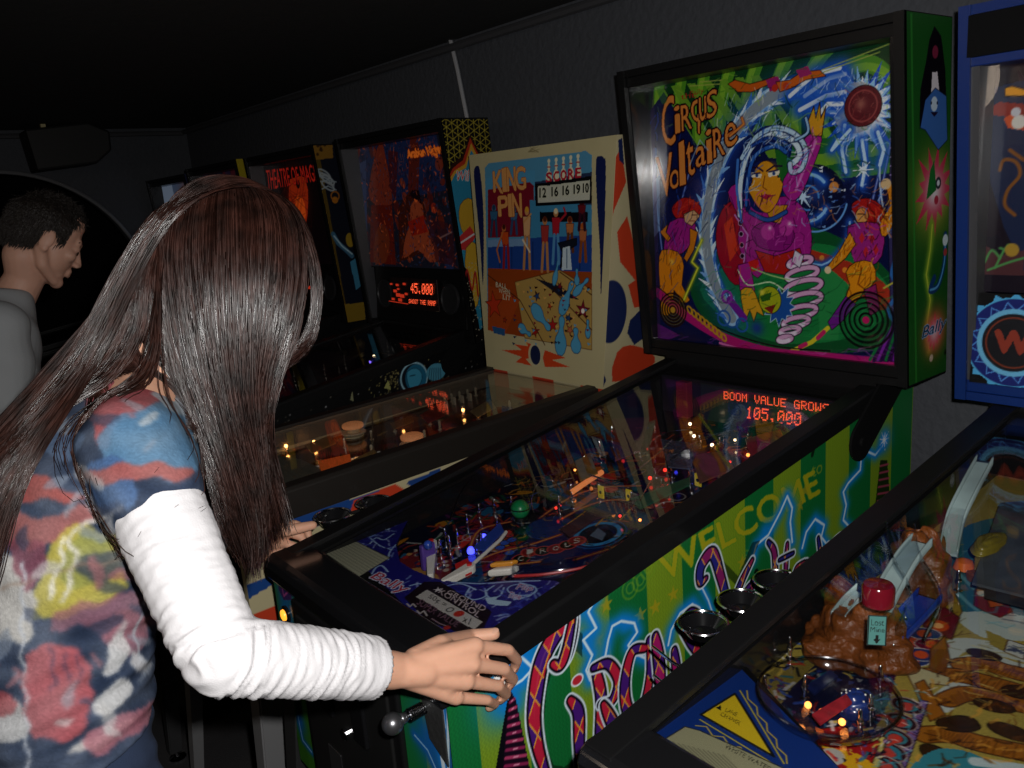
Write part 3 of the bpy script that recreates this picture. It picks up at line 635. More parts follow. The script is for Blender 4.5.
c.poly('750,186 781,180 780,196 774,208 767,213 759,208 752,197', 'd8901c', line='1c0a08', smooth=3); c.poly('752,183 780,178 778,198 767,208 756,198', 'd8901c', smooth=2); c.hatch('756,198 776,196 768,210', 8, ['b06c14'], .3, .008, a=.5); c.poly('750,172 762,174 761,178 751,177', 'f0e8d0'); c.poly('768,173 780,170 779,175 769,177', 'f0e8d0'); c.dot((757,175.5), .004, '204080'); c.dot((774,173.5), .004, '204080'); c.stroke('748,168 757,167 763,171', .004, '1c0c30'); c.stroke('767,171 774,166 782,166', .004, '1c0c30')
c.stroke('765,176 763,187 767,190', .0025, '803c10'); c.poly('759,196 766,194 774,195 766,200', 'a02038'); c.dot((766,207), .008, 'c87c1c', soft=1)
for pts, w_, col in (('740,215 741,180 750,150 770,134 792,140 800,155 790,165','.012','d8ecf8'),('746,205 748,178 756,155 775,146 786,152','.008','2860b8'),('742,158 755,138 775,128 795,134 806,150 802,168 792,172 790,164','.010','b8d8f0'),('752,146 768,138 784,142 790,150','.006','1a3c90'),('750,212 768,220 786,212','.008','24509c'),('796,140 808,132 806,118','.005','9cc8ec')):
    c.stroke(pts, float(w_)+.004, '0a1444', smooth=5); c.stroke(pts, float(w_), col, smooth=5)
c.stroke('738,160 737,190 742,222', .007, '3c78d0', smooth=4)
# spiral ribbons
for i, (x, y, r) in enumerate(((800,262,.030),(802,274,.040),(803,287,.047),(803,300,.047),(800,312,.042),(796,322,.034),(790,331,.026),(785,339,.018))):
    c.ring((x, y), r+.001, .014, '2a0c30', ry=r*.30, rot=.25); c.ring((x, y), r, .010, 'd8a4cc', ry=r*.30, rot=.25); c.ring((x, y), r, .010, 'e8d8ec', ry=r*.30, rot=.25, a0=185, a1=300)
c.poly('795,250 804,256 800,268 792,262', 'd8d0e0', line='20102c'); c.poly('748,262 758,258 760,270 752,272', 'c81c1c')
# sparks of the magician's face, yellow with blue hair
c.burst((779,306), .030, .048, 12, '1c50a0', seed=11, line='c8e4f4'); c.dot((770,300), .030, 'a8b01c', ry=.032, line='14200a'); c.poly('760,296 772,292 770,300 762,302', '28601c'); c.poly('764,308 776,304 772,314', '802018'); c.dot((762,292), .008, 'e0d848', soft=1)
c.stroke('738,270 748,285 770,282 784,290', .003, 'd8f0c0', smooth=4); c.stroke('752,268 770,275 790,280', .003, 'a8d080', smooth=4); c.dot((757,328), .02, '1c3c88', soft=1)
c.stroke('730,300 744,318', .020, '6c1c90'); c.ring((727,297), .014, .007, '8c34a8'); c.ring((724,318), .018, .005, '2458a8'); c.ring((742,325), .016, .005, '2458a8')
# left performer: red hair, magenta top, orange tights
c.poly('672,208 682,198 694,200 702,210 694,220 684,222 676,218', 'b01c1c', line='14060a', smooth=3); c.dot((692,216), .012, 'd8a878'); 
c.poly('670,222 688,218 696,226 690,246 676,256 664,250', '9c1c80', line='14060a', smooth=2); c.poly('690,228 698,232 694,250 687,262 684,258 690,244', 'd07818', line='14060a'); c.poly('668,224 660,232 668,242 671,238 666,232', 'd07818', line='14060a')
c.poly('662,250 678,252 684,266 682,285 690,300 682,302 674,290 672,312 662,314 660,285 659,265', 'e08414', line='180a06', smooth=2); c.stroke('670,262 672,285', .003, '8c4008'); c.dot((672,262), .008, 'f4c048', soft=1)
c.stroke('702,240 692,262 698,268 684,300', .004, 'e0e040', glow='90a020', gw=.006)
# right performer: long red hair, magenta waistcoat, orange trousers
c.poly('852,204 866,198 880,204 886,216 882,226 868,226 856,218', 'a81818', line='14060a', smooth=3); c.dot((862,216), .014, 'd89850', ry=.017, line='200c08'); c.stroke('858,214 864,214', .002, '301008')
c.poly('848,226 868,222 884,228 882,256 870,266 855,262 850,244', '98207c', line='14060a', smooth=2); 
for x, y in ((862,238),(872,238),(866,252),(876,250)): c.poly([(x-3,y),(x,y-6),(x+3,y),(x,y+6)], 'c02430')
c.poly('880,222 890,206 886,186 892,184 897,206 890,232 882,236', 'dc8818', line='180a06', smooth=2); c.dot((886,184), .011, 'd8b888')
c.poly('850,232 840,250 828,266 832,270 846,258 856,244', 'dc8818', line='180a06'); c.dot((828,270), .008, 'e8d0a8')
c.poly('856,262 872,262 876,280 864,292 854,304 846,298 850,285 846,272', 'e08c14', line='180a06', smooth=2); c.stroke('862,268 858,284 866,290', .003, '8c4008')
c.poly('846,296 856,304 842,322 832,330 828,322', '6c1c88', line='14060a'); c.poly('864,290 876,284 880,310 870,316', '8c1c60', line='14060a')
c.stroke('828,328 812,342 790,352', .010, 'd8c828'); c.stroke('824,332 818,338', .010, 'c02060'); c.stroke('806,344 800,347', .010, 'c02060')
# magenta ring kerb along the bottom
c.stroke('657,292 690,318 725,338 770,352 830,358 906,366', .024, 'b0186c', smooth=6); c.stroke('657,286 690,312 728,332 775,346 830,351', .003, '14060c', smooth=6); c.stroke('720,343 770,357 820,361', .006, 'e06cb0', smooth=4)
c.poly('655,322 680,335 668,340 655,338', '5c1c70'); c.poly('880,335 906,318 906,362 872,362', '2c0c44')
for i in range(5): c.stroke([(870+i*8,360),(888+i*5,328-i*2)], .006, '7a249c' if i % 2 else '147038')
c.stroke('897,255 892,275 900,290 888,310 898,325', .008, '2c68b0', smooth=4); c.stroke('884,288 898,280', .004, 'b8b040')
# gold chain and speaker rings
for i in range(9): c.ring((690+i*4.2, 310+i*3.4), .011, .005, 'c09020', ry=.006, rot=-.9)
for q, R_ in (((673,310),.044),((866,320),.060)):
    for k in range(5): c.ring(q, R_*(1-k*.19), .005, '080408' if q[0] > 700 else '2a1408', a=.85); c.ring(q, R_*(1-k*.19)-.005, .002, '8c7c20' if q[0] < 700 else '14502c', a=.7)
    c.dot(q, .008, 'c09028' if q[0] < 700 else 'c01860')
c.hatch('722,210 740,200 750,210 748,270 735,285 718,250', 30, ['5c0814','14060e','e04838'], 1.5, .03)
c.hatch('735,192 770,195 806,212 812,240 806,265 760,275 738,240', 90, ['5c0c50','d050b8','30062c','c83ca8'], 1.2, .022, jit=.7)
c.hatch('788,190 800,165 820,140 812,134 796,160 784,186', 24, ['601050','dc80cc'], 1.1, .03)
c.hatch('740,200 738,165 744,142 760,128 790,128 792,150 770,148 752,165 752,200', 70, ['7cb4f0','0a1444','d8ecfc','2458c0'], 1.3, .035, jit=.5)
c.hatch('750,140 762,132 784,130 800,145 802,165 792,172 782,150', 40, ['e8f4fc','0a1444','4c8ce0'], .4, .03, jit=.7)
c.hatch('700,110 760,95 815,84 840,90 780,105 735,150 712,210 708,280 735,318 715,310 700,260', 170, ['d8ecfa','4c8ce0','1c4cb0','ffffff','586878'], 1.1, .025, jit=.5, a=.6)
c.hatch('690,285 730,262 800,290 870,262 900,300 850,345 760,338 705,312', 90, ['0a3c20','2ca050','063018'], .3, .04, jit=.3, a=.5)
for q_ in ('662,250 684,252 690,300 662,312','846,262 876,262 872,288 846,302','828,266 850,236 856,244 834,270','880,210 895,190 896,225 884,236'): c.hatch(q_, 26, ['8c4008','f4b848','5c2806'], 1.3, .02, jit=.5)
for q_ in ('670,222 696,222 690,250 668,254','848,224 884,226 882,258 854,262'): c.hatch(q_, 24, ['4c0c40','d048b0','20061c'], 1.4, .016, jit=.5)
c.hatch('672,208 694,198 704,212 680,222', 24, ['e04828','400808'], .6, .018); c.hatch('850,204 880,200 888,222 868,230', 30, ['e04828','400808'], -.9, .022)
c.poly('684,214 694,210 700,216 692,226 685,222', 'd8a878', line='301008'); c.stroke('692,215 697,215', .002, '301008'); c.stroke('690,221 695,221', .002, '801c10')
c.hatch('645,118 700,150 745,118 700,235 652,330', 110, ['1c3c98','080c2c','2c58c0','0a1030'], 1.2, .04, a=.6); c.hatch('780,185 900,180 905,240 840,232 790,225', 130, ['3c70d0','080c2c','a8c8f0','c87840'], .9, .018, jit=1.2, a=.7)
c.hatch('650,80 905,45 905,170 800,180 760,120 700,160 655,120', 120, ['06200c','a0cc3c','0a3814','2c6c1c'], -.5, .03, jit=.5, a=.5)
c.hatch('835,75 890,75 900,140 850,160 825,120', 110, ['ffffff','7cb8f4','1c50c0'], 1.0, .020, jit=1.5, a=.6); c.dot((863,106), .040, '5c1420', line='20060c'); c.hatch('850,92 876,92 876,122 850,122', 40, ['842a30','38080c','a85a50'], .8, .012, jit=1.5, a=.6); c.ring((863,106), .030, .003, '9a4040'); c.dot((861,104), .012, '9a5a50', soft=1)
c.hatch('750,178 782,176 778,192 755,194', 10, ['f4c048','e89c28'], 1.5, .008, jit=.3, a=.4)
for q_ in ('752,174 760,173','769,172 778,170'): c.stroke(q_, .0035, '1c1c50')
c.hatch('655,330 780,352 905,340 905,362 657,340', 60, ['30083c','d060b8','14060c','7c2498'], .1, .03, a=.5)
c.img *= .92
# the title
tt = dict(line='5c1210', lw=1, line2='080410', lw2=3)
def T_(ch, q, col='c87a34'): c.text(ch, [tuple(map(float, z.split(','))) for z in q.split()], col, **tt)
T_('C', '663,147 676,144 674,92 661,104'); T_('i', '675,134 681,132 680,105 674,107'); T_('R', '682,131 692,128 690,103 681,106'); T_('q', '692,128 700,134 700,99 691,101'); T_('u', '700,122 707,119 706,96 699,98'); T_('S', '707,120 717,114 717,88 707,93')
T_('V', '659,200 675,192 672,152 656,158'); T_('o', '670,190 680,187 679,168 670,172'); T_('l', '680,186 686,184 684,140 679,143'); T_('t', '687,177 695,174 693,140 686,144'); T_('a', '696,168 706,164 705,144 696,148'); T_('i', '707,164 713,162 711,128 706,131'); T_('R', '714,158 725,154 722,126 713,130'); T_('e', '725,150 738,142 735,120 725,126')
c.stroke('730,136 744,124 742,118', .005, 'c87a34', glow='5c1210', gw=.004); c.text('the', [(681,100),(697,97),(697,91),(681,94)], '9c1c18', a=.9); c.text('Bally', [(690,97),(704,94),(704,88),(690,91)], '8a1818', a=.8)
c.stroke('690,165 700,140 708,150', .003, 'a0b8d0', a=.7); c.stroke('659,86 664,100', .02, '3c7c2c', a=.5)
c.stroke([(652,87),(659,336)], .012, '3a2040', a=.5)
c.build('backglass', TRANS, CV)
MB().box((bx0, byr+.001, bz0), (bx1, byr+.006, bz1)).build('backglass_pane', BLK, CV)
MB().box((bx0-.004, byr-.006, bz0-.004), (bx1+.004, byr-.003, bz1+.004)).build('backglass_cover', glass_mat('cover_glass', amt=.6), CV)
# ------------------------------------------------------------------ circus machine: playfield, apron and what stands on it
def PF(u, v, h=0., a=.845): return hit(u, v, (0, 0, a+h), (0, -.105, 1))
c = playfield(CV, X0, W0, 0, 1.12, '0c1024', step=.0019)
P = c.P; r_ = rng.rand(40, 2)
for k in range(230):
    q = (rng.rand()*.54, rng.rand()*1.08); col = ['1a2c6c','701c24','0f4a2c','b0701c','3a1450','0a0a14','1c5a80','7c2c18','c03028','0c0c18'][k % 10]
    c.dot(q, .008+.03*rng.rand(), col, px=False, ry=.006+.02*rng.rand(), rot=rng.rand()*3, line='050508', lw=.002)
c.poly('600,430 700,370 860,380 800,470 690,520 630,520', '1c1420', a=.55)
hc_ = ['8c2820','244c8c','b07828','a8a8a0','102040','0c5030','5c1850','080810','a84020','080810']
c.hatch('400,590 396,545 450,505 560,465 700,430 840,440 700,520 560,600', 700, hc_, .9, .030, w_=.0045, jit=1.2, a=.85)
for k in range(60): x_, y_ = 410+rng.rand()*290, 470+rng.rand()*110; c.ring((x_, y_), .008+.012*rng.rand(), .003, hc_[k % 8], ry=.006+.012*rng.rand(), a=.8)
# central ring of inserts spelling out letters, and the moonlit disc
c.dot((552,555), .085, '101c50', ry=.10); c.dot((550,528), .05, '15306c', line='080818')
c.dot((598,534), .040, '0a0c18', ry=.045, line='3c90c8', lw=.010); c.ring((598,534), .052, .004, '1c4c7c', ry=.058); c.poly('590,536 598,528 606,534 602,541 596,538', '5c6c80')
for i, (x, y) in enumerate(((521,559),(530,552),(543,551),(556,549),(568,545),(577,541))):
    c.dot((x, y), .017, '7c1820' if i % 2 else '0a0a10', line='c04038', lw=.003); c.text('CIRQUS'[i], [(x-3,y+3),(x+3,y+1),(x+3,y-3),(x-3,y-2)], 'c8c8c0')
for x, y in ((500,548),(505,543),(510,553),(512,540)): c.dot((x, y), .010, '2c58b8', line='0a0a14')
for pts in ('480,560 500,552 530,545 560,535','485,575 510,566 540,562','560,520 590,505 620,500 650,508','540,518 570,498 600,488 640,486','575,560 620,545 660,525','470,548 480,530 510,522'):
    c.stroke(pts, .010, '8c2430', smooth=4); c.stroke(pts, .003, 'd0a040', smooth=4)
for pts in ('600,510 580,528','610,512 596,526','585,512 560,530','640,500 620,520'): c.stroke(pts, .004, 'c89020')
c.poly('398,560 420,548 452,560 450,584 420,584 398,572', '6c2028'); 
for i in range(40): c.dot((400+rng.rand()*50, 550+rng.rand()*30), .006, ['b0a090','a02828','202850','c08850','181020'][i % 5])
c.poly('405,572 425,568 440,580 420,586', 'a87840', smooth=3); c.poly('462,560 480,556 485,584 462,584', '16406c')
for i in range(30): c.poly(star_pts(c.px([(640+rng.rand()*120, 400+rng.rand()*70)])[0], .004, .010, 4), ['d06018','1c4cb0','b01c50','c8a020'][i % 4], px=False, a=.7)
c.hatch('455,575 470,545 520,520 600,505 660,520 600,560 520,585', 160, hc_, .7, .020, w_=.003, jit=1.2, a=.6)
c.build('playfield_art', PFP, CV)
# inner cabinet lining
for sx in (-1, 1): MB().prism([(sx*(W0-.0195), .04, .80), (sx*(W0-.0195), 1.12, .90), (sx*(W0-.0195), 1.12, 1.05), (sx*(W0-.0195), .04, .885)], (-sx*.003, 0, 0)).build('inner_side', BLK2, CV)
# apron
def AP(u, v): return hit(u, v, (0, 0, .885), (0, -.05, 1))
def ap(x, y): return (x, y, .885+.05*y)
out = [(-.268,.070),(.262,.070),(.262,.30),(.215,.305)]
edge = [AP(*p) for p in ((556,581),(520,580),(480,583),(453,582),(432,578),(413,570),(400,562),(396,545),(397,516))]
out2 = [(.268,.066),(.268,.31)]+[(.212,.311)]+[(max(-.268, e[0]), e[1]) for e in edge]+[(-.268, max(.34, edge[-1][1]+.05)),(-.268,.066)]
MB().prism([np.array(ap(*p))-np.array([0,0,.006]) for p in out2], (0, 0, .0055)).build('apron', mat('apron_black', (.01,.01,.012), .3), CV)
c = Canvas(ap(-.268,.05), ap(.268,.05), ap(.268,.42), ap(-.268,.42), .0014, '1c1a78')
c.img *= (.9+.1*rng.rand(*c.P.shape[:2]))[..., None]
c.poly('300,560 335,540 452,650 460,680 300,640', '050508'); c.poly([(275,560),(331,541),(395,595),(415,622),(470,650),(470,700),(300,690)], '050508')
c.poly('320,550 346,537 390,558 359,577', 'a8a890', line='0c0c14')
for i in range(10): c.stroke([(326+i*3.1,551-i*1.2+0),(362+i*3.0,574-i*1.7)], .0016, '6c6c60', a=.7)
for pts in ('396,520 388,530 380,528 372,532','394,534 384,540 376,538 370,544','396,545 390,552 388,560','382,520 374,524 366,526','370,538 380,546 392,550','388,572 382,566 376,568 372,574','410,586 420,584 432,588','440,588 460,584 476,590','470,588 466,596 474,600 486,596 484,588','494,586 486,592 490,598 500,596 504,588','452,582 480,584 510,582 540,581','520,583 536,588 530,596 514,600'): c.stroke(pts, .0035, '9ab8dc', smooth=5)
c.hatch('395,516 340,545 392,560 398,575 440,586 560,583 556,592 500,628 480,600 420,590 392,572 396,530', 150, ['8cacd8','3c4cb0','b8cce8','120c50','2c2c98'], .9, .020, w_=.0032, jit=1.4, a=.6)
c.poly('320,550 346,537 390,558 359,577', 'a8a890', line='0c0c14')
for i in range(10): c.stroke([(326+i*3.1,551-i*1.2+0),(362+i*3.0,574-i*1.7)], .0016, '6c6c60', a=.7)
c.dot((364,535), .012, '98b4d8'); c.dot((363,535), .005, '1c2a70'); c.poly('485,598 498,597 496,600 512,602 508,606 500,606 488,604', 'a8c4dc')
c.ring((522,590), .026, .003, '8cacd4', rot=.4, ry=.018)
for t_, q in (('Flip','515,591 532,593 534,586 518,584'),('Time','508,598 520,600 522,594 510,592')): c.text(t_, [tuple(map(float, z.split(','))) for z in q.split()], 'a04070', line='b0c0e0', lw=1, shear=.2)
for pts in ('372,525 390,522','376,531 390,528'): c.stroke(pts, .004, '8c3c60')
c.text('Bally', [(368,580),(404,598),(411,586),(376,571)], 'b01c30', line='c8c8e0', lw=2, shear=.3)
c.poly('424,582 440,582 492,612 484,628 462,634 428,622 404,598', '14080e'); c.poly('427,590 483,622 474,630 416,597', 'b0aca8')
c.text('GROUND', [(446,593),(484,612),(487,607),(450,590)], 'c0b0b4'); c.text('KONTROL', [(438,593),(478,618),(482,613),(442,589)], 'c0b0b4'); c.burst((438,590), .003, .010, 5, 'c8c0c4', seed=0)
c.text('50¢ =', [(427,599),(444,609),(448,603),(431,594)], '0a0a0a'); c.ring((450,610), .006, .002, '202020'); c.dot((459,614), .009, 'b02818'); c.text('x1', [(462,622),(469,625),(472,618),(465,615)], '0a0a0a')
c.text('SUPER VALUE', [(416,604),(456,628),(461,623),(422,599)], '6c4c5c'); c.text('£3.00', [(404,606),(424,616),(427,612),(408,602)], 'b0a8a8') if False else c.stroke('407,604 410,607 413,604 416,607', .003, 'b0a8a8')
c.stroke('417,611 420,614 424,611 427,616', .003, 'b0a8a8'); c.stroke('432,619 440,624 446,626', .0025, '887078'); c.dot((447,628), .006, '98241c')
cl = np.array([c.uv(ap(*p)) for p in out2]); c.build('apron_art', PAINT, CV, clip=cl)
MB().prism([AP(556,581)-np.array([0,0,.04]), AP(556,592)-np.array([0,0,.04]), AP(490,632)-np.array([0,0,.04]), AP(490,632), AP(556,592), AP(556,581)], (.004, 0, 0)).build('apron_edge', mat('apron_purple', lin(hx('221c78')), .4), CV)
# --- toys and hardware on the playfield
clr = glass_mat('clear_plastic', (.93,.95,.97), 1.7, .05); grn = mat('green_toy', lin(hx('128048')), .35, coat=.4); wht = mat('ivory_plastic', (.75,.72,.66), .4); ylw = mat('yellow_target', (.85,.65,.03), .4); redp = mat('red_plastic', (.6,.02,.02), .3, coat=.3); org_ = mat('orange_plastic', (.85,.28,.03), .35); blup = mat('blue_plastic', (.02,.06,.35), .3, coat=.3)
lampO = mat('lamp_orange', (.9,.4,.1), .4, emit=(1,.30,.06), es=3.5); lampB = mat('lamp_blue', (.1,.1,.9), .4, emit=(.05,.06,1), es=4); lampW = mat('lamp_white', (.9,.9,.8), .3, emit=(1,.75,.4), es=5); lampR = mat('lamp_red', (.9,.05,.02), .3, emit=(1,.03,.02), es=2.5)
def posts(root, lst, a=.845, m=CHR, h=.030, nm='post'):
    for u, v in lst: MB().lathe(post(0, h), PF(u, v, 0, a), seg=10).build(nm, m, root, smooth=True)
g = PF(521, 520); 
t = MB().sphere((g[0], g[1], g[2]+.024), .0195, 22).build('ringmaster_head', grn, CV, smooth='all')
MB().lathe([(.0198,-.0014),(.0198,.0014)], (g[0], g[1], g[2]+.026), seg=22, cap=False).build('jaw_line', MATTE, t)
MB().lathe([(.014,0),(.014,.008)], g, seg=16).build('base_collar', BLK, t)
rc = PF(546, 500, .03); an = np.linspace(0, 2*math.pi, 34, endpoint=False)
MB().tube([rc+.048*np.array([math.cos(a)*.9, math.sin(a)*.35, 0])+np.array([0,0,.040*math.sin(a)]) for a in an], .0013, 6, closed=True).build('wire_ring', CHR, CV, smooth=True)
rc = PF(684, 442, .035); MB().tube([rc+.075*np.array([math.cos(a), math.sin(a), .1*math.sin(a)]) for a in an], .0022, 6, closed=True).build('wire_ring', CHR, CV, smooth=True)
rb = MB()
for k in range(40):
    a, b = math.pi*1.1+k*math.pi*1.2/40, math.pi*1.1+(k+1)*math.pi*1.2/40; f = lambda t, z: rc+np.array([.088*math.cos(t), .088*math.sin(t), z])
    rb.add([f(a,.010), f(b,.010), f(b,-.012), f(a,-.012)], [(0,1,2,3)])
rb.build('ramp_band', mat('band_steel', (.5,.5,.5), .2, 1.), CV)
# flippers
def flipper(u0, v0, u1, v1, m=wht, a=.845, root=CV):
    p, q = PF(u0, v0, .018, a), PF(u1, v1, .018, a); d = (q-p)/np.linalg.norm(q-p); n = np.array([-d[1], d[0], 0]); out = []
    for k in range(9): t = math.pi/2+k*math.pi/8; out.append(p+.011*(math.cos(t)*d+math.sin(t)*n))
    for k in range(7): t = -math.pi/2+k*math.pi/6; out.append(q+.006*(math.cos(t)*d+math.sin(t)*n))
    f = MB().prism(out, (0, 0, .014)).build('flipper', m, root, bevel=.002); MB().lathe([(.005,0),(.005,.006)], p+np.array([0,0,.012]), seg=12).build('flipper_shaft', redp, f)
flipper(432, 548, 431, 580); flipper(470, 572, 445, 586)
# white and orange ball guide with the clear tube and its red wire, sweeping to the right rail
p = PF(492, 572, .03); q = PF(515, 570, .03); d = q-p
MB().obox((p+q)/2, d, (0, .022, 0), (0, 0, .014)).build('ramp_exit', wht, CV, bevel=.004); MB().obox((p+q)/2+np.array([-.002, .004, .012]), d, (0, .014, 0), (0, 0, .009)).build('ramp_exit_cap', mat('amber_plastic', (.75,.30,.03), .3), CV, bevel=.003)
path = crom([PF(514,574,.03), PF(545,572,.03), PF(580,566,.03), PF(612,556,.03), PF(640,538,.03)], 6)
MB().tube(path, .017, 14).build('clear_tube', clr, CV, smooth=True); MB().tube([x+np.array([0,0,-.004]) for x in path], .0028, 6).build('tube_wire', redp, CV, smooth=True)
MB().tube(crom([PF(505,585,.02), PF(545,590,.02), PF(585,580,.02), PF(612,566,.02)], 6), .0022, 6).build('guide_wire', CHR, CV, smooth=True)
# lane guides, slingshot plastics, inlane
for u, v in ((484,540),(471,553)): MB().lathe([(.007,0),(.0075,.006),(.004,.012),(.001,.013)], PF(u, v, .004), seg=12).build('blue_lamp', lampB, CV, smooth=True)
t = MB().prism([PF(*z, .028) for z in ((474,548),(500,524),(504,532),(484,552))], (0,0,.003)).build('slingshot_plastic', blup, CV); posts(t, ((478,552),(498,530),(482,546)), h=.026)
MB().tube([PF(464,572,.02), PF(500,540,.02), PF(506,532,.02)], .0035, 8).build('lane_guide', wht, CV, smooth=True)
t = MB().obox(PF(428,556,.03), (.012,0,0), (0,.030,0), (0,0,.05)).build('sword_column', mat('violet_plastic', (.10,.05,.30), .3), CV, bevel=.003); MB().sphere(PF(428,545,.062), .009, 10).build('column_tip', blup, t, smooth='all')
MB().prism([PF(*z, .02) for z in ((455,566),(468,560),(472,574),(458,580))], (0,0,.004)).build('inlane_plastic', redp, CV)
posts(CV, ((441,556),(450,552),(437,566),(446,545),(458,545),(468,530),(480,520),(495,515),(512,512),(560,512),(572,500),(585,470),(600,455),(612,440),(640,455),(655,470),(672,480),(655,440),(700,450),(720,452),(748,448),(600,500),(632,508),(662,495),(690,485)), h=.034)
for u, v in ((601,492),(629,496),(698,480)):
    t = MB().obox(PF(u, v, .022), (.017, 0, 0), (0, .004, 0), (0, 0, .028)).build('standup_target', ylw, CV, bevel=.002); MB().lathe([(.004,0),(.002,.001)], PF(u, v, .022)-np.array([0,.002,0]), (0,-1,0), 8).build('target_dot', MATTE, t)
MB().tube([PF(572,492,.02), PF(588,481,.02), PF(602,472,.02)], .006, 8).build('lit_light_bar', mat('lamp_amber_bar', (.8,.3,.1), .4, emit=(1,.28,.08), es=.45), CV, smooth=True)
for u, v, m in ((573,491,lampO),(590,479,lampO),(700,442,lampO),(748,455,lampO),(612,505,lampO),(675,463,lampB),(665,470,lampR),(650,478,lampR),(690,424,lampW),(712,445,lampW),(718,446,lampW),(694,436,lampW),(622,452,lampR)):
    MB().sphere(PF(u, v, .012), .0042, 8).build('playfield_lamp', m, CV, smooth='all')
for u, v, m in ((556,508,lampR),(560,505,lampR),(645,430,lampW),(638,442,lampR),(668,486,lampR),(655,492,lampR),(710,455,lampO),(730,462,lampR),(735,440,lampW),(700,458,lampB),(590,462,lampO),(575,470,lampO),(640,520,lampO),(620,516,lampR),(760,450,lampR),(768,440,lampO)):
    MB().sphere(PF(u, v, .016), .0030, 8).build('playfield_lamp', m, CV, smooth='all')
def plast(pts, m, h=.034, nm='plastic_shield'): return MB().prism([PF(*map(float, z.split(',')), h) for z in pts.split()], (0,0,.003)).build(nm, m, CV, bevel=.001)
plast('560,530 600,506 640,500 625,512 596,520 570,538', mat('dark_print_plastic', (.05,.02,.03), .2, coat=.5, var=.8, bs=40)); plast('612,420 650,418 640,452 615,462', mat('print_plastic_a', (.12,.03,.05), .25, coat=.4, var=.9, bs=45))
plast('575,462 590,455 598,474 580,482', mat('ochre_plastic', (.30,.16,.03), .3, var=.6, bs=60)); plast('690,456 722,452 735,470 700,484', mat('brown_plastic', (.16,.06,.03), .3, coat=.3, var=.5, bs=50)); plast('660,440 700,445 690,470 668,468', mat('print_plastic_b', (.06,.07,.12), .2, coat=.5, var=.9, bs=70), .04)
plast('630,500 690,478 690,486 640,510', mat('green_plastic', (.02,.10,.05), .3, var=.5)); plast('745,440 780,430 790,450 752,462', mat('print_plastic_c', (.14,.03,.05), .3, var=.9, bs=60), .03)
# wire ramps
for dz in (0, .012):
    MB().tube(crom([PF(640,500,.05+dz), PF(660,470,.06+dz), PF(700,440,.07+dz), PF(760,425,.07+dz), PF(800,420,.07+dz)], 6), .0016, 6).build('wire_ramp_rail', CHR, CV, smooth=True)
    MB().tube(crom([PF(590,475,.05+dz), PF(620,480,.05+dz), PF(650,460,.055+dz), PF(672,440,.06+dz)], 6), .0016, 6).build('wire_ramp_rail', CHR, CV, smooth=True)
for q in ((436,486),(480,480),(530,462)): pass
MB().tube(crom([PF(450,520,.03), PF(470,480,.05), PF(520,452,.05), PF(560,450,.05)], 6), .0013, 5).build('guide_wire', mat('dark_wire', (.15,.15,.16), .3, 1.), CV, smooth=True)
# rear dot-matrix panel
y_ = 1.085
D = [ony(u, v, y_) for u, v in ((700,440),(855,440),(850,398),(715,378))]
MB().box((-.265, y_+.003, .93), (.265, y_+.012, 1.055)).build('rear_panel', mat('rear_panel_dark', (.02,.015,.03), .4), CV)
dm = MB().box((-.135, y_-.004, .945), (.24, y_+.003, 1.052)).build('dot_matrix_display', mat('display_face', (.030,.035,.045), .2, coat=.4), CV, bevel=.002)
QQ = lambda s_: [ony(*map(float, z.split(',')), y_-.006) for z in s_.split()]
dmd(dm, [('BOOM VALUE GROWS', QQ('724,399 829,413 829,404 724,391')), ('105,000', QQ('746,418 801,426 802,413 747,406'))], LED, 'display_lettering')
MB().box((-.20, y_-.02, .93), (-.165, y_+.003, 1.05)).build('side_plastic', mat('magenta_plastic', (.28,.02,.05), .3), CV, bevel=.002)
# ================================================================== BOWLING MACHINE with the cream wedge backbox
XK = -.70; WK = .25; YK = .0
KP = empty('pinball_machine', (XK, .65, 0), 'cream pinball machine with red and navy shapes and a bowling scene on its backbox', 'pinball machine')
CRM = mat('cream_paint', lin(hx('b8ad88')), .5, var=.06, bs=30, bump=.05)
KH, KS = .915, .035; KPS = .05; kz = lambda y: KH+KS*(y-YK)
cabinet(KP, XK, WK, YK, 1.30, KH, KS, CRM, zb=.50, front_m=BLK)
for o in ():
    pass
# broad dark metal rails
for sx in (-1, 1):
    pr = [(WK+.004,-.01),(WK+.004,.052),(WK-.004,.060),(WK-.038,.060),(WK-.038,.050),(WK-.004,.050),(WK-.001,-.01)]
    MB().prism([(XK+sx*a, YK+.02, kz(YK+.02)+b) for a, b in pr], (0, 1.14-YK, KS*(1.14-YK))).build('side_rail', DARKWOOD, KP, bevel=.003)
    MB().prism([(XK+sx*(WK-.019), YK+.06, kz(YK+.06)+.001), (XK+sx*(WK-.019), 1.10, kz(1.10)+.001), (XK+sx*(WK-.019), 1.10, kz(1.10)+.05), (XK+sx*(WK-.019), YK+.06, kz(YK+.06)+.05)], (-sx*.012,0,0)).build('rail_lining', mat('pale_rail_lining', (.16,.135,.10), .4, .1), KP)
pr = [(YK-.012,-.02),(YK-.014,.03),(YK-.004,.052),(YK+.012,.062),(YK+.060,.064),(YK+.066,.05),(YK+.066,-.01)]
MB().prism([(XK-WK-.006, a, KH+b) for a, b in pr], (2*WK+.012, 0, 0)).build('lockbar', DARKWOOD, KP, bevel=.005)
a_ = YK+.068; MB().prism([(XK-WK+.03, a_, kz(a_)+.046), (XK+WK-.03, a_, kz(a_)+.046), (XK+WK-.03, a_, kz(a_)+.050), (XK-WK+.03, a_, kz(a_)+.050)], (0, 1.03-a_, KS*(1.03-a_))).build('top_glass', GLASS, KP)
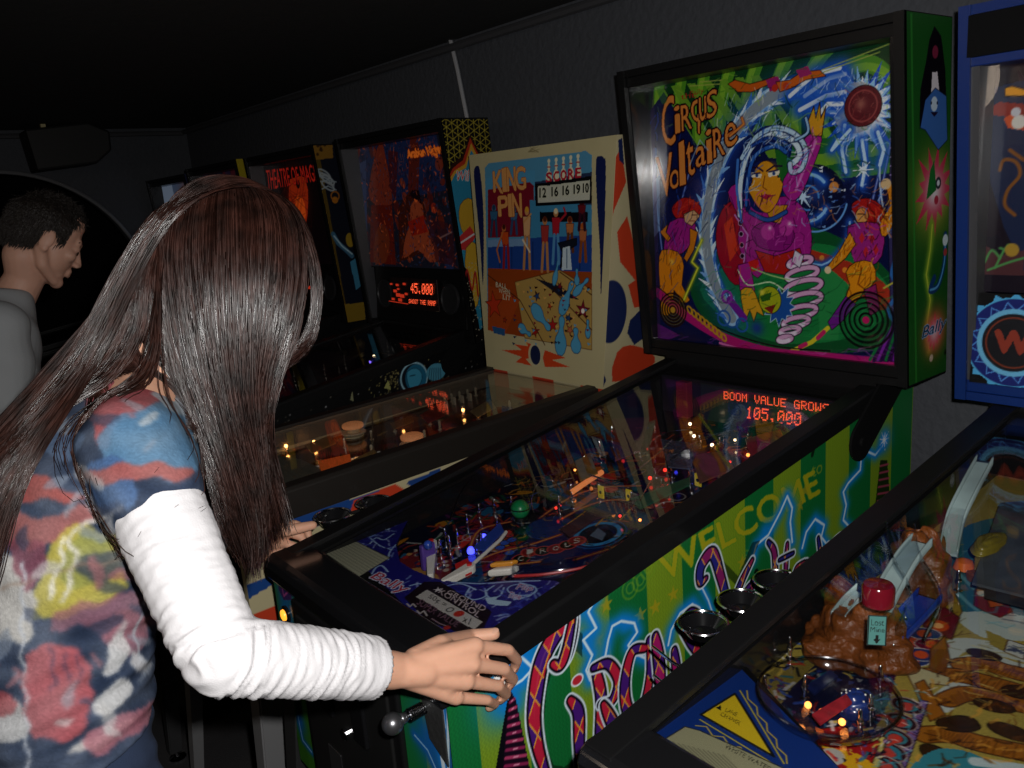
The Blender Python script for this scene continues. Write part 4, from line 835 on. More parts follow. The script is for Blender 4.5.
legs(KP, XK, WK, YK, 1.30, top=.66, m=mat('kp_leg', (.34,.34,.35), .5, .6))
coin_door(KP, XK-.16, XK+.14, .53, .80, YK)
# cabinet side art: navy, scarlet and cream wedges
c = Canvas((XK+WK, YK, .502), (XK+WK, 1.30, .502), (XK+WK, 1.30, kz(1.30)), (XK+WK, YK, KH), .004, 'b8ad88')
c.poly('230,520 300,515 385,488 372,503 330,520 300,535 250,570', '174080'); c.poly('365,505 420,478 408,486 398,497 350,516', 'b8402c') if False else None
c.poly('354,500 396,484 406,490 372,506 350,512', 'c03c20'); c.poly('398,484 410,480 420,484 405,491', 'b8ad88'); c.poly('405,483 440,468 440,480 415,488', '1c3c78')
c.poly('200,600 275,575 275,583 240,604 200,625', '174080'); c.poly('245,618 278,604 278,628 250,632', 'c03c20'); c.poly('200,640 300,632 300,700 200,720', '174080')
c.build('side_art', PRINT, KP)
# playfield under glass
ka = .898; kpf = lambda u, v, h=0.: hit(u, v, (0, 0, ka+h), (0, -KPS, 1)); KA0 = YK+.06
MB().prism([(XK-WK+.02, KA0, ka+KPS*KA0-.013), (XK+WK-.02, KA0, ka+KPS*KA0-.013), (XK+WK-.02, KA0, ka+KPS*KA0-.001), (XK-WK+.02, KA0, ka+KPS*KA0-.001)], (0, 1.07-KA0, KPS*(1.07-KA0))).build('playfield_board', WOOD, KP)
c = Canvas((XK-WK+.02, KA0, ka+KPS*KA0), (XK+WK-.02, KA0, ka+KPS*KA0), (XK+WK-.02, 1.07, ka+KPS*1.07), (XK-WK+.02, 1.07, ka+KPS*1.07), .003, '4c2410')
for k in range(150):
    c.dot((rng.rand()*.46, rng.rand()*.96), .01+.03*rng.rand(), ['6c1c14','3c1c10','80501c','24304c','5c2c14','1c100c','90281c','a08050'][k % 8], px=False, ry=.008+.02*rng.rand(), rot=rng.rand()*3, line='140804')
c.poly([(0,0),(.46,0),(.46,.06),(.30,.12),(.16,.12),(0,.06)], '5c5a48', px=False)
for i in range(6): c.poly(star_pts((.08+.3*rng.rand(), .2+.6*rng.rand()), .012, .03, 5), 'a02c1c', px=False, line='201008')
c.stroke('430,430 470,405 530,395', .010, '8c2018')
c.build('playfield_art', PFP, KP)
MB().prism([(XK-WK+.02, .155, ka+.02), (XK+WK-.02, .155, ka+.02), (XK+WK-.02, .23, ka+.03), (XK+.05, .28, ka+.035), (XK-.05, .28, ka+.035), (XK-WK+.02, .23, ka+.03)], (0, 0, .004)).build('apron', mat('kp_apron', (.16,.16,.13), .4), KP)
cap = mat('bumper_cap', (.85,.42,.22), .4, emit=(1,.35,.12), es=.25); bbody = mat('bumper_body', (.55,.48,.30), .5); lampK = mat('lamp_warm', (1,.7,.3), .4, emit=(1,.42,.10), es=14)
def bumper(root, u, v, r=.030, body=bbody, capm=cap):
    p = kpf(u, v); b = MB().lathe([(r*.95,0),(r*.95,.004),(r*.6,.006),(r*.62,.022),(r*.7,.024)], p, seg=22).build('bumper_body', body, root, smooth=True)
    MB().lathe([(r*1.15,.010),(r*1.15,.013)], p, seg=22).build('bumper_skirt', mat('skirt_cream', (.6,.55,.4), .4), b)
    q = [(r*.96*(1+.04*(k % 2)), .026+.0) for k in range(1)]
    MB().lathe([(r*.95,.025),(r,.028),(r,.034),(r*.85,.037),(.002,.038)], p, seg=26).build('bumper_cap', capm, b, smooth=True)
    return b
bumper(KP, 354, 436); bumper(KP, 413, 448); bumper(KP, 350, 424) if False else None
for u, v in ((286,446),(314,442),(402,421),(463,410),(500,420),(479,422),(322,464),(356,461)):
    t = MB().lathe([(.006,0),(.006,.012)], kpf(u, v), seg=10).build('lamp_socket', STEEL, KP); MB().sphere(kpf(u, v, .016), .0050, 8).build('lamp_bulb', lampK, t, smooth='all')
for q, m in (('305,446 330,436 336,444 312,454', mat('kp_plastic_a', (.45,.22,.06), .3, var=.4)), ('318,462 350,455 352,464 322,474', mat('kp_plastic_b', (.6,.15,.04), .3, emit=(1,.15,.02), es=.15)), ('390,424 412,416 414,422 394,430', mat('kp_plastic_c', (.35,.18,.06), .3)), ('420,416 436,406 445,416 428,424', mat('kp_plastic_d', (.30,.03,.02), .3)), ('350,462 374,450 378,454 356,466', mat('kp_plastic_e', (.40,.25,.08), .3)), ('470,412 490,400 496,408 478,418', mat('kp_plastic_f', (.35,.25,.12), .3))):
    MB().prism([kpf(*map(float, z.split(',')), .026) for z in q.split()], (0,0,.003)).build('plastic_shield', m, KP, bevel=.001)
for u, v in ((300,440),(333,432),(345,448),(372,440),(372,455),(395,432),(430,425),(445,405),(452,402),(460,400),(468,398),(476,396),(440,430),(365,410),(385,408),(510,410),(425,440)):
    MB().lathe([(.006,0),(.006,.003),(.003,.004),(.004,.024),(.002,.028)], kpf(u, v), seg=8).build('post', mat('kp_post', (.45,.40,.28), .3, .2), KP, smooth=True)
for u, v in ((446,404),(454,401),(462,399),(470,397)): MB().obox(kpf(u, v, .012), (.016,0,0), (0,.004,0), (0,0,.024)).build('drop_target', mat('kp_target', (.5,.45,.33), .4), KP, bevel=.001)
MB().tube([kpf(374,395,.03), kpf(372,440,.03), kpf(376,458,.02)], .0015, 6).build('guide_wire', CHR, KP); MB().tube([kpf(300,470,.02), kpf(340,462,.02), kpf(380,452,.02)], .003, 6).build('rubber_ring', mat('white_rubber', (.6,.58,.5), .6), KP)
# wedge backbox
fy = lambda z: 1.025+.045*(z-.97)/.70
def FP(u, v): return hit(u, v, (0, 1.025, .97), (0, -1, .045/.70))
kTL, kTR, kBR, kBL = FP(469,155), FP(617,135), FP(603,391), FP(487,366)
zt_ = (kTL[2]+kTR[2])/2; zb_ = (kBL[2]+kBR[2])/2
kTL = np.array([kTL[0], fy(zt_), zt_]); kTR = np.array([kTR[0], fy(zt_), zt_]); kBL = np.array([kBL[0], fy(zb_), zb_]); kBR = np.array([kBR[0], fy(zb_), zb_])
zlo = kz(1.1)+.0 
back = lambda p, d: np.array([p[0], d, p[2]])
mb = MB(); bt = 1.28; bb = 1.31
mb.add([kBL, kBR, kTR, kTL, back(kBL, bb), back(kBR, bb), back(kTR, bt), back(kTL, bt)], [(0,1,2,3),(5,4,7,6),(1,5,6,2),(4,0,3,7),(3,2,6,7),(4,5,1,0)])
mb.build('backbox_housing', CRM, KP, bevel=.003)
kb2L = np.array([XK-WK+.005, 1.035, zlo-.02]); kb2R = np.array([XK+WK-.005, 1.035, zlo-.02])
MB().add([kb2L, kb2R, kBR+[0,.004,.0], kBL+[0,.004,0], back(kb2L,1.30), back(kb2R,1.30), back(kBR,1.30), back(kBL,1.30)], [(0,1,2,3),(5,4,7,6),(1,5,6,2),(4,0,3,7),(3,2,6,7),(4,5,1,0)]).build('backbox_neck', CRM, KP)
c = Canvas(kb2L, kb2R, kBR+[0,.004,0], kBL+[0,.004,0], .003, 'b8ad88')
W_ = np.linalg.norm(kBR-kBL)
for a, b in ((0,.19),(.42,.60),(.82,1.01)): 
    t = c.P; m = (t[...,0] > a*W_) & (t[...,0] < b*W_); c.img[m] = hx('b83a20')
c.build('neck_art', PRINT, KP)
c = Canvas(kBL, kBR, kTR, kTL, .0018, 'b3a880')
for k in range(60): c.dot((rng.rand()*.6, rng.rand()*.7), .01+.04*rng.rand(), 'a0946c', px=False, soft=1, a=.16)
for k in range(14): c.stroke([(530+rng.rand()*12,146+rng.rand()*6),(528+rng.rand()*12,152)], .0015, '706444', a=.5)
c.poly('474,172 477,166 480,170 483,200 484,240 483,286 480,240 476,200', '161e48', smooth=4); c.poly('596,162 600,156 604,158 606,166 605,220 603,260 601,296 600,250 597,200', '161e48', smooth=4)
# feather and ball emblem
c.poly('514,344 528,346 526,342 536,346 530,352 538,356 526,359 532,366 516,362 522,357 502,350 522,350', 'c0401c'); c.poly('545,350 566,358 552,360 570,367 545,367 543,358', 'c0401c'); c.poly('553,349 575,350 553,356', 'c0401c') if False else None
c.dot((535,355), .030, 'b8ad88', ry=.036); c.dot((535.5,355), .023, '182040', ry=.029)
# picture
px0 = 'TL'
c.poly('485,168 489,163 586,151 592,155 592,345 588,349 492,330 488,325', '4c88a8')
c.poly('488,188 490,224 488,236 530,236 530,186 505,182', '701420'); c.poly('486,178 535,170 535,185 486,190', '4a8cb0')
c.poly('488,190 530,182 534,186 534,236 488,238', '701424')
c.poly('535,182 592,172 592,256 535,250', '24304c'); c.poly('530,200 592,205 592,255 530,250', '3a7ca0'); c.poly('540,212 588,212 588,222 540,222', '0c0c14')
c.poly('488,240 592,235 592,276 488,272', '1c3c80'); 
for x in (500,512,533,548,565,580): c.stroke([(x,242),(x,270)], .003, '10204c'); 
c.poly('488,240 530,238 530,246 488,247', '6c8cb0')
c.poly('488,268 592,272 592,350 488,330', '8c3c14'); c.poly('515,282 560,270 592,290 592,350 525,338', 'a88848', line='402010'); c.poly('488,285 520,300 505,335 488,330', '9c4018')
for pts in ('488,275 520,300 545,345','560,272 592,295','540,276 592,330'): c.stroke(pts, .003, '402010')
c.poly('535,278 560,296 580,300 560,286', '1c1c28') 
# scattering pins and impact stars
for (x, y, r, ry, ro, col) in ((540,316,.040,.026,.7,'4c94b8'),(556,274,.012,.030,.3,'4c94b8'),(566,300,.022,.042,.5,'4c94b8'),(580,288,.014,.03,.9,'4c94b8'),(561,338,.028,.044,.1,'4c94b8'),(524,330,.024,.018,.4,'4c94b8'),(576,342,.024,.028,0,'4c94b8'),(588,330,.012,.02,0,'4c94b8'),(577,278,.012,.018,0,'4c94b8')):
    q = c.px([(x, y)])[0]; big = max(r, ry); sml = min(r, ry); ax_ = np.array([math.sin(ro), math.cos(ro)]) if ry >= r else np.array([math.cos(ro), -math.sin(ro)]); nx_ = np.array([-ax_[1], ax_[0]])
    prof_ = [(-1.15,.35),(-.9,.75),(-.4,1.),(0,.85),(.35,.48),(.7,.30),(.9,.42),(1.15,.50),(1.35,.38),(1.45,.1)]
    c.poly([q+ax_*big*a_+nx_*sml*b_*.9 for a_, b_ in prof_]+[q+ax_*big*a_-nx_*sml*b_*.9 for a_, b_ in prof_[::-1]], col, px=False, line='1c3c5c', lw=.002)
for (x, y, r, col) in ((494,305,.045,'b03018'),(553,325,.022,'a02020'),(583,310,.028,'701428'),(537,296,.016,'20406c'),(570,330,.016,'b06040'),(535,332,.018,'902018'),(569,318,.014,'20406c'),(505,320,.010,'a02c18'),(560,286,.012,'701428'),(550,306,.012,'b03818')): c.poly(star_pts(c.px([(x,y)])[0], r*.4, r, 5, .3+x), col, px=False, line='301008')
for k in range(70):
    x, y = 510+rng.rand()*80, 282+rng.rand()*62; c.poly([(x,y),(x+2+2*rng.rand(),y+1),(x+1,y+3)], ['301008','4c94b8','c89850','701428','20304c'][k % 5])
c.dot((583,311), .007, 'e8e0d0'); c.poly('492,326 505,329 505,336 494,333', '28507c')
# the people in the picture, plain figures
def fig(x, y, h, top, leg, skin='b07040', hair='201008', dx=0): 
    c.dot((x+dx, y-h*.45), .010, skin, ry=.012); c.dot((x+dx, y-h*.48), .008, hair); c.poly([(x-4+dx*.7,y-h*.37),(x+4+dx*.7,y-h*.37),(x+3,y-h*.05),(x-3,y-h*.05)], top, line='200808', lw=.0015); c.stroke([(x-1.5,y-h*.05),(x-3-dx*.4,y+h*.45)], .011, leg); c.stroke([(x+2,y-h*.05),(x+3,y+h*.45)], .011, leg)
fig(506,248,44,'b84418','901c20','b06030','401810',dx=-2); c.stroke('503,232 497,250 500,262', .007, 'b06030'); fig(527,240,64,'c89868','b07848','c08850','c89028'); c.stroke('524,222 531,214', .006, 'c08850'); c.stroke('523,240 530,252', .006, 'd8c8a8')
fig(545,246,56,'98302c','b07848','b07040','502010'); fig(556,238,56,'a01c28','4c84b0','b07848','d8c8a0'); c.stroke('559,222 566,214 564,208', .007, 'a01c28')
fig(570,236,34,'b06838','5c3018','a86038','602010'); fig(583,244,38,'a86038','80401c','a86038','a8501c'); fig(582,216,30,'60141c','301020','60141c','401018'); fig(494,222,30,'2c5878','20405c','3c6c8c','203850'); fig(514,222,26,'3c5c80','2c4468','50708c','203048')
c.poly('558,243 577,238 577,245 565,252 566,268 560,268 562,252', '141824', line='000000'); c.poly('563,248 570,246 572,270 562,270', 'b8c8d0'); c.stroke('567,249 567,268', .003, '203c60')
for t_, q in (('BALL','496,287 507,289 507,284 496,282'),('WHEN','499,293 510,295 510,290 499,288'),('LIT','503,299 511,301 511,296 503,294')): c.text(t_, [tuple(map(float, z.split(','))) for z in q.split()], 'c8c0a0')
# lettering
kt = dict(line='d0904c', lw=1, line2='7c3414', lw2=2)
for ch, q in (('K','494,192 503,193 502,170 493,172'),('I','503,191 508,191 507,168 502,169'),('N','508,191 516,190 515,167 507,168'),('G','516,190 526,189 525,167 515,167'),('P','499,216 509,217 508,195 498,197'),('I','509,216 513,216 512,194 508,195'),('N','513,216 522,217 521,194 512,194')): c.text(ch, [tuple(map(float, z.split(','))) for z in q.split()], 'c88c50', **kt)
# pins over the word SCORE, and the score reels
for i, ch in enumerate('SCORE'):
    x = 549+i*7.3; y = 168-i*1.2
    c.dot((x, y+10), .0125, 'd8d0b0', ry=.020); c.dot((x, y-1), .005, 'd8d0b0', ry=.012); c.dot((x, y-7), .006, 'd8d0b0'); c.stroke([(x-1.5,y-1),(x+1.5,y-1)], .003, 'a02020')
    c.text(ch, [(x-2.6,y+14.5),(x+2.8,y+14),(x+2.8,y+4.5),(x-2.6,y+5)], 'a82030', line='a82030', lw=1)
c.poly('535,184 592,176 592,203 536,206', '0c0c10'); c.poly('538,187 590,180 590,200 538,203', 'b8b8a8')
c.build('backglass', paint_mat('kp_glass_print', .22, .03, coat=.35), KP)
# reel numerals are separate wheels behind windows
def fpq(x0, y0, x1, y1, x2, y2, x3, y3): return [FP(x0,y0), FP(x1,y1), FP(x2,y2), FP(x3,y3)]
for i, (x, tx) in enumerate(((543,'12'),(555,'16'),(566,'16'),(577,'19'),(586,'10'))):
    y = 194-i*1.2-1; w2 = 4.2 if i < 4 else 3.6
    cc = Canvas(*[p_+np.array([0,-.0012,0]) for p_ in fpq(x-w2,y+6.5,x+w2,y+6,x+w2,y-7.5,x-w2,y-7)], .0012, 'c0c0ac')
    cc.text(tx, [(x-w2*.75,y+4.5),(x+w2*.75,y+4.2),(x+w2*.75,y-5),(x-w2*.75,y-4.8)], '10140c', line='10140c', lw=1); cc.build('score_reel', PRINT, KP)
c.text(',', [(560,205),(562,205),(562,200),(560,200)], '0c0c0c')
# right side of the wedge
q0, q1, q2, q3 = kBR, back(kBR, bb), back(kTR, bt), kTR
c = Canvas(q0, q1, q2, q3, .0025, 'b8ad88'); red = 'c03c20'; nv = '182450'
c.poly('615,158 621,148 626,182 614,210 604,250 607,270 603,300 601,250', red, smooth=0); c.poly('618,140 622,138 624,165 619,160', nv)
c.poly('617,232 627,216 634,245 640,270 638,284 620,262', red); c.poly('632,275 646,300 647,318 640,322 636,292', red) if False else c.poly('628,285 642,275 644,305 634,308', red)
c.dot((611,312), .060, nv, ry=.085); c.poly('595,250 602,250 602,380 590,380', 'b8ad88'); 
c.poly('630,320 642,308 648,335 634,345 627,333', nv); c.poly('617,352 632,345 650,352 655,362 640,374 612,382', red, smooth=2); c.poly('602,370 606,380 602,390', nv)
c.build('side_art', PRINT, KP)
# ================================================================== machines further along the wall
def modern(X, label, base='0a0a10', rail=BLK, group=None, glass=True, sidecol=BLK, W=.29):
    r = empty('pinball_machine', (X, .65, 0), label, 'pinball machine', group)
    cabinet(r, X, W, 0, 1.30, .885, .153, sidecol); rails(r, X, W, 0, 1.14, .885, .153, m=rail); glasspane(r, X, W, 0, 1.14, .885, .153); legs(r, X, W, 0, 1.30); pedestal(r, X, W, 1.135, 1.30, 1.05, 1.10)
    hinge(r, X, W); coin_door(r, X-.17, X+.17, .50, .86, 0)
    MB().prism([(X-.265,.07,.888),(X+.265,.07,.888),(X+.265,.28,.90),(X+.06,.36,.903),(X-.06,.36,.903),(X-.265,.28,.90)], (0,0,.004)).build('apron', BLK, r)
    for sx in (-1, 1): MB().lathe([(.016,0),(.016,.004),(.012,.006)], (X+sx*W, .045, .845), (sx,0,0), 16).build('flipper_button', redp, r, smooth=True)
    return r
def speaker_panel(r, X, y, z0, z1, half=.31, dm=True):
    sp = MB().prism([(X-half, y-.010, z0), (X+half, y-.010, z0), (X+half, y+.006, z1), (X-half, y+.006, z1)], (0,.012,0)).build('speaker_panel', BLK, r, bevel=.002)
    for sx in (-1, 1):
        mb = MB()
        mb.lathe([(.055,0),(.055,.006),(.050,.008),(.048,.003),(.02,.001)], (X+sx*(half-.085), y-.008, (z0+z1)/2), (0,-1,.08), 24).build('speaker_grille', mat('grille_black', (.02,.02,.022), .35), sp, smooth=True)
    return sp
# --- arabian machine
XA = -1.50
TA = modern(XA, 'black starry pinball machine with a gold lattice arch on its side, next to cream machine')
a0, a1, ay, az0, az1 = backbox(TA, XA, .365, 1.125, 1.05, 1.795, BLK, inner=mat('flash_grey_lining', (.05,.05,.055), .45))  # black recess lining coloured grey, standing in for flash light on it
speaker_panel(TA, XA, 1.143, 1.09, 1.30)
AY = 1.145
c = Canvas((XA-.335, AY, 1.30), (XA+.335, AY, 1.30), (XA+.335, AY, 1.755), (XA-.335, AY, 1.755), .0026, '14141e')
c.img *= 1.0
c.poly('352,145 436,132 446,190 400,200 360,200', '141c38'); 
for k in range(60): c.dot((355+rng.rand()*95, 145+rng.rand()*120), .008+.02*rng.rand(), ['101428','40100c','1c2444','581808','301018','24303c','6c2410'][k % 7], ry=.01+.03*rng.rand(), rot=rng.rand(), a=.8)
c.poly('374,160 381,140 386,158 390,180 392,215 370,200 370,180', '5c2014', line='200604', smooth=2); c.poly('371,205 392,205 396,265 370,262', '481008'); c.poly('388,150 398,152 396,200 390,190', '301018')
c.poly('410,140 416,134 420,150 418,200 408,190', '401410'); c.poly('398,210 410,190 425,205 430,250 400,262', '301008')
c.poly('411,206 418,199 423,207 425,222 440,256 430,262 418,250 404,258 405,240 410,224', '74301a', smooth=3); c.hatch('354,145 436,132 457,268 366,264', 260, ['8c3820','1c2c54','0c0810','a05028','401014','34486c'], 1.4, .022, jit=.5, a=.65); c.dot((416,199), .012, 'b04c20'); c.poly('409,196 412,190 419,190 422,205 417,200', '100408'); c.poly('408,222 424,215 428,232 412,236', '701408')
c.poly('376,232 384,224 390,240 386,262 374,262', '54200f', smooth=2); c.dot((434,208), .018, '701c10'); c.stroke('440,238 452,232', .006, 'c8b8a8'); c.poly('425,215 452,225 456,266 436,262', '301014', a=.7)
c.poly('357,165 366,160 368,262 362,262', '28304c'); c.text('Tales of the', [(409,148),(430,145),(430,142),(409,145)], 'a04018', a=.7); c.text('Arabian Nights', [(408,161),(446,156),(440,144),(407,150)], 'd86820', line='d86820', lw=1, line2='601808', lw2=2)
for k in range(900):
    x, y = 354+rng.rand()*104, 136+rng.rand()*132; q = c.px([(x, y)])[0]; L__ = .004+.012*rng.rand(); an_ = rng.rand()*3.1
    c.stroke([q, q+L__*np.array([math.cos(an_), math.sin(an_)])], .0015+.004*rng.rand(), ['100a14','28080a','8c3018','1c2c50','501010','0c0c18','b04c24','302038'][k % 8], px=None, a=.75)
c.build('backglass', paint_mat('red_lit_print', .25, .28, coat=.3), TA)
MB().box((XA-.345, AY+.001, 1.295), (XA+.345, AY+.006, 1.76)).build('backglass_pane', BLK, TA)
dm = MB().box((XA-.165, 1.128, 1.145), (XA+.155, 1.134, 1.262)).build('dot_matrix_display', mat('display_dark', (.02,.01,.01), .3), TA, bevel=.002)
Y2 = 1.127; qq = lambda s_: [ony(*map(float, z.split(',')), Y2-.001) for z in s_.split()]
dmd(dm, [('45,000', qq('411,293 433,295 433,284 411,283')), ('SHOOT THE RAMP', qq('409,303 436,306 436,301 409,299'))], LED, 'display_lettering')
mb = MB()
for x, y, r in ((397,285,1.),(404,284,1.),(395,291,1.2),(398,295,1.5),(402,296,1.5),(406,294,1.),(393,299,1.),(400,300,1.3),(391,284,.8),(398,289,.8)):
    p, q = ony(x-r*1.2, y+r, Y2-.002), ony(x+r*1.2, y-r, Y2-.002); mb.box((p[0], Y2-.002, p[2]), (q[0], Y2-.001, q[2]))
mb.tube([ony(389,301,Y2-.001), ony(408,304,Y2-.001)], .0015, 4)
mb.build('display_picture', LEDD, dm, kind='stuff')
c = Canvas((XA+.365, 1.128, 1.055), (XA+.365, 1.299, 1.055), (XA+.365, 1.253, 1.79), (XA+.365, 1.068, 1.79), .002, '0c0a0a')
P = c.P; gx = P[...,0]; gy = P[...,1]
s1 = .022
lat = (np.abs(np.sin(gx/s1*math.pi)) < .16) | (np.abs(np.sin((gx*.5+gy*.866)/s1*math.pi)) < .16) | (np.abs(np.sin((gx*.5-gy*.866)/s1*math.pi)) < .16)
hi_ = gy > .40; c.img[lat & hi_] = hx('a09030')
c.poly('448,172 452,164 462,156 470,134 478,150 490,156 497,160 505,300 470,340 448,260', '2c1208'); c.poly('449,176 453,168 463,160 470,138 478,154 490,160 500,165 505,300 470,340 448,260', 'a83018'); c.poly('449,180 454,171 465,164 471,143 478,158 492,164 505,168 505,300 480,330 455,260', 'c0902c'); c.poly('450,184 455,174 466,168 471,150 478,162 492,168 505,172 505,300 480,330 455,260', '287c9c')
c.text('Wil', [(457,181),(470,181),(469,170),(457,171)], 'c02c2c', line='c8d8d8', lw=1, shear=.3); c.poly('448,200 458,220 470,240 478,345 462,340 452,260', '2c84a4'); c.poly('460,205 468,198 474,205 475,235 470,230 464,235 459,220', 'b89028', line='402008', smooth=2); c.poly('458,238 470,226 476,236 468,250 458,250', 'b83030'); c.stroke('459,244 474,234', .006, 'c8c8c8'); c.poly('466,248 478,245 480,290 474,310 466,280', 'c0982c', line='402008', smooth=2); 
c.poly('458,262 468,270 480,330 488,350 462,345', '0a0808')
for k in range(160): c.dot((460+rng.rand()*25, 262+rng.rand()*80), .0018, 'b0a890')
c.stroke('464,288 467,270 472,290 475,272 478,296', .006, 'a02020', smooth=4)
c.build('side_art', PRINT, TA)
c = Canvas((XA+.29, 0, .472), (XA+.29, 1.30, .472), (XA+.29, 1.30, zt(1.30)), (XA+.29, 0, .885), .003, '060608')
for k in range(700): 
    p = (rng.rand()*1.3, rng.rand()*.62); c.dot(p, .0012+.0016*rng.rand(), ['a0a0a0','605c50','807860'][k % 3], px=False)
for k in range(260): 
    q = c.px([(410+rng.randn()*16, 378+rng.randn()*9)])[0]; c.dot(q, .002, 'a89c60', px=False)
c.dot((412,380), .055, '0c1420', ry=.06); c.ring((414,378), .052, .006, '9cc8d8', ry=.052); c.dot((416,378), .042, '1c6484', ry=.048); c.poly('407,372 416,368 422,374 420,384 412,390 408,384', '3c90b0', line='082030', smooth=2); c.stroke('410,376 415,375', .003, '08202c'); c.dot((436,372), .04, '4c90a8', ry=.03); 
for k in range(6): c.stroke([(430+k*2,368),(428+k*2.6,382)], .002, '102c3c')
c.poly('384,388 388,380 391,390', '9c9c5c'); c.poly('350,400 352,392 354,402', '808060')
c.build('side_art', PRINT, TA)
c = playfield(TA, XA, .29, 0, 1.12, '060508', step=.005)
for k in range(90): c.dot((rng.rand()*.54, rng.rand()*1.08), .01+.03*rng.rand(), ['1c0c08','0c0c18','241408','0a0a0c','300c0c'][k % 5], px=False, ry=.012+.02*rng.rand(), rot=rng.rand()*3)
c.build('playfield_art', PFP, TA)
def TP(u, v, h=0.): return hit(u, v, (0, 0, .85+h), (0, -.105, 1))
g = TP(362, 356); t = MB().lathe([(.012,0),(.009,.02),(.016,.035),(.020,.05),(.014,.062),(.004,.07)], g, seg=16).build('genie_lamp_toy', mat('brass_toy', (.20,.15,.05), .4, .5, bump=.5, bs=90), TA, smooth=True)
MB().sphere(TP(375, 360, .02), .016, 16).build('crystal_ball', mat('blue_ball', (.02,.03,.15), .08, coat=1), TA, smooth='all')
for u, v, m, r in ((374,356,lampW,.0055),(400,338,lampR,.005),(370,362,mat('lamp_violet', (.3,.1,.9), .3, emit=(.25,.15,1), es=2),.005)): MB().sphere(TP(u, v, .02), r, 8).build('playfield_lamp', m, TA, smooth='all')
MB().prism([TP(*z, .03) for z in ((325,344),(334,343),(336,349),(326,348))], (0,0,.002)).build('lit_plastic', mat('lit_red_plastic', (.5,.03,.02), .4, emit=(1,.05,.03), es=.35), TA)
for u, v in ((283,384),(295,382),(300,392),(325,375),(340,378),(310,362),(350,350),(345,365),(388,352),(395,345)): MB().lathe(post(0, .04), TP(u, v), seg=8).build('post', mat('dull_steel', (.25,.23,.2), .35, 1), TA, smooth=True)
MB().prism([TP(*z, .04) for z in ((346,340),(358,336),(364,352),(350,360))], (0,0,.003)).build('ramp_flap', mat('brown_flap', (.07,.05,.03), .4, var=.7), TA)
# --- magic theatre machine
XM = -2.425
TM = modern(XM, 'pinball machine with fiery red backglass and gold rivets and chains down its backbox side')
backbox(TM, XM, .365, 1.125, 1.05, 1.795, BLK, inner=mat('flash_grey_lining', (.05,.05,.055), .45))
speaker_panel(TM, XM, 1.143, 1.09, 1.30)
c = Canvas((XM-.335, AY, 1.30), (XM+.335, AY, 1.30), (XM+.335, AY, 1.755), (XM-.335, AY, 1.755), .003, '0c0608')
c.dot((296,195), .12, '501008', soft=1); c.dot((298,200), .07, 'a82410', soft=1); c.poly('290,180 300,172 308,190 306,225 298,232 290,215', 'a02c10', smooth=3); c.poly('295,200 302,196 306,215 300,230', 'd85018', smooth=2)
c.dot((298,184), .02, '200808'); c.poly('275,180 285,168 300,166 312,172 314,180 300,176 288,180', '180406'); 
for k in range(40): c.stroke([(270+rng.rand()*42, 170+rng.rand()*60), (270+rng.rand()*42, 190+rng.rand()*60)], .003, ['380a06','60180a','1a0608'][k % 3], a=.5)
c.text('THEATRE OF MAGIC', [(268,190),(322,180),(318,164),(266,170)], 'b82418', line='300404', lw=1)
c.build('backglass', paint_mat('red_lit_print', .25, .28, coat=.3), TM)
MB().box((XM-.345, AY+.001, 1.295), (XM+.345, AY+.006, 1.76)).build('backglass_pane', BLK, TM)
dm = MB().box((XM-.165, 1.128, 1.145), (XM+.155, 1.134, 1.262)).build('dot_matrix_display', mat('display_dark', (.02,.01,.01), .3), TM, bevel=.002)
MB().box((XM+.02, 1.1265, 1.185), (XM+.10, 1.128, 1.20)).build('display_glow_line', LEDD, dm)
c = Canvas((XM+.365, 1.128, 1.055), (XM+.365, 1.299, 1.055), (XM+.365, 1.253, 1.79), (XM+.365, 1.068, 1.79), .003, '0c1020')
c.poly('311,140 317,140 350,330 342,330', '5c4814'); c.poly('310,138 332,138 333,158 314,160', '8c6420'); c.poly('340,305 364,302 366,325 344,327', '8c7020')
for i in range(14): c.dot((317+i*2.0, 172+i*10.2), .009, 'a08028', line='302008')
for k in range(14): c.dot((313+rng.rand()*16, 140+rng.rand()*16), .006, '3c2408')
for pts in ('316,170 324,174 332,180','318,176 326,178 334,186','318,182 328,180 336,182','320,190 328,186 336,190'): c.ring(tuple(map(float, pts.split()[1].split(','))), .03, .007, 'a0a8ac', ry=.012, rot=-.6); c.stroke(pts, .005, '9ca8b0')
c.dot((335,200), .014, 'b87018'); c.ring((335,196), .018, .006, 'a8641c'); c.stroke('333,234 338,243 346,250 352,256', .020, '3c6884'); c.stroke('334,236 342,246 352,254', .006, 'a8c8d8'); c.poly('350,262 356,258 361,286 356,290', '3c80a0'); c.dot((350,240), .02, 'a08020', ry=.03)
c.build('side_art', PRINT, TM)
c = playfield(TM, XM, .29, 0, 1.12, '060406', step=.008); 
for k in range(40): c.dot((rng.rand()*.54, rng.rand()*1.08), .02+.03*rng.rand(), ['1c0808','100810','241004'][k % 3], px=False)
c.build('playfield_art', PFP, TM)
for u, v, m in ((298,288,lampR),(306,292,lampR),(292,296,lampR)): MB().sphere(hit(u, v, (0,0,.90), (0,-.105,1)), .009, 8).build('playfield_lamp', m, TM, smooth='all')
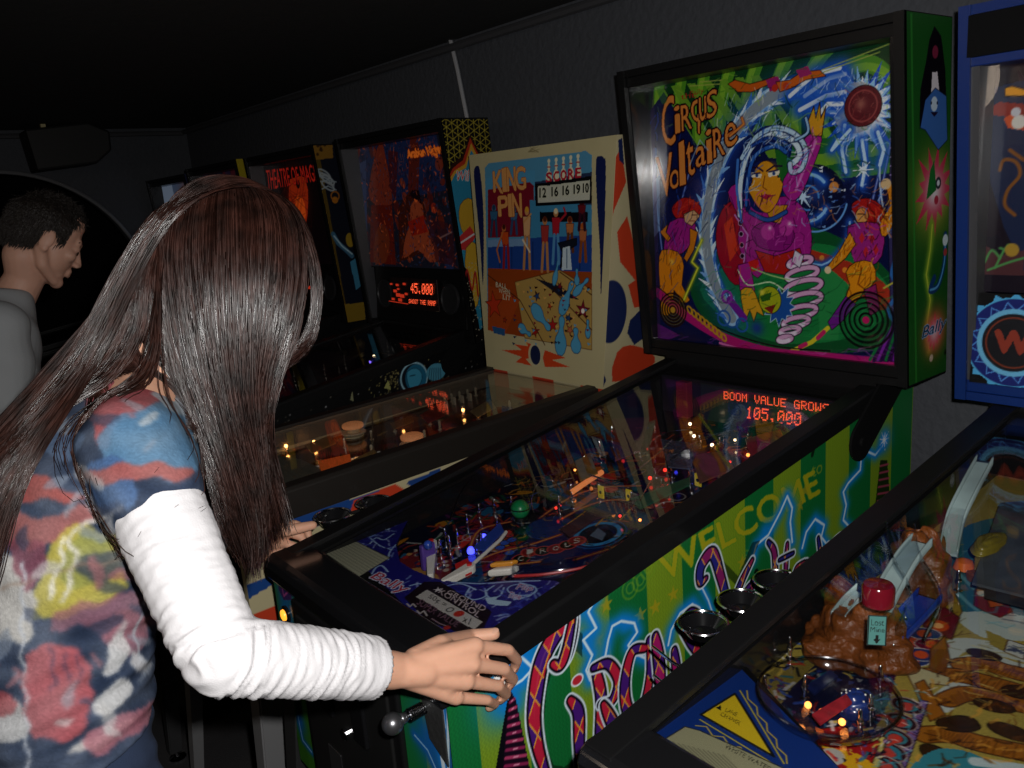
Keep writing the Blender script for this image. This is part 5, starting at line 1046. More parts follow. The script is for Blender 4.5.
# --- yellow edged machine, then the last one in the corner
XY = -3.26
TY = modern(XY, 'pinball machine showing only a yellow side strip and dark red backglass, second from the corner')
backbox(TY, XY, .365, 1.125, 1.05, 1.80, BLK, inner=mat('flash_grey_lining', (.05,.05,.055), .45)); speaker_panel(TY, XY, 1.143, 1.09, 1.30)
c = Canvas((XY-.335, AY, 1.30), (XY+.335, AY, 1.30), (XY+.335, AY, 1.76), (XY-.335, AY, 1.76), .006, '180c14')
for k in range(60): c.dot((rng.rand()*.67, rng.rand()*.46), .02+.04*rng.rand(), ['401018','20182c','5c1c1c','101420','702418'][k % 5], px=False, a=.8)
c.build('backglass', paint_mat('red_lit_print', .25, .28, coat=.3), TY)
c = Canvas((XY+.365, 1.128, 1.055), (XY+.365, 1.299, 1.055), (XY+.365, 1.253, 1.80), (XY+.365, 1.068, 1.80), .006, 'b09c18'); c.build('side_art', PRINT, TY)
XC = -4.03
TC = modern(XC, 'last pinball machine in the far corner, its backglass pale blue with an orange blaze')
backbox(TC, XC, .355, 1.125, 1.05, 1.78, mat('navy_paint', (.01,.015,.06), .4), inner=BLK); speaker_panel(TC, XC, 1.143, 1.09, 1.30)
c = Canvas((XC-.325, AY, 1.30), (XC+.325, AY, 1.30), (XC+.325, AY, 1.74), (XC-.325, AY, 1.74), .006, '50607c')
c.poly([(0,0),(.25,0),(.2,.44),(0,.44)], '8c9cb4', px=False); c.dot((.12,.25), .08, 'b8c4d8', px=False, soft=1); c.dot((.5,.3), .16, '8c3414', px=False, soft=1); c.dot((.52,.33), .08, 'c85820', px=False, soft=1)
for k in range(20): c.dot((.3+rng.rand()*.35, rng.rand()*.4), .02, ['302018','6c2414','202c44'][k % 3], px=False)
c.build('backglass', paint_mat('dim_lit_print', .3, .2), TC)
# ================================================================== RIVER RAFTING MACHINE (right edge, nearest)
XW = .82; YWW = .035
WWm = empty('pinball_machine', (XW, .65, 0), 'blue edged river rafting pinball machine at the right edge, with rocky canyon playfield', 'pinball machine')
NAV = mat('ww_blue', lin(hx('0b2a6a')), .35, bump=.05, bs=60)
cabinet(WWm, XW, .29, YWW, 1.30, .885+.153*YWW, .153, BLK); rails(WWm, XW, .29, YWW, 1.14, .885+.153*YWW, .153, hgt=.034, wd=.040); glasspane(WWm, XW, .29, YWW, 1.14, .885+.153*YWW, .153, z=.024)
legs(WWm, XW, .29, YWW, 1.30); pedestal(WWm, XW, .29, 1.135, 1.30, 1.05, 1.10); hinge(WWm, XW, .29, -1); coin_door(WWm, XW-.17, XW+.17, .50, .86, YWW)
for sx in (-1, 1): MB().prism([(XW+sx*.2705, .08, .80), (XW+sx*.2705, 1.12, .90), (XW+sx*.2705, 1.12, 1.05), (XW+sx*.2705, .08, .895)], (-sx*.003, 0, 0)).build('inner_side', BLK2, WWm)
b0, b1, by, bz_0, bz_1 = backbox(WWm, XW, .36, 1.118, 1.092, 1.80, NAV, over=.055, pm=NAV, inner=mat('flash_grey_lining', (.05,.05,.055), .45), frame=.034, topb=.10)
MB().box((XW-.343, 1.06, 1.715), (XW+.343, 1.10, 1.783)).build('light_baffle', MATTE, WWm)
# speaker panel with the toothed blue rings
sy = 1.105; zs0, zs1 = 1.13, 1.30
c = Canvas((XW-.33, sy, bz_0+.0), (XW+.33, sy, bz_0+.0), (XW+.33, sy+.01, zs1), (XW-.33, sy+.01, zs1), .0018, '050507')
MB().prism([(XW-.33, sy+.001, bz_0), (XW+.33, sy+.001, bz_0), (XW+.33, sy+.011, zs1), (XW-.33, sy+.011, zs1)], (0,.010,0)).build('speaker_panel', BLK, WWm)
for q in (c.px([(1013,343)])[0], np.array([.66-c.px([(1013,343)])[0][0], c.px([(1013,343)])[0][1]])):
    c.poly([(q[0]+(.083+(.010 if k % 4 == 0 else 0))*math.cos(k*math.pi/32), q[1]+(.083+(.010 if k % 4 == 0 else 0))*math.sin(k*math.pi/32)) for k in range(64)], '4ea8dc', px=False)
    c.dot(q, .080, '14206c', px=False)
    c.poly([(q[0]+(.060+(.016 if k % 2 else 0))*math.cos(k*math.pi/16), q[1]+(.060+(.016 if k % 2 else 0))*math.sin(k*math.pi/16)) for k in range(32)], '4880cc', px=False); c.poly([(q[0]+(.056+(.016 if k % 2 else 0))*math.cos(k*math.pi/16), q[1]+(.056+(.016 if k % 2 else 0))*math.sin(k*math.pi/16)) for k in range(32)], '14206c', px=False)
    c.dot(q, .062, '6ab4dc', px=False); c.dot(q, .053, '14141a', px=False)
    c.ring(q, .046, .003, '7c3420', px=False); x, y = q; c.text('W', [(x-.030,y-.018),(x+.030,y-.018),(x+.030,y+.020),(x-.030,y+.020)], '8c3424', px=False, line='8c3424', lw=2)
c.build('speaker_art', PRINT, WWm)
c = Canvas((b0, by, zs1), (b1, by, zs1), (b1, by, bz_1), (b0, by, bz_1), .0022, '1c1620')
for k in range(50): c.stroke([(.02+rng.rand()*.30, .42), (.10+rng.rand()*.32, 0)], .004+.012*rng.rand(), ['38242c','241820','4c3038','181018','2c2430'][k % 5], px=False, a=.7)
c.poly('985,90 1024,80 1100,80 1100,300 1024,270 1005,230 990,180', '1c2c50', a=.7); c.poly('1005,88 1012,86 1024,89 1040,96 1005,96', 'd89420', line='201008'); c.poly('986,110 1000,102 1024,104 1040,112 1024,118 1000,116 990,114', '842c24'); c.poly('1004,118 1012,114 1024,118 1024,130 1008,128', 'c04c24'); c.dot((1019,122), .012, 'c8c4bc'); c.dot((1016,112), .008, 'b8b8c0')
for pts in ('1000,170 1004,160 1016,162 1020,175 1008,190 1005,205 1015,215','1010,150 1024,160'): c.stroke(pts, .006, '7c4c20', smooth=4)
c.poly('975,268 985,245 1000,255 1024,250 1024,275 975,275', '4c2c30'); 
for pts in ('985,262 992,250 1000,258','995,268 1008,245 1018,250','988,270 1010,262 1024,258','1000,248 1012,252'): c.stroke(pts, .004, '4c8c4c', smooth=3)
c.dot((1012,250), .012, 'a08030')
c.build('backglass', paint_mat('ww_glass_print', .25, .05, coat=.3), WWm)
MB().box((b0, by+.001, zs1), (b1, by+.006, bz_1)).build('backglass_pane', BLK, WWm); MB().box((b0-.003, 1.09, bz_0+.002), (b1+.003, 1.0925, bz_1)).build('backglass_cover', glass_mat('cover_glass', amt=.6), WWm)
# playfield painting
def WP(u, v, h=0.): return hit(u, v, (0, 0, .845+h), (0, -.105, 1))
c = playfield(WWm, XW, .29, YWW, 1.12, '94833a', step=.0018)
c.img *= (.93+.12*rng.rand(*c.P.shape[:2]))[..., None]
river = '245c6c'; ora = '8a5214'; dk = '3a1c08'
c.poly('950,540 985,520 1060,520 1060,640 1010,625 985,612 970,622 955,600 945,575', river, smooth=3)
for pts in ('960,575 975,590 990,600 1005,612','965,560 985,575 1000,580','990,560 1010,570','955,590 970,605 990,618 1024,625'): c.stroke(pts, .006, '6ca0a8', smooth=4, a=.7)
c.poly('955,615 985,612 1030,618 1060,640 1000,640 975,634', 'a8b4ac', smooth=3)
c.poly('975,590 990,584 1005,590 1012,612 1000,618 985,612 974,606', '6c1828', line=dk); c.poly('985,592 998,590 1004,606 990,608', 'b04c1c', line=dk); c.dot((990,592), .018, 'b08050', line=dk); c.dot((1003,600), .010, 'c8c0b0'); c.dot((983,594), .008, 'c8c0b0')
# winding rapids
for base, edge in (('955,668 985,660 1010,668 1040,675 1060,680','a8b0a8'),('940,705 965,688 1000,695 1040,712 1060,715','a8b0a8'),('940,660 960,645 1000,650 1040,660','a8b0a8')): c.stroke(base, .030, edge, smooth=4)
for pts in ('962,665 985,664 1010,672 1060,682','948,700 968,694 1000,700 1060,716','925,735 950,735 985,745 1060,760','930,675 960,676 1000,686 1020,692'):
    Q = crom(c.px(pts), 8); c.stroke(Q, .030, dk, px=None); c.stroke(Q, .026, ora, px=None)
    for i in range(1, len(Q)-1):
        t_ = Q[i+1]-Q[i]; t_ /= np.linalg.norm(t_); n_ = np.array([-t_[1], t_[0]]); c.stroke([Q[i]-n_*.012, Q[i]+n_*(.002+.010*random.random())+t_*.004], .002, '5c3008', px=None, a=.8)
for p, r, ry, ro in (((984,655),.026,.012,.2),((994,706),.028,.013,.3),((958,725),.030,.014,.6),((941,758),.032,.016,-.2),((1018,692),.022,.014,.5),((1010,732),.030,.014,.1),((963,722),.02,.012,.6)): c.dot(p, r*.8, '2c1a0c', ry=ry*.9, rot=ro, line='100804')
c.poly('925,755 960,750 1000,765 1060,775 1060,800 900,800', '2c7480', smooth=3); c.stroke('975,762 1000,765 1040,772', .014, 'a8b8b8')
# cliffs and yellow hills at the inner lane
c.poly('928,560 945,548 952,560 948,580 955,595 962,612 950,625 930,618 920,600 915,585', '8c7424', line=dk, smooth=2); 
for k in range(10): c.stroke([(930+k*3, 552+k*2),(926+k*3, 575+k*3)], .003, '8c4c10', a=.8)
c.poly('926,612 932,602 937,612 942,600 947,614 952,606 956,620 926,620', '141c10'); c.poly('918,610 940,604 960,618 952,640 925,632', '5c1420', line=dk); c.dot((938,626), .014, 'b03c18'); c.dot((938,626), .007, 'e0a060')
for i, (x, y) in enumerate(((905,652),(915,642),(924,634),(932,645),(912,660),(900,665),(921,655))): c.dot((x, y), .022, '701830' if i % 2 else '203060', line='c0b8b0', ry=.014, rot=.5); c.dot((x, y), .009, 'c04820')
c.poly('930,650 945,636 950,660 943,674 930,668', ora, line=dk); 
for k in range(6): c.stroke([(931+k*3,650),(934+k*2.4,672)], .002, '5c3008')
c.poly('905,670 920,668 950,678 948,686 930,684 935,720 925,716 915,690', 'a8a078', line=dk); c.poly('915,684 924,680 945,715 930,722', ora, line=dk)
c.poly('900,760 908,730 920,700 928,702 916,740 905,770', '6c5488', line='181028'); c.text('RIVER RAPIDS', [(904,756),(920,712),(924,714),(908,758)], '20143c')
for i, (x, y) in enumerate(((907,706),(901,722),(896,738),(890,752),(886,766))): c.dot((x, y), .019, '2c0c16', line='8c7c78', lw=.002, ry=.014); c.ring((x, y), .011, .004, '306c78', ry=.008); c.dot((x-1, y+1), .008, 'a83830')
c.poly('868,745 878,735 886,738 880,768 860,768', 'a8a060', line=dk); c.stroke('874,742 870,750 877,754 869,762', .003, '205878')
c.poly('740,770 790,690 830,650 880,640 900,660 890,700 870,740 860,790 740,800', '141838'); c.poly('815,730 850,725 880,742 870,770 830,770', '901418', line=dk); c.poly('820,745 860,755 880,770 850,770', 'c89818'); c.dot((832,757), .014, 'a8a8a0'); c.poly('770,725 800,735 812,768 780,768', '701418')
for k in range(160): 
    x, y = 740+rng.rand()*150, 640+rng.rand()*128; c.poly([(x,y),(x+3+4*rng.rand(),y+2),(x+1,y+5)], ['8c2420','203c80','b0983c','a8a8a0','101428','5c1c60','14506c'][k % 7], a=.85)
c.poly('845,705 858,697 868,706 866,725 852,732 842,722', '1c3470', line=dk); 
c.poly('910,560 930,530 945,545 925,580 905,590', '241408'); pass
c.poly('985,630 1004,638 1020,650 1010,655 990,645', '8c7c34'); c.poly('1008,640 1026,646 1024,660 1004,652', 'b0b4ac', line=dk); c.hatch('1006,642 1024,648 1022,658 1006,652', 12, ['303850'], .3, .012, w_=.003)
c.hatch('955,540 1060,530 1060,640 975,622', 80, ['8cb8bc','143c50','4c8c98'], .6, .03, w_=.003, a=.5); c.hatch('930,660 1060,670 1060,768 915,768', 130, ['5c3008','c89038','2c1404'], 1.2, .016, w_=.003, jit=.6, a=.6)
c.hatch('915,550 955,545 960,640 925,650', 60, ['b09030','4c2c0c','7c5818'], 1.2, .02, a=.6); c.hatch('940,640 1060,640 1060,700 950,700', 60, ['8c7c38','d0c070','5c5020'], .4, .02, a=.5)
c.hatch('750,640 900,650 890,768 740,768', 140, ['c03020','e0c050','3058b0','d8d8d8','080818','1c6c80'], .8, .02, w_=.0035, jit=1.2, a=.85)
c.hatch('880,690 935,690 905,768 870,768', 60, ['e0d8d0','50203c','3c8c9c','a03028'], .5, .012, jit=1., a=.7)
c.build('playfield_art', PFP, WWm)
# apron with instruction cards
def AW(u, v): return hit(u, v, (0, 0, .893), (0, -.05, 1))
wa = lambda x, y: (x, y, .893+.05*y)
ed = [AW(*p) for p in ((736,664),(860,790),(880,900))]
poly_ = [(XW-.268, .10), (XW+.268, .10), (XW+.268, .34), (XW+.12, .22), (ed[1][0], ed[1][1]), (ed[0][0], ed[0][1]), (XW-.268, ed[0][1]+.005)]
MB().prism([np.array(wa(*p))-np.array([0,0,.006]) for p in poly_], (0,0,.0055)).build('apron', mat('apron_black', (.01,.01,.012), .3), WWm)
c = Canvas(wa(XW-.268,.10), wa(XW+.268,.10), wa(XW+.268,.36), wa(XW-.268,.36), .0010, '0c2c70')
c.poly('700,722 735,694 778,762 700,722', 'c0a818') if False else None
c.poly('640,742 700,717 737,694 745,690 800,790 700,800 600,790', '0c2c70'); c.poly([(600,770),(652,748),(690,775),(640,810)], '050508')
c.poly('701,715 735,694 774,757', 'c4a81c', line='101010', lw=.003); c.poly('716,708 721,705.5 721,711', '101010'); c.text('LANE', [(725,711.5),(736,717),(738,713.3),(727,707.8)], '101010'); c.text('CHANGE', [(720,716),(740,726),(742,722.3),(722,712.3)], '101010')
for p0_, p1_ in (((700,720),(776,766)),((740,691),(784,764))):
    c.stroke([p0_, p1_], .0018, 'b09c28', px=True); n = 9
    c.stroke([(p0_[0]+(p1_[0]-p0_[0])*i/n+(3 if i % 2 else 7)*(1 if p0_[0] > 710 else -.6), p0_[1]+(p1_[1]-p0_[1])*i/n+(0 if p0_[0] > 710 else (2 if i % 2 else 6))) for i in range(n+1)], .0016, 'b89c30')
c.poly('656,745 685,727 700,731 800,776 800,800 700,800', '8c8a6c', line='202020')
for i in range(12): c.stroke([(668+i*5.0,744-i*.2+i*1.5-3),(664+i*5+34,768+i*1.5)], .0014, '4c4a3c', a=.65)
c.text('WHITE WATER', [(724,748),(770,772),(772,768),(727,744)], '26241c')
c.build('apron_art', PAINT, WWm, clip=np.array([c.uv(wa(*p)) for p in poly_]))
# --- canyon toys
rock = mat('rock_orange', lin(hx('683610')), .4, var=.55, bs=34, bump=1.5, coat=.15)
def blob(c0, rx, ry, rz, seed, n=26, rough_=.16):
    rr_ = np.random.RandomState(seed); F = [(rr_.randn(3)*4, rr_.rand()*6.28) for _ in range(7)]; vs = []; fs = []
    for i in range(n+1):
        th = math.pi*i/n*.5 if True else 0
        for k in range(n*2):
            ph = 2*math.pi*k/(n*2); d = np.array([math.sin(th)*math.cos(ph), math.sin(th)*math.sin(ph), math.cos(th)])
            s_ = 1+rough_*sum(math.sin(f@d+p) for f, p in F)/3; s_ *= 1+.05*math.sin(d[2]*22+math.sin(ph*3)); vs.append((c0[0]+d[0]*rx*s_, c0[1]+d[1]*ry*s_, c0[2]+d[2]*rz*s_))
    m = n*2
    for i in range(n):
        for k in range(m): fs.append((i*m+k, (i+1)*m+k, (i+1)*m+(k+1)%m, i*m+(k+1)%m))
    fs.append(tuple(n*m+k for k in range(m))); return MB().add(vs, fs)
p = WP(868, 655); blob(p, .055, .055, .085, 3).build('rock_mountain', rock, WWm, smooth='all'); 
p = WP(838, 652); blob(p, .045, .05, .055, 5).build('rock_mountain', rock, WWm, smooth='all')
p = WP(918, 595); blob(p, .045, .050, .095, 8).build('rock_mountain', rock, WWm, smooth='all')
p = WP(850, 632); blob(p, .05, .04, .07, 13).build('rock_mountain', rock, WWm, smooth='all')
# signpost plate on the mountain face
q = [ont(u, v, .985) for u, v in ((867,645),(886,646),(887,616),(868,615))]
c = Canvas(*q, .0007, '44746f'); P = c.P; W_, H_ = P[-1,-1]
c.stroke([(0,0),(W_,0),(W_,H_),(0,H_)], .002, '101010', px=False, closed=True)
c.text('Lost', [(W_*.15,H_*.66),(W_*.85,H_*.66),(W_*.85,H_*.88),(W_*.15,H_*.88)], '0c0c0c', px=False); c.text('Mine', [(W_*.12,H_*.44),(W_*.9,H_*.44),(W_*.9,H_*.62),(W_*.12,H_*.62)], '0c0c0c', px=False); c.poly([(W_*.3,H_*.22),(W_*.7,H_*.22),(W_*.5,H_*.05)], '0c0c0c', px=False); c.poly([(W_*.42,H_*.35),(W_*.58,H_*.35),(W_*.58,H_*.2),(W_*.42,H_*.2)], '0c0c0c', px=False)
sg = MB().add([x for x in q]+[x+ray(870,630)*.004 for x in q], [(0,1,2,3),(7,6,5,4),(0,4,5,1),(1,5,6,2),(2,6,7,3),(3,7,4,0)]).build('mine_sign', mat('sign_teal', lin(hx('386460')), .5), WWm); c.build('sign_lettering', PRINT, sg)
pc = ont(878, 603, 1.035); MB().lathe([(.019,0),(.0195,.022),(.017,.026),(.002,.028)], pc, seg=22).build('red_dome', mat('red_dome', (.13,.005,.012), .12, coat=1), WWm, smooth=True)
# whirlpool bowl
bc = WP(828, 706, .035)
MB().lathe([(.022,-.022),(.045,-.016),(.072,-.002),(.080,.012),(0.082,.016),(.085,.015),(.070,.002),(.043,-.013),(.022,-.019)], bc, seg=44, cap=False).build('whirlpool_bowl', glass_mat('bowl_plastic', (.90,.90,.92), 1.9, .06), WWm, smooth=True)
MB().tube([bc+np.array([0.082*math.cos(a), 0.082*math.sin(a), .017]) for a in an_r] if False else [bc+np.array([0.082*math.cos(a), 0.082*math.sin(a), .017]) for a in np.linspace(0, 2*math.pi, 48, endpoint=False)], .0018, 6, closed=True).build('bowl_rim', glass_mat('rim_plastic', (.75,.76,.8), 2.2, .1), WWm, smooth=True)
t = blob(WP(855, 712), .022, .022, .030, 21, 14, .05).build('star_boulder', mat('boulder_blue', (.01,.03,.16), .25, coat=.6), WWm, smooth='all')
for k in range(14):
    a, b = random.random()*6.28, random.random()*1.1+.25; d = np.array([math.sin(b)*math.cos(a), math.sin(b)*math.sin(a), math.cos(b)]); MB().sphere(WP(855,712)+d*np.array([.0225,.0225,.0305]), .0014, 6).build('white_fleck', wht, t)
def ramp(pts, w_, m, h=.012, nm='ramp'):
    Q = crom(np.array([WP(*p) for p in pts]), 8); mb = MB(); n = len(Q); vs = []
    def fr(j):
        t_ = Q[min(j+1,n-1)]-Q[max(j-1,0)]; s_ = np.array([t_[1], -t_[0], 0]); s_ /= np.linalg.norm(s_); return [Q[j]-s_*w_/2+[0,0,h], Q[j]-s_*w_/2, Q[j]+s_*w_/2, Q[j]+s_*w_/2+[0,0,h]]
    for i in range(n): vs += fr(i)
    mb.add(vs, [(i*4+k, i*4+k+1, i*4+k+5, i*4+k+4) for i in range(n-1) for k in range(3)])
    o = mb.build(nm, m, WWm, smooth=True); sm = o.modifiers.new('solid', 'SOLIDIFY'); sm.thickness = .0025; return o
rp = mat('ramp_white_blue', (.26,.34,.34), .25, coat=.4, var=.5, bs=14); clr2 = glass_mat('clear_plastic', (.93,.95,.97), 1.7, .05)
ramp([(880,610,.08),(893,585,.09),(908,560,.095),(922,543,.10)], .030, rp, nm='white_ramp')
ramp([(948,556,.06),(956,520,.09),(970,490,.11),(985,462,.12)], .026, rp, nm='white_ramp')
ramp([(838,622,.06),(850,606,.07),(862,594,.08)], .022, rp, nm='white_ramp')
ramp([(890,640,.03),(912,618,.03),(930,598,.03)], .034, mat('blue_lane', (.02,.06,.40), .15, coat=.6), nm='blue_lane')
ramp([(910,640,.05),(925,600,.08),(905,560,.10),(900,530,.11)], .040, clr2, nm='clear_ramp')
t = blob(WP(991, 545, .05), .020, .046, .014, 31, 16, .08).build('raft_toy', mat('raft_yellow', lin(hx('74681c')), .35, var=.35, bs=60), WWm, smooth='all')
MB().prism([WP(*z, .05) for z in ((972,585),(1040,602),(1060,500),(1000,505))], (0,0,.004)).build('upper_playfield', mat('upper_print', (.05,.06,.07), .3, var=.8, bs=30), WWm)
MB().prism([WP(*z, .03) for z in ((985,598),(1045,614),(1048,604),(989,588))], (0,0,.02)).build('upper_edge', BLK2, WWm)
t = MB().lathe([(.014,0),(.016,.01),(.014,.014)], WP(977, 580), seg=16).build('log_base', rock, WWm, smooth=True); MB().obox(WP(978,566,.02), (.010,0,0), (0,.006,0), (0,0,.035)).build('brass_stand', mat('brass_toy', (.20,.15,.05), .4, .5), t, bevel=.002)
MB().lathe([(.016,0),(.012,.012),(.003,.016)], WP(964, 568, .01), seg=14).build('orange_insert_dome', mat('orange_dome', (.6,.12,.02), .2, coat=.5), WWm, smooth=True)
for u, v in ((790,660),(765,700),(790,618),(805,700),(870,720),(893,668),(905,640),(940,590),(860,735),(820,640),(915,616),(880,690),(958,592)):
    MB().lathe(post(0, .034), WP(u, v), seg=10).build('post', CHR, WWm, smooth=True)
for u, v, m in ((808,705,lampO),(842,722,lampO),(822,712,mat('lamp_dull', (.6,.2,.05), .3, emit=(1,.2,.04), es=1.5))): MB().sphere(WP(u, v, .02), .0045, 10).build('playfield_lamp', m, WWm, smooth='all')
MB().prism([WP(*z, .032) for z in ((812,716),(846,696),(852,704),(820,726))], (0,0,.003)).build('plastic_shield', mat('lightning_plastic', (.35,.02,.03), .25, coat=.5, var=.7, bs=80), WWm)
MB().prism([WP(*z, .012) for z in ((806,688),(830,672),(838,678),(814,696))], (0,0,.003)).build('plastic_shield', mat('shield_dark_blue', (.01,.02,.10), .3, var=.8, bs=90), WWm)
# --- racks of drink holders between the machines
def drink_rack(root_loc, label, n=3, sx=1):
    r = empty('drink_holder_rack', root_loc, label, 'drink holder'); x, y, z = root_loc
    for xx, zz in ((x+.095*sx, z-.035), (x+.095*sx, z-.07)): MB().tube([(xx, y-.13, zz), (xx, y+.26, zz)], .004, 8).build('side_bar', mat('black_wire', (.015,.015,.015), .3), r)
    for zz in (-.012, -.06): MB().tube([(x+.10*sx, y-.105, z+zz), (x+.03*sx, y-.105, z+zz+.002), (x-.015*sx, y-.10, z+zz+.008)], .0026, 8).build('front_prong', CHR, r, smooth=True)
    for k in range(n):
        yy = y+k*.098; cup = MB().lathe([(.001,-.024),(.024,-.020),(.036,-.002),(.034,-.002),(.022,-.017),(.001,-.020)], (x, yy, z), seg=26, cap=False).build('cup', mat('cup_black', (.008,.008,.009), .18, coat=.5), r, smooth=True)
        MB().tube([(x+.038*math.cos(a), yy+.038*math.sin(a), z) for a in np.linspace(0, 2*math.pi, 30, endpoint=False)], .0022, 6, closed=True).build('rim', CHR, cup, smooth=True)
        MB().tube([(x+.037*sx, yy, z-.003), (x+.095*sx, yy, z-.036)], .003, 6).build('arm', mat('black_wire', (.015,.015,.015), .3), r)
    return r
drink_rack((.405, .405, .878), 'rack of black drink cups with chrome rims between the green machine and river machine', sx=1.0)
pk = onx(345, 509, -.375); r2 = drink_rack((-.375, float(pk[1])-.03, float(pk[2])-.004), 'rack of black drink cups with chrome rims beside the cream bowling machine', n=2, sx=-.65)
# ================================================================== PEOPLE
from mathutils.bvhtree import BVHTree
def cap_mesh(mb, a, ra, b, rb, seg=18):
    a = np.array(a, float); b = np.array(b, float); d = b-a; L = np.linalg.norm(d)+1e-9; d /= L
    prof = [(ra*math.sin(t)+1e-5, -ra*math.cos(t)) for t in np.linspace(0.05, math.pi/2, 6)]+[(rb*math.cos(t)+1e-5, L+rb*math.sin(t)) for t in np.linspace(0, math.pi/2-.05, 6)]
    return mb.lathe(prof, a, d, seg)
def chain(mb, pts, rs, seg=18):
    for i in range(len(pts)-1): cap_mesh(mb, pts[i], rs[i], pts[i+1], rs[i+1], seg)
def ell(mb, c, r, M=None, seg=24):
    k = len(mb.v); mb.sphere((0,0,0), 1, seg); 
    for i in range(k, len(mb.v)):
        p = np.array(mb.v[i])*np.array(r); p = (M@p if M is not None else p)+np.array(c); mb.v[i] = tuple(p)
def loft(mb, rings, n=40, e=2.3):
    """rings: (centre, half width vector, half depth vector) closed stack of superellipses"""
    vs = []; fs = []
    for c, A, B in rings:
        for k in range(n):
            t = 2*math.pi*k/n; x, y = math.cos(t), math.sin(t); x = math.copysign(abs(x)**(2/e), x); y = math.copysign(abs(y)**(2/e), y); vs.append(np.array(c)+np.array(A)*x+np.array(B)*y)
    m = len(rings)
    for i in range(m-1):
        for k in range(n): fs.append((i*n+k, i*n+(k+1)%n, (i+1)*n+(k+1)%n, (i+1)*n+k))
    fs += [tuple(range(n))[::-1], tuple(range((m-1)*n, m*n))]; mb.add(vs, fs)
def remesh(mb, vox, smooth=6, fac=.6):
    me = bpy.data.meshes.new('tmp'); me.from_pydata(mb.v, [], mb.f)
    b = bmesh.new(); b.from_mesh(me); bmesh.ops.recalc_face_normals(b, faces=b.faces); b.to_mesh(me); b.free()
    o = bpy.data.objects.new('tmp', me); COL.objects.link(o)
    r = o.modifiers.new('r', 'REMESH'); r.mode = 'VOXEL'; r.voxel_size = vox; r.use_smooth_shade = True
    if smooth: s_ = o.modifiers.new('s', 'SMOOTH'); s_.iterations = smooth; s_.factor = fac
    bpy.context.view_layer.update(); dg = bpy.context.evaluated_depsgraph_get(); out = bpy.data.meshes.new_from_object(o.evaluated_get(dg))
    bpy.data.objects.remove(o); bpy.data.meshes.remove(me); return out
def coords(me): v = np.zeros(len(me.vertices)*3); me.vertices.foreach_get('co', v); return v.reshape(-1, 3)
def normals(me): v = np.zeros(len(me.vertices)*3); me.vertices.foreach_get('normal', v); return v.reshape(-1, 3)
def setco(me, V): me.vertices.foreach_set('co', V.ravel()); me.update()
def place(me, name, m, parent, **kw):
    o_ = np.array(org(parent)); setco(me, coords(me)-o_); me.name = name; me.materials.clear(); me.materials.append(m)
    me.polygons.foreach_set('use_smooth', [True]*len(me.polygons)); o = bpy.data.objects.new(name, me); COL.objects.link(o); return finish(o, parent, **kw)
def cutmesh(me, keep):
    """delete vertices where keep is False"""
    b = bmesh.new(); b.from_mesh(me); b.verts.ensure_lookup_table(); bmesh.ops.delete(b, geom=[v for v, k in zip(b.verts, keep) if not k], context='VERTS'); b.to_mesh(me); b.free(); return me
def photo_px(V): q = (V-CAM)@M3.T; return np.stack([512+F_PX*q[:,0]/q[:,2], 384+F_PX*q[:,1]/q[:,2]], -1)
def inpoly(P, Q):
    r = np.zeros(len(P), bool); x, y = P[:,0], P[:,1]; n = len(Q)
    for i in range(n):
        (x0, y0), (x1, y1) = Q[i], Q[(i+1)%n]
        if y0 == y1: continue
        r ^= ((y0 > y) != (y1 > y)) & (x < (x1-x0)*(y-y0)/(y1-y0)+x0)
    return r
def rotm(rx=0, ry=0, rz=0): return np.array(Matrix.Rotation(rz, 3, 'Z')@Matrix.Rotation(ry, 3, 'Y')@Matrix.Rotation(rx, 3, 'X'))
def skin_mat(name, c, s=.08):
    m = mat(name, lin(hx(c)), .55, spec=.35, sss=s, var=.07, bs=55, bump=.06); return m
def head_parts(mb, H, R, k=1.0, male=False):
    T = lambda p: H+R@(np.array(p)*k)
    E_ = lambda c, r, rot=None: ell(mb, T(c), np.array(r)*k, R@(rot if rot is not None else np.eye(3)))
    E_((0,-.012,.035), (.073,.093,.082)); E_((0,.028,-.022), (.058,.058,.082)); E_((0,.068,-.097), (.022,.018,.018)); E_((0,.045,-.075), (.036,.034,.03))
    for s in (-1, 1):
        chain(mb, [T((s*.054,-.010,-.035)), T((s*.048,.010,-.070)), T((s*.018,.058,-.098))], [.017*k,.016*k,.012*k])
        E_((s*.038,.062,-.020), (.020,.018,.018)); E_((s*.031,.071,.004), (.0145,.0125,.0105)); E_((s*.010,.095,-.036), (.008,.009,.007))
        E_((s*.074,-.008,-.008), (.007,.018,.030), rotm(rx=-.2, rz=-s*.25)); E_((s*.076,-.006,-.030), (.006,.010,.011))
    chain(mb, [T((-.032,.070,.024)), T((0,.080,.022)), T((.032,.070,.024))], [.010*k,.012*k,.010*k])
    chain(mb, [T((0,.082,.010)), T((0,.094,-.016)), T((0,.101,-.031))], [.0075*k,.0085*k,.0092*k]); E_((0,.084,-.056), (.018,.010,.008))
    chain(mb, [T((-.016,.086,-.060)), T((0,.089,-.058)), T((.016,.083,-.060))], [.004*k,.006*k,.004*k]); chain(mb, [T((-.013,.085,-.069)), T((0,.088,-.070)), T((.013,.083,-.069))], [.004*k,.0062*k,.004*k])
    E_((0,.020,.060), (.056,.060,.045))
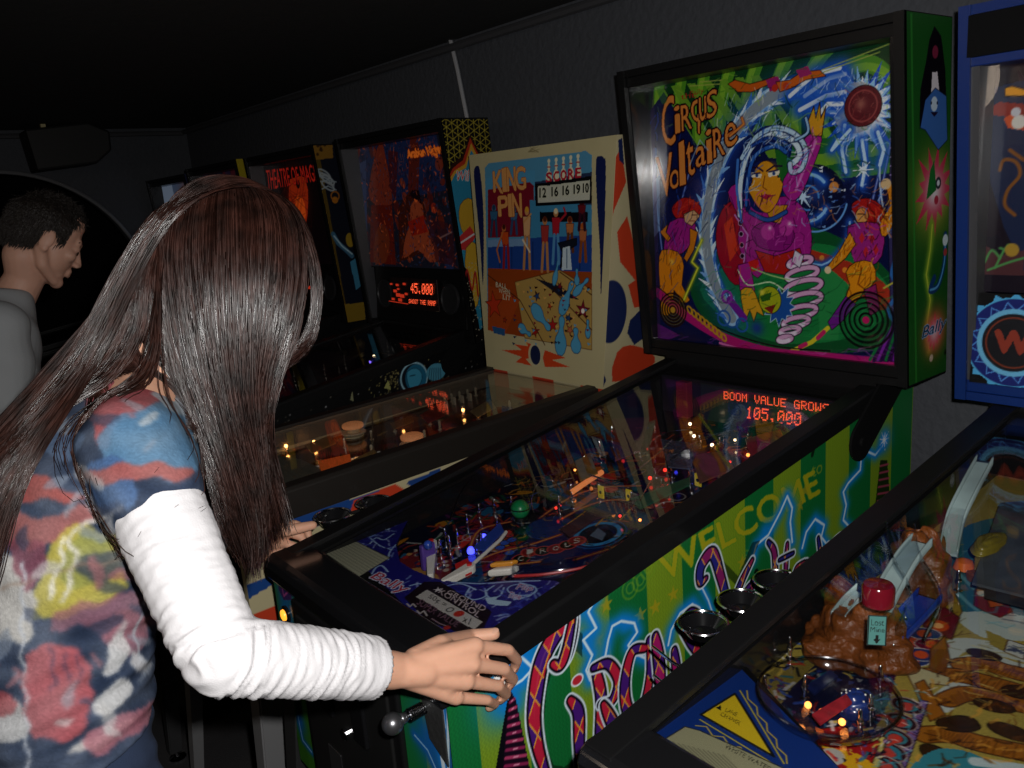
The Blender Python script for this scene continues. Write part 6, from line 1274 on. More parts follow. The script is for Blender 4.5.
def strands_mesh(S_, r0, seg=3, taper=.35):
    """S_: array (n, k, 3) of strand points -> verts, faces (numpy)"""
    n, k, _ = S_.shape; T = np.gradient(S_, axis=1); T /= np.linalg.norm(T, axis=2, keepdims=True)+1e-9
    up = np.array([.31,.77,.55]); X = np.cross(T, up); X /= np.linalg.norm(X, axis=2, keepdims=True)+1e-9; Y = np.cross(T, X)
    rr_ = (r0*(1-(1-taper)*np.linspace(0, 1, k)**2))[None,:,None] if np.isscalar(r0) else r0
    V = np.stack([S_+rr_*(math.cos(2*math.pi*j/seg)*X+math.sin(2*math.pi*j/seg)*Y) for j in range(seg)], 2).reshape(-1, 3)
    base = (np.arange(n)*k*seg)[:,None,None]; i = np.arange(k-1)[None,:,None]*seg; j = np.arange(seg)[None,None,:]; j2 = (j+1) % seg
    F = np.stack([base+i+j, base+i+j2, base+i+seg+j2, base+i+seg+j], -1).reshape(-1, 4); return V, F
def raw_mesh(name, V, F, m, parent, **kw):
    o_ = np.array(org(parent)); me = bpy.data.meshes.new(name); V = V-o_; me.vertices.add(len(V)); me.vertices.foreach_set('co', V.ravel().astype(np.float32)); me.loops.add(F.size); me.loops.foreach_set('vertex_index', F.ravel().astype(np.int32)); me.polygons.add(len(F)); me.polygons.foreach_set('loop_start', np.arange(0, F.size, 4, dtype=np.int32)); me.update(calc_edges=True)
    me.polygons.foreach_set('use_smooth', [True]*len(F)); me.materials.append(m); o = bpy.data.objects.new(name, me); COL.objects.link(o); return finish(o, parent, **kw)
# ------------------------------------------------------------------ the woman at the circus machine
A_ = np.array
WO = empty('person', (.02, -.42, 0), 'woman with long brown hair in a floral top and white sleeves, leaning over green machine', 'person')
SK = skin_mat('skin_light', 'dca68a'); JEANS = mat('denim', lin(hx('2a3a58')), .8, bump=.6, bs=900, var=.25)
Hc = A_([.036, -.116, 1.470]); HR = rotm(rx=-.90, rz=-.10); NB = A_([.005, -.245, 1.355])
ShR, ElR, WrR = A_([.145,-.300,1.292]), A_([.330,-.292,1.098]), A_([.314,-.085,.978])
ShL, ElL, WrL = A_([-.165,-.255,1.285]), A_([-.375,-.215,1.075]), A_([-.312,-.040,.945])
hipR, kneR, ankR = A_([.105,-.42,.89]), A_([.115,-.36,.48]), A_([.125,-.42,.08]); hipL, kneL, ankL = A_([-.065,-.42,.89]), A_([-.09,-.38,.48]), A_([-.10,-.44,.08])
tors = lambda g: [(A_([.020,-.430,.84]), A_([.150+g,0,0]), A_([0,.098+g,.0])), (A_([.020,-.425,.92]), A_([.158+g,0,0]), A_([0,.104+g,.01])), (A_([.018,-.412,1.00]), A_([.138+g,0,0]), A_([0,.098+g,-.02])), (A_([.015,-.390,1.08]), A_([.128+g,0,0]), A_([0,.094+g,-.03])), (A_([.012,-.355,1.16]), A_([.138+g,0,0]), A_([0,.102+g,-.04])), (A_([.008,-.318,1.23]), A_([.150+g,0,0]), A_([0,.098+g,-.045])), (A_([.004,-.285,1.285]), A_([.152+g,0,0]), A_([0,.078+g,-.035])), (A_([.002,-.262,1.325]), A_([.105+g,0,0]), A_([0,.055+g,-.02])), (A_([.003,-.250,1.350]), A_([.055+g,0,0]), A_([0,.044+g,-.01]))]
mb = MB(); loft(mb, tors(0.0)); head_parts(mb, Hc, HR)
chain(mb, [NB-A_([0,0,.03]), NB+A_([.012,.04,.03]), Hc+HR@A_([0,-.03,-.06])], [.058,.048,.050])
chain(mb, [ShR, ElR, WrR], [.044,.034,.0235]); chain(mb, [ShL, ElL, WrL], [.044,.034,.0235])
chain(mb, [ShR, A_([.05,-.26,1.315])], [.045,.05]); chain(mb, [ShL, A_([-.05,-.255,1.315])], [.045,.05])
for h, k, a, s in ((hipR,kneR,ankR,1),(hipL,kneL,ankL,-1)):
    chain(mb, [h, k, (k*.45+a*.55)+A_([0,-.01,0]), a], [.078,.050,.048,.034]); chain(mb, [a+A_([0,-.02,-.04]), a+A_([s*.01,.15,-.055])], [.032,.024])
# right hand on the corner of the machine: wrist, four curled fingers down the side, thumb over the rail
def hand(mb, W_, K, PIP, DIP, TIP, thumb, r=.0084):
    for i in range(4):
        cap_mesh(mb, W_+(K[i]-W_)*.12, .0165, K[i], .0125 if i < 3 else .011); s = r*(1, 1.03, .97, .85)[i]
        chain(mb, [K[i], PIP[i], DIP[i], TIP[i]], [s*1.18, s*1.02, s*.94, s*.82], 14)
    for i in range(3): cap_mesh(mb, (K[i]+W_)/2, .0135, (K[i+1]+W_)/2, .0135); cap_mesh(mb, K[i]*.8+W_*.2, .0115, K[i+1]*.8+W_*.2, .0115)
    cap_mesh(mb, W_, .0225, W_*.6+(K[1]+K[2])*.2, .020)
    chain(mb, thumb, [.0165,.0135,.0112,.0090], 14)
O = lambda u, v, x: onx(u, v, x)
RT = lambda u, v, h: hit(u, v, (0, 0, .915+h), (0, -.153, 1))
KR = [O(475,646,.334), O(472,664,.342), O(466,681,.340), O(456,697,.331)]
PR = [O(508,650,.333), O(504,669,.341), O(498,686,.338), O(487,700,.330)]
DR = [O(517,660,.317), O(513,679,.321), O(506,694,.317), O(495,704,.313)]
TR = [O(514,669,.302), O(509,686,.303), O(500,700,.302), O(489,708,.302)]
hand(mb, WrR, KR, PR, DR, TR, [O(415,660,.312), O(440,645,.304), RT(470,637,.0125), RT(494,634,.0100)]); cap_mesh(mb, O(430,655,.315), .0145, O(458,650,.322), .0125)
KL = [A_([-.318,.030,.958]), A_([-.324,.022,.940]), A_([-.325,.010,.922]), A_([-.322,-.004,.906])]
dl = [A_([-.004,.042,-.008])]*4; PL = [k+A_([-.006,.040,-.010]) for k in KL]; DL = [k+A_([.008,.058,-.022]) for k in KL]; TL = [k+A_([.018,.056,-.034]) for k in KL]
hand(mb, WrL, KL, PL, DL, TL, [WrL+A_([.008,.02,.004]), A_([-.302,.012,.955]), A_([-.286,.052,.9535]), A_([-.276,.086,.9535])])
me = remesh(mb, .0030, 3, .5)
body = place(me, 'body', SK, WO)
# nails on the right hand
nail = mat('nail', lin(hx('d8a890')), .25)
tp, dp = RT(494,634,.0100), RT(470,637,.0125); d = (tp-dp)/np.linalg.norm(tp-dp)
MB().sphere((0,0,0), .0055, 12).build('thumb_nail', nail, WO, smooth='all')
o = bpy.context.scene.objects[-1] if False else [x for x in COL.objects if x.name.startswith('thumb_nail')][-1]
vv = [(.0052*math.cos(t)*s_, .0068*math.sin(t)*s_, .0012*(1-s_*s_)) for s_ in (0.35,.7,1) for t in np.linspace(0, 2*math.pi, 14, endpoint=False)]
fs = [(i*14+k, i*14+(k+1)%14, (i+1)*14+(k+1)%14, (i+1)*14+k) for i in range(2) for k in range(14)]+[tuple(range(14))]
zq = A_([.35,-.1,.9]); xq = np.cross(d, zq); xq /= np.linalg.norm(xq); zq = np.cross(xq, d); tc_ = tp+zq*.0074+d*.001-A_(org(WO))
me = bpy.data.meshes.new('thumb_nail'); me.from_pydata([tuple(tc_+a*xq+b*d+c_*zq) for a, b, c_ in vv], [], fs); me.materials.append(nail); o.data = me
# eyes and brows (she looks down at the table)
for s in (-1, 1):
    e = Hc+HR@A_([s*.031,.0735,-.003]); MB().sphere(e, .0108, 14).build('eye', mat('eye_white', (.7,.68,.66), .15), WO, smooth='all')
    MB().tube([Hc+HR@A_([s*(.016+i*.009),.083-i*.0045-(.003 if i == 3 else 0),.026+.004*math.sin(i)]) for i in range(4)], [.002,.003,.0025,.0012], 6).build('eyebrow', mat('hair_dark', (.02,.01,.008), .6), WO, smooth=True)
# --- printed top
mb = MB(); loft(mb, tors(.010)[2:]); chain(mb, [ShR*.5+A_([.04,-.26,1.305])*.5, ShR, ShR+(ElR-ShR)*.26], [.056,.060,.058]); chain(mb, [ShL*.5+A_([-.04,-.255,1.305])*.5, ShL, ShL+(ElL-ShL)*.34], [.056,.060,.058])
t0 = tors(.012); loft(mb, [(t0[1][0]+A_([0,0,.015]), t0[1][1], t0[1][2]), t0[2], t0[3]])
me = remesh(mb, .0029, 10, .6); V = coords(me); N_ = normals(me)
# folds: fine horizontal gathers at the waist, soft drag lines from the arm
z = V[:,2]; f = np.clip((1.16-z)/.18, 0, 1)
V += N_*((.0022*np.sin(z*230+2.2*np.sin(V[:,0]*19)+2*np.sin(V[:,1]*23))*f+.0016*np.sin(z*95+V[:,1]*60+V[:,0]*40))[:,None])
setco(me, V)
P = photo_px(V); C3 = np.zeros((len(V), 3)); C3[:] = hx('2c3c5a')
nz = np.sin(V[:,0]*90+3*np.sin(V[:,2]*50))*np.sin(V[:,1]*80+2*np.sin(V[:,2]*70)); C3 += (nz*.07)[:,None]
Pw = P+np.stack([2.2*np.sin(P[:,1]*.21+P[:,0]*.1), 2.2*np.sin(P[:,0]*.17)], -1)
def pp(pts, col, a=.9):
    Q = crom(A_([tuple(map(float, q.split(','))) for q in pts.split()]), 4, True); k = inpoly(Pw, Q); C3[k] = C3[k]*(1-a)+A_(hx(col))*a
def pl_(pts, w_, col, a=.9):
    Q = crom(A_([tuple(map(float, q.split(','))) for q in pts.split()]), 4); d = np.full(len(Pw), 1e9)
    for i in range(len(Q)-1):
        ab = Q[i+1]-Q[i]; t = np.clip(((Pw-Q[i])@ab)/(ab@ab+1e-9), 0, 1); d = np.minimum(d, np.linalg.norm(Pw-(Q[i]+t[:,None]*ab), axis=1))
    k = d < w_/2; C3[k] = C3[k]*(1-a)+A_(hx(col))*a
pp('85,395 115,382 150,385 165,398 140,412 118,425 104,450 92,425', 'c04448'); pp('105,425 140,408 175,405 200,425 205,460 180,480 150,478 120,470 100,450', '4f86b4'); pp('150,395 185,388 215,400 215,430 190,420 170,408', 'a8b0b8')
pp('85,470 110,455 135,475 130,510 100,505', '3c64a0'); pp('80,478 110,466 160,463 190,470 185,480 140,478 110,484', 'b85048'); pp('-20,465 30,472 75,495 82,502 30,500 -20,505', 'c0443c'); pp('0,500 40,520 80,505 96,520 50,545 10,545', 'c06058', .8)
pp('30,610 45,570 60,530 85,525 118,540 120,560 125,590 80,612 40,620', 'c8b838'); pp('60,560 85,535 110,545 100,580 70,590', '8c9440', .7); pl_('62,600 75,560 70,535 95,520 120,510', 5, 'd8d4cc'); pl_('48,600 60,565 64,535', 4, 'e4e0d4'); pp('78,560 110,550 128,565 110,580 85,580', '344058', .8)
pp('-20,560 15,560 35,590 28,640 0,640 -20,630', 'd0ccc4'); pp('10,545 35,540 48,560 30,590 15,570', '8c3c50', .8); pp('60,610 100,600 135,590 150,610 140,640 110,640 80,625 50,632', '9c5468', .75); pp('100,630 130,610 150,625 135,655 118,650', 'b06878', .7)
pp('25,660 40,648 68,645 88,665 92,700 80,735 45,740 25,720', 'c45058'); pl_('50,650 55,680 48,690', 4, '6c4058'); pl_('65,650 68,680', 4, '6c4058'); pl_('78,655 80,685', 3, '6c4058')
pp('105,660 112,642 125,635 128,655 118,675 105,672', 'd8d8d8'); pp('93,700 105,688 125,680 135,690 120,708 100,715', 'd8d8d8'); pp('130,650 145,655 150,668 138,672', 'd4d4d8'); pp('0,700 20,705 28,730 10,745 -10,735', 'd0d0d0'); pp('70,750 110,730 140,715 120,735 90,752', 'd0ccc8')
pp('85,735 120,715 160,700 168,708 130,735 95,755', 'b86070', .85); pp('-10,690 10,695 15,715 -5,715', 'c04850', .8); pl_('24,560 22,640 26,700 28,768', 3, 'c8d0dc'); pl_('145,600 135,640 150,665', 3, 'c8d0dc', .8); pl_('0,590 60,570 130,560 160,560', 3, '9c7860', .6)
pp('-60,520 -20,510 -5,560 -30,620 -70,600', 'c84c44'); pp('-80,640 -40,650 -20,700 -60,740', 'd0ccc4'); pp('-40,420 20,400 50,420 10,440', '4c6c98'); pp('60,430 85,440 70,460 40,450', '46628c')
for k in range(46):
    cx_, cy_ = rng.rand()*190-30, 400+rng.rand()*350; w_ = 6+12*rng.rand(); an_ = rng.rand()*3.1; ca_, sa_ = math.cos(an_), math.sin(an_)
    X_ = ((Pw[:,0]-cx_)*ca_+(Pw[:,1]-cy_)*sa_)/w_; Y_ = (-(Pw[:,0]-cx_)*sa_+(Pw[:,1]-cy_)*ca_)/(w_*.38); kk = X_**2+Y_**2 < 1; C3[kk] = C3[kk]*.35+A_(hx(['c8c8c8','8090a8','3c4c70','b06068','98a0b0','2c3c5c'][k % 6]))*.65
ed_ = np.zeros(len(me.edges)*2, np.int32); me.edges.foreach_get('vertices', ed_); ed_ = ed_.reshape(-1, 2); dg_ = np.bincount(ed_.ravel(), minlength=len(V))[:,None]
for _ in range(2):
    ac = np.zeros_like(C3); np.add.at(ac, ed_[:,0], C3[ed_[:,1]]); np.add.at(ac, ed_[:,1], C3[ed_[:,0]]); C3 = .5*C3+.5*ac/np.maximum(dg_, 1)
lum = C3.mean(1, keepdims=True); C3 = C3*.80+lum*.20
wash = .5+.5*np.sin(V[:,0]*60+2*np.sin(V[:,2]*45))*np.sin(V[:,2]*52+2*np.sin(V[:,1]*38)); C3 = C3*(1-.22*wash[:,None])+.72*.22*wash[:,None]
C3 *= (1-.12*rng.rand(len(V)))[:,None]
setpaint(me, C3); topm = paint_mat('printed_jersey', .85, spec=.2)
nt = topm.node_tree; no = nt.nodes.new('ShaderNodeTexNoise'); no.inputs['Scale'].default_value = 420; bp = nt.nodes.new('ShaderNodeBump'); bp.inputs['Strength'].default_value = .25; bp.inputs['Distance'].default_value = .002; tcn = nt.nodes.new('ShaderNodeTexCoord'); nt.links.new(tcn.outputs['Object'], no.inputs['Vector']); nt.links.new(no.outputs[0], bp.inputs['Height']); nt.links.new(bp.outputs[0], nt.nodes['Principled BSDF'].inputs['Normal'])
top = place(me, 'printed_top', topm, WO, label='short sleeved top with a red, blue, yellow and cream floral print')
# --- white sleeves
slm = mat('white_jersey', (.78,.76,.78), .85, spec=.2, bump=.12, bs=500)
def sleeve(S_, E_, W_, cuff=.86):
    Wc = E_+(W_-E_)*cuff; mb = MB(); d1 = E_-S_; chain(mb, [S_+d1*.12, S_+d1*.5, E_, E_+(Wc-E_)*.5, Wc], [.054,.050,.043,.041,.037])
    me = remesh(mb, .0032, 10, .6); V = coords(me); N_ = normals(me)
    # distance along the arm and angle round it
    a = np.clip(((V-S_)@d1)/(d1@d1), 0, 1); d2 = Wc-E_; b = np.clip(((V-E_)@d2)/(d2@d2), 0, 1.2); s = a*np.linalg.norm(d1)+np.where(a > .98, b, 0)*np.linalg.norm(d2)
    L1 = np.linalg.norm(d1); near = np.exp(-((s-L1-.03)/.085)**2)
    up_ = V[:,2]*30+V[:,1]*25
    near2 = np.exp(-((s-L1-.02)/.05)**2)+.5*np.exp(-((s-L1-.15)/.05)**2)
    from mathutils import noise as _n
    n1 = A_([_n.noise(Vector((p[0]*14, p[1]*14, p[2]*14))) for p in V]); n2 = A_([_n.noise(Vector((p[0]*34+9, p[1]*34, p[2]*34))) for p in V])
    rid = lambda x: .75*(1-np.abs(np.sin(x))*2)
    amp = (.25+near2)*(.4+1.6*np.clip(n1+.3, 0, 1))
    V += N_*((.0019*amp*rid(s*math.pi/.019+3.2*n1+1.2*up_*.25)+.0013*amp*np.sin(s*2*math.pi/.011+5*n2)+.0035*n1*.6+.0015*n2)[:,None])
    setco(me, V); u = d2/np.linalg.norm(d2); keep = ((V-Wc)@u) < .004; cutmesh(me, keep); return me, Wc, u
me, Wc, u = sleeve(ShR, ElR, WrR); sl = slR = place(me, 'white_sleeve', slm, WO, label='long white jersey sleeve'); so = sl.modifiers.new('solid', 'SOLIDIFY'); so.thickness = .0018; so.offset = -1
me, _, _ = sleeve(ShL, ElL, WrL); sl = place(me, 'white_sleeve', slm, WO, label='long white jersey sleeve'); so = sl.modifiers.new('solid', 'SOLIDIFY'); so.thickness = .0018; so.offset = -1
# --- jeans and shoes
mb = MB(); t0 = tors(.007); loft(mb, [t0[0], t0[1], (t0[2][0]-A_([0,0,.03]), t0[2][1]*1.03, t0[2][2])])
for h, k, a in ((hipR,kneR,ankR),(hipL,kneL,ankL)): chain(mb, [h, k, a], [.092,.064,.052])
me = remesh(mb, .006, 6); V = coords(me); V += normals(me)*(.0022*np.sin(V[:,2]*140+3*np.sin(V[:,0]*30)+V[:,1]*30))[:,None]; setco(me, V); cutmesh(me, V[:,2] > .075); jn = place(me, 'jeans', JEANS, WO)
mb = MB(); 
for a, s in ((ankR,1),(ankL,-1)):
    mb = MB(); chain(mb, [a+A_([0,-.035,-.042]), a+A_([s*.006,.06,-.045]), a+A_([s*.012,.165,-.050])], [.038,.038,.030]); me = remesh(mb, .005, 4); V = coords(me); V[:,2] = np.maximum(V[:,2], .002); setco(me, V); place(me, 'shoe', mat('shoe_black', (.02,.02,.022), .5), WO)
# --- hair
HAIR = bpy.data.materials.new('long_brown_hair'); HAIR.use_nodes = True; nt = HAIR.node_tree; b = nt.nodes['Principled BSDF']
b.inputs['Roughness'].default_value = .30; b.inputs['Specular IOR Level'].default_value = .8
tcn = nt.nodes.new('ShaderNodeTexCoord'); no = nt.nodes.new('ShaderNodeTexNoise'); no.inputs['Scale'].default_value = 38; cr = nt.nodes.new('ShaderNodeValToRGB'); cr.color_ramp.elements[0].color = (.012,.0045,.003,1); cr.color_ramp.elements[0].position = .3; cr.color_ramp.elements[1].color = (.055,.018,.012,1); cr.color_ramp.elements[1].position = .75
nt.links.new(tcn.outputs['Object'], no.inputs['Vector']); nt.links.new(no.outputs[0], cr.inputs[0]); ge = nt.nodes.new('ShaderNodeNewGeometry'); mr = nt.nodes.new('ShaderNodeMapRange'); mr.inputs['To Min'].default_value = .35; mr.inputs['To Max'].default_value = 1.5; nt.links.new(ge.outputs['Random Per Island'], mr.inputs['Value'])
vm = nt.nodes.new('ShaderNodeVectorMath'); vm.operation = 'SCALE'; nt.links.new(cr.outputs[0], vm.inputs[0]); nt.links.new(mr.outputs[0], vm.inputs['Scale']); nt.links.new(vm.outputs[0], b.inputs['Base Color'])
mr2 = nt.nodes.new('ShaderNodeMapRange'); mr2.inputs['To Min'].default_value = .22; mr2.inputs['To Max'].default_value = .48; nt.links.new(ge.outputs['Random Per Island'], mr2.inputs['Value']); nt.links.new(mr2.outputs[0], b.inputs['Roughness'])
G = lambda s_: A_([[float(x) for x in q.split(',')] for q in s_.split()])
def lift(Q): return A_([ont(u, v, t) for u, v, t in Q])
def resample(Q, n):
    Q = crom(Q, 8); d = np.r_[0, np.cumsum(np.linalg.norm(np.diff(Q, axis=0), axis=1))]; t = np.linspace(0, d[-1], n); return np.stack([np.interp(t, d, Q[:,i]) for i in range(3)], -1)
KP_ = 26
rh = np.random.RandomState(11)
def family(guides, n, thick, lat=.006, frizz=.0012, endj=.10, rootj=.0, smin=0., smax=1., clump=0):
    Gd = np.stack([resample(g, KP_) for g in guides]); m = len(Gd); out = []
    cl = rh.rand(max(1, clump))*(smax-smin)+smin
    for i in range(n):
        s = (smin+(smax-smin)*rh.rand())
        s0 = s
        if clump: c_ = cl[np.argmin(abs(cl-s))]; s1 = s+(c_-s)*.75
        else: s1 = s
        tt_ = np.linspace(0, 1, KP_); ss = (s0+(s1-s0)*tt_**1.5)*(m-1); ii = np.clip(ss.astype(int), 0, m-2); f = ss-ii
        Q = Gd[ii, np.arange(KP_)]*(1-f)[:,None]+Gd[ii+1, np.arange(KP_)]*f[:,None]
        tow = (CAM-Q); tow /= np.linalg.norm(tow, axis=1, keepdims=True)
        dep = thick*(rh.rand()**1.5); Q = Q-tow*dep*np.sin(np.clip(tt_*6, 0, math.pi/2))[:,None]
        ph = rh.rand(3)*6.28; fr_ = 1.5+rh.rand(3)*3
        wv = np.clip((tt_-.62)/.38, 0, 1)**1.5; Q = Q+np.stack([np.sin(tt_*17+s0*9+j*2.1)*.007*wv for j in range(3)], -1)+np.stack([np.sin(tt_*fr_[j]*3+ph[j])*lat*rh.rand()*tt_ for j in range(3)], -1)+np.stack([np.sin(tt_*30*fr_[j]/3+ph[j])*frizz*rh.rand() for j in range(3)], -1)
        e = 1-endj*rh.rand(); Qn = np.stack([np.interp(np.linspace(0, e, KP_), tt_, Q[:,j]) for j in range(3)], -1); out.append(Qn)
    return np.array(out)
fA = [lift(G(g)) for g in ('220,179,1.14 172,206,1.09 153,258,1.075 153,325,1.07 168,395,1.07 202,465,1.07 228,528,1.075 242,570,1.08','222,179,1.14 180,202,1.07 166,255,1.045 174,325,1.04 194,400,1.045 220,468,1.055 238,530,1.07 247,573,1.08','225,179,1.14 195,196,1.05 188,255,1.02 196,325,1.02 213,400,1.03 234,470,1.045 249,530,1.06 254,574,1.07','230,178,1.14 226,195,1.04 226,255,1.00 228,325,1.00 236,400,1.015 251,470,1.035 262,530,1.055 264,572,1.065','235,178,1.14 258,196,1.05 262,255,1.01 260,325,1.01 256,400,1.025 262,470,1.045 272,528,1.06 275,560,1.07','239,179,1.14 276,202,1.06 284,258,1.03 276,325,1.02 262,390,1.03 264,450,1.05 276,500,1.06 282,540,1.07','243,180,1.14 292,204,1.09 308,255,1.07 302,315,1.06 286,362,1.05 272,400,1.045 270,450,1.055 280,495,1.065 288,522,1.07')]
fB = [lift(G(g)) for g in ('243,180,1.14 294,204,1.10 318,258,1.09 322,305,1.09 312,345,1.09 292,366,1.08 268,370,1.07 258,372,1.06','240,180,1.14 282,200,1.08 306,250,1.07 313,300,1.07 306,338,1.07 288,358,1.06 266,364,1.05 258,366,1.05')]
fC = [lift(G(g)) for g in ('219,179,1.15 176,196,1.15 148,240,1.14 112,288,1.13 60,352,1.12 5,412,1.10 -40,455,1.09 -80,510,1.08','219,180,1.14 168,202,1.12 146,250,1.11 118,305,1.10 70,368,1.08 20,425,1.07 -20,480,1.06 -50,545,1.06','220,180,1.13 163,210,1.09 150,262,1.08 128,322,1.07 88,382,1.05 42,436,1.04 5,492,1.04 -15,560,1.04','221,181,1.12 162,220,1.07 156,280,1.06 142,340,1.04 108,394,1.02 66,440,1.01 32,490,1.01 8,545,1.01')]
fG = [lift(G(g)) for g in ('221,180,1.13 162,222,1.10 150,280,1.085 143,340,1.075 152,388,1.06 176,428,1.055 200,462,1.06 215,500,1.07','221,180,1.13 160,220,1.11 143,275,1.10 132,325,1.085 130,372,1.07 145,405,1.055 165,432,1.05 182,460,1.05','220,181,1.13 158,222,1.115 138,275,1.105 120,320,1.085 104,365,1.06 100,400,1.04 110,430,1.02 118,455,1.0')]
fD = [lift(G(g)) for g in ('160,235,1.06 156,300,1.04 150,360,1.01 118,400,.99 98,440,.98 112,500,.95 150,548,.92 188,520,.92','165,240,1.05 160,300,1.03 158,370,1.0 135,410,.98 128,460,.96 135,520,.93 165,552,.91 192,500,.92','160,240,1.06 155,310,1.03 140,370,1.01 100,410,1.0 75,440,.99 78,475,.99 100,500,.98 120,470,.98','160,240,1.06 160,320,1.03 168,380,1.0 180,420,.98 186,460,.96 184,500,.94 170,535,.92 150,545,.92')]
fE = []
for a in np.linspace(-.9, .95, 6):   # far side of the head, hanging to the left shoulder
    top_ = Hc+HR@A_([-.01,.0,.125]); sd = Hc+HR@A_([-.092, -.02+.075*a, .03]); lo_ = sd+A_([-.008,.004,-.12]); fE.append(A_([top_, Hc+HR@A_([-.06,-.01+.06*a,.105]), sd, lo_, lo_+A_([-.01,.012*a-.01,-.10]), lo_+A_([-.015,.02*a-.02,-.20])]))
nape = []
for a in np.linspace(-1, 1, 6):      # the back of the head down over the back
    top_ = Hc+HR@A_([0,-.03,.125]); b1_ = Hc+HR@A_([.075*a,-.085,.075]); b2_ = Hc+HR@A_([.085*a,-.112,-.01]); nape.append(A_([top_, b1_, b2_, NB+A_([.07*a,-.060,.03]), A_([.02+.10*a,-.385,1.31]), A_([.02+.12*a,-.445,1.22]), A_([.02+.12*a,-.485,1.14])]))
S_all = [family(fA, 4600, .050, .010, .0010, .30, clump=46), family(fB, 330, .014, .004, .0010, .10), family(fC, 1700, .026, .008, .0014, .25, clump=40), family(fG, 900, .022, .006, .001, .3), family(fD, 64, .004, .02, .003, .30), family(fE, 900, .02, .006), family(nape, 1500, .022, .008, .001, .2, clump=30)]
# scalp hair in fine layers directly over the skull
rs = []
for i in range(1500):
    a = rh.rand()*2*math.pi; el_ = math.acos(1-rh.rand()*1.25); 
    top_ = A_([.004,.018,.124]); d_ = A_([math.sin(el_)*math.cos(a)*.088, math.sin(el_)*math.sin(a)*.104-.008, math.cos(el_)*.092+.032]); 
    pts = []
    for t in np.linspace(0, 1, KP_):
        ang = el_*t; p = A_([math.sin(ang)*math.cos(a)*.0865, math.sin(ang)*math.sin(a)*.106-.012, math.cos(ang)*.092+.032]); pts.append(Hc+HR@(p*(1+.015*rh.rand()/4)))
    rs.append(pts)
S_all.append(A_(rs))
S_ = np.concatenate(S_all)
# keep hair outside the skull, the top and the sleeve
def pushout(S_, trees, off):
    F = S_.reshape(-1, 3)
    for T_, lo, hi in trees:
        for i in range(len(F)):
            p = F[i]
            if (p < lo).any() or (p > hi).any(): continue
            loc, nr, ix, ds = T_.find_nearest(Vector(p), .12)
            if loc is None: continue
            dd = (Vector(p)-loc).dot(nr)
            if dd < off: F[i] = A_(loc+nr*(off+.0035*((i*7919) % 97)/97))
    return F.reshape(S_.shape)
def tree(o): 
    me = o.data; off_ = org(o.parent); vs = [v.co+off_ for v in me.vertices]; fs = [p.vertices[:] for p in me.polygons]; V = coords(me)+A_(off_); return (BVHTree.FromPolygons(vs, fs), V.min(0)-.03, V.max(0)+.03)
S_ = pushout(S_, [tree(body)], .004); S_ = pushout(S_, [tree(top), tree(slR)], .003)
q = (S_-Hc)@HR; rn = np.sqrt((q[...,0]/.082)**2+((q[...,1]+.012)/.102)**2+((q[...,2]-.030)/.090)**2); f = np.where(rn < 1, 1/np.maximum(rn, .2), 1.)[...,None]; c0 = A_([0,-.012,.030]); q = c0+(q-c0)*f; S_ = Hc+q@HR.T
for _ in range(2): S_[:,1:-1] = .5*S_[:,1:-1]+.25*(S_[:,:-2]+S_[:,2:])
Vh, Fh = strands_mesh(S_, .00085)
# underlayer so no scalp shows
mb = MB(); ell(mb, Hc+HR@A_([0,-.018,.036]), (.080,.096,.088), HR); me = remesh(mb, .006, 2); V = coords(me); q = (V-Hc)@HR; keepv = ~((q[:,1] > .045) & (q[:,2] < .055)); 
ul = coords(me); Fu = A_([list(p.vertices) if len(p.vertices) == 4 else list(p.vertices)+[p.vertices[-1]] for p in me.polygons if keepv[list(p.vertices)].all()]); 
hair = raw_mesh('long_hair', np.concatenate([Vh, ul]), np.concatenate([Fh, Fu+len(Vh)]), HAIR, WO, label='long straight dark brown hair')
# ------------------------------------------------------------------ the boy behind
BO = empty('person', (-1.25, -.32, 0), 'boy with short dark hair and grey t-shirt, head bowed in profile at the left edge', 'person')
SKB = skin_mat('skin_tan', 'b88c78'); BH = A_([-1.182,-.114,1.522]); BR = rotm(rx=-.56, rz=.04); BN = A_([-1.205,-.200,1.405]); BS = .91
tb = lambda g: [(A_([-1.24,-.36,.80]), A_([.150+g,0,0]), A_([0,.10+g,0])), (A_([-1.24,-.36,.95]), A_([.148+g,0,0]), A_([0,.10+g,-.01])), (A_([-1.235,-.335,1.10]), A_([.155+g,0,0]), A_([0,.105+g,-.02])), (A_([-1.23,-.295,1.22]), A_([.175+g,0,0]), A_([0,.108+g,-.03])), (A_([-1.225,-.258,1.34]), A_([.172+g,0,0]), A_([0,.085+g,-.03])), (A_([-1.22,-.235,1.385]), A_([.115+g,0,0]), A_([0,.060+g,-.02])), (A_([-1.215,-.222,1.412]), A_([.062+g,0,0]), A_([0,.052+g,-.012]))]
mb = MB(); loft(mb, tb(0)); head_parts(mb, BH, BR, BS, True); chain(mb, [BN-A_([0,.02,.04]), BN+A_([.008,.03,.03]), BH+BR@A_([0,-.028,-.06])], [.050,.044,.045])
bs = [(A_([-1.045,-.268,1.330]), A_([-1.02,-.30,1.05]), A_([-1.05,-.19,.85]), 1), (A_([-1.395,-.268,1.330]), A_([-1.44,-.30,1.05]), A_([-1.40,-.19,.85]), -1)]
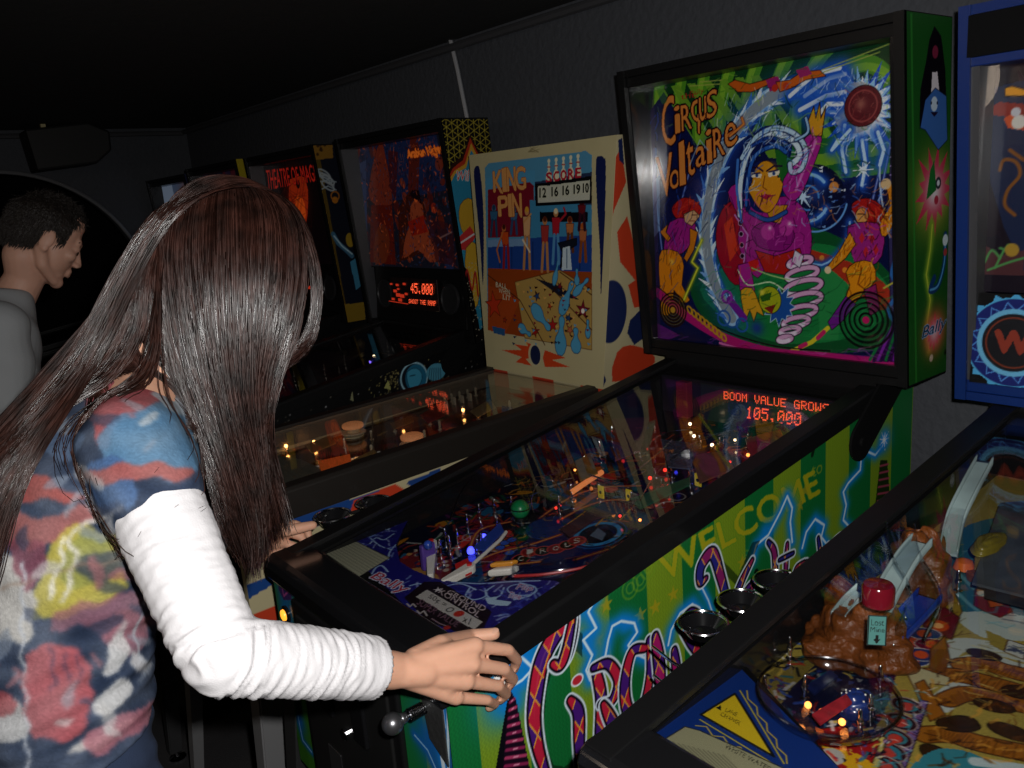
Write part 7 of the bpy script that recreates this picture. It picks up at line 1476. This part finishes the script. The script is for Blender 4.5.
for s, e, w_, sg in bs:
    chain(mb, [s, e, w_], [.050,.038,.026]); chain(mb, [s, A_([-1.22,-.25,1.33])], [.05,.05])
    K = [w_+A_([.010*sg*(1-k)*1.6+0, .075, .012-.001*k]) for k in range(4)] if False else [w_+A_([(-.024+.016*k)*(-sg), .075-.004*abs(k-1), .008]) for k in range(4)]
    hand(mb, w_, K, [k+A_([0,.036,.000]) for k in K], [k+A_([0,.054,-.010]) for k in K], [k+A_([0,.062,-.022]) for k in K], [w_+A_([-.010*sg,.02,0]), w_+A_([-.032*sg,.042,-.002]), w_+A_([-.040*sg,.066,-.004]), w_+A_([-.040*sg,.086,-.006])])
lg = [(A_([-1.15,-.36,.86]), A_([-1.14,-.33,.46]), A_([-1.13,-.39,.08])), (A_([-1.33,-.36,.86]), A_([-1.34,-.33,.46]), A_([-1.35,-.39,.08]))]
for h, k, a in lg: chain(mb, [h, k, a], [.085,.055,.036]); chain(mb, [a+A_([0,-.02,-.04]), a+A_([0,.15,-.05])], [.034,.026])
me = remesh(mb, .0040, 4, .5); place(me, 'body', SKB, BO)
mb = MB(); loft(mb, [tb(.012)[0], tb(.014)[1]]+tb(.010)[2:])
for s, e, w_, sg in bs: chain(mb, [A_([-1.22,-.25,1.33])*.4+s*.6, s, s+(e-s)*.62], [.058,.066,.064])
me = remesh(mb, .005, 8); V = coords(me); V += normals(me)*(.003*np.sin(V[:,2]*55+V[:,1]*40+2*np.sin(V[:,0]*20)))[:,None]; setco(me, V)
keep = ~((V[:,2] > 1.424)); cutmesh(me, keep); place(me, 'grey_tshirt', mat('grey_cotton', lin(hx('8c8e90')), .9, bump=.1, bs=300), BO, label='plain grey short sleeved t-shirt')
mb = MB(); loft(mb, [tb(.008)[0], (tb(.008)[1][0]-A_([0,0,.10]), tb(.008)[1][1], tb(.008)[1][2])])
for h, k, a in lg: chain(mb, [h, k, a], [.098,.072,.062])
me = remesh(mb, .008, 5); cutmesh(me, coords(me)[:,2] > .07); place(me, 'trousers', mat('dark_trousers', (.02,.022,.03), .9), BO)
for h, k, a in lg:
    mb = MB(); chain(mb, [a+A_([0,-.035,-.042]), a+A_([0,.06,-.045]), a+A_([0,.17,-.050])], [.040,.040,.032]); me = remesh(mb, .006, 4); V = coords(me); V[:,2] = np.maximum(V[:,2], .002); setco(me, V); place(me, 'shoe', mat('shoe_grey', (.05,.05,.055), .6), BO)
for s in (-1, 1):
    MB().sphere(BH+BR@(A_([s*.031,.0725,-.005])*BS), .0100, 14).build('eye', mat('eye_dark', (.05,.03,.02), .2), BO, smooth='all')
    MB().tube([BH+BR@(A_([s*(.014+i*.010),.085-i*.0050,.024+.003*math.sin(i*1.2)])*BS) for i in range(4)], [.0022,.0035,.003,.0012], 6).build('eyebrow', mat('hair_dark', (.02,.01,.008), .6), BO, smooth=True)
# short hair: a close cap and many short locks
HB = mat('short_dark_hair', (.012,.008,.006), .5, spec=.4, bump=.5, bs=180)
mb = MB(); TB = lambda p: BH+BR@(A_(p)*BS)
ell(mb, TB((0,-.014,.036)), A_([.0775,.0950,.0800])*BS, BR); ell(mb, TB((0,-.052,-.005)), A_([.064,.056,.055])*BS, BR)
me = remesh(mb, .004, 3); V = coords(me); q = (V-BH)@BR/BS
# hairline: clear of the face, round the ear, down to the nape
side = np.abs(q[:,0]) > .045
keep = (q[:,2] > .052+.35*np.clip(q[:,1]-.03, -1, 1)) | ((q[:,1] < .040) & (q[:,2] > .012)) | ((q[:,1] < -.020) & (q[:,2] > -.048)) | (side & (q[:,1] > .018) & (q[:,1] < .040) & (q[:,2] > -.020))
keep &= ~((q[:,1] > .050) & (q[:,2] < .074))
cap_ = cutmesh(me, keep); Vc = coords(cap_); Nc = normals(cap_)
idx = rh.choice(len(Vc), 5200); base = Vc[idx]; nn = Nc[idx]; fwd_ = BR@A_([0,.55,0]); dn = BR@A_([0,-.35,-.9])
qq_ = (base-BH)@BR; wtop = np.clip((qq_[:,2]-.04)/.06, 0, 1)[:,None]
dirs = nn*(.10+.10*wtop)+fwd_*(wtop*.55+.10)+dn*(.7*(1-wtop))+rh.randn(len(idx), 3)*.13; dirs /= np.linalg.norm(dirs, axis=1, keepdims=True)
Ls = (.010+.014*wtop)*(0.6+.8*rh.rand(len(idx), 1)); tq = np.linspace(0, 1, 5)
Sb = np.stack([base+dirs*Ls*t-BR@A_([0,0,.004])*t*t for t in tq], 1); Vb, Fb = strands_mesh(Sb, .0011, taper=.2)
Fc = A_([list(p.vertices) if len(p.vertices) == 4 else list(p.vertices)+[p.vertices[-1]] for p in cap_.polygons]); raw_mesh('short_hair', np.concatenate([Vb, Vc]), np.concatenate([Fb, Fc+len(Vb)]), HB, BO, label='short cropped dark hair')
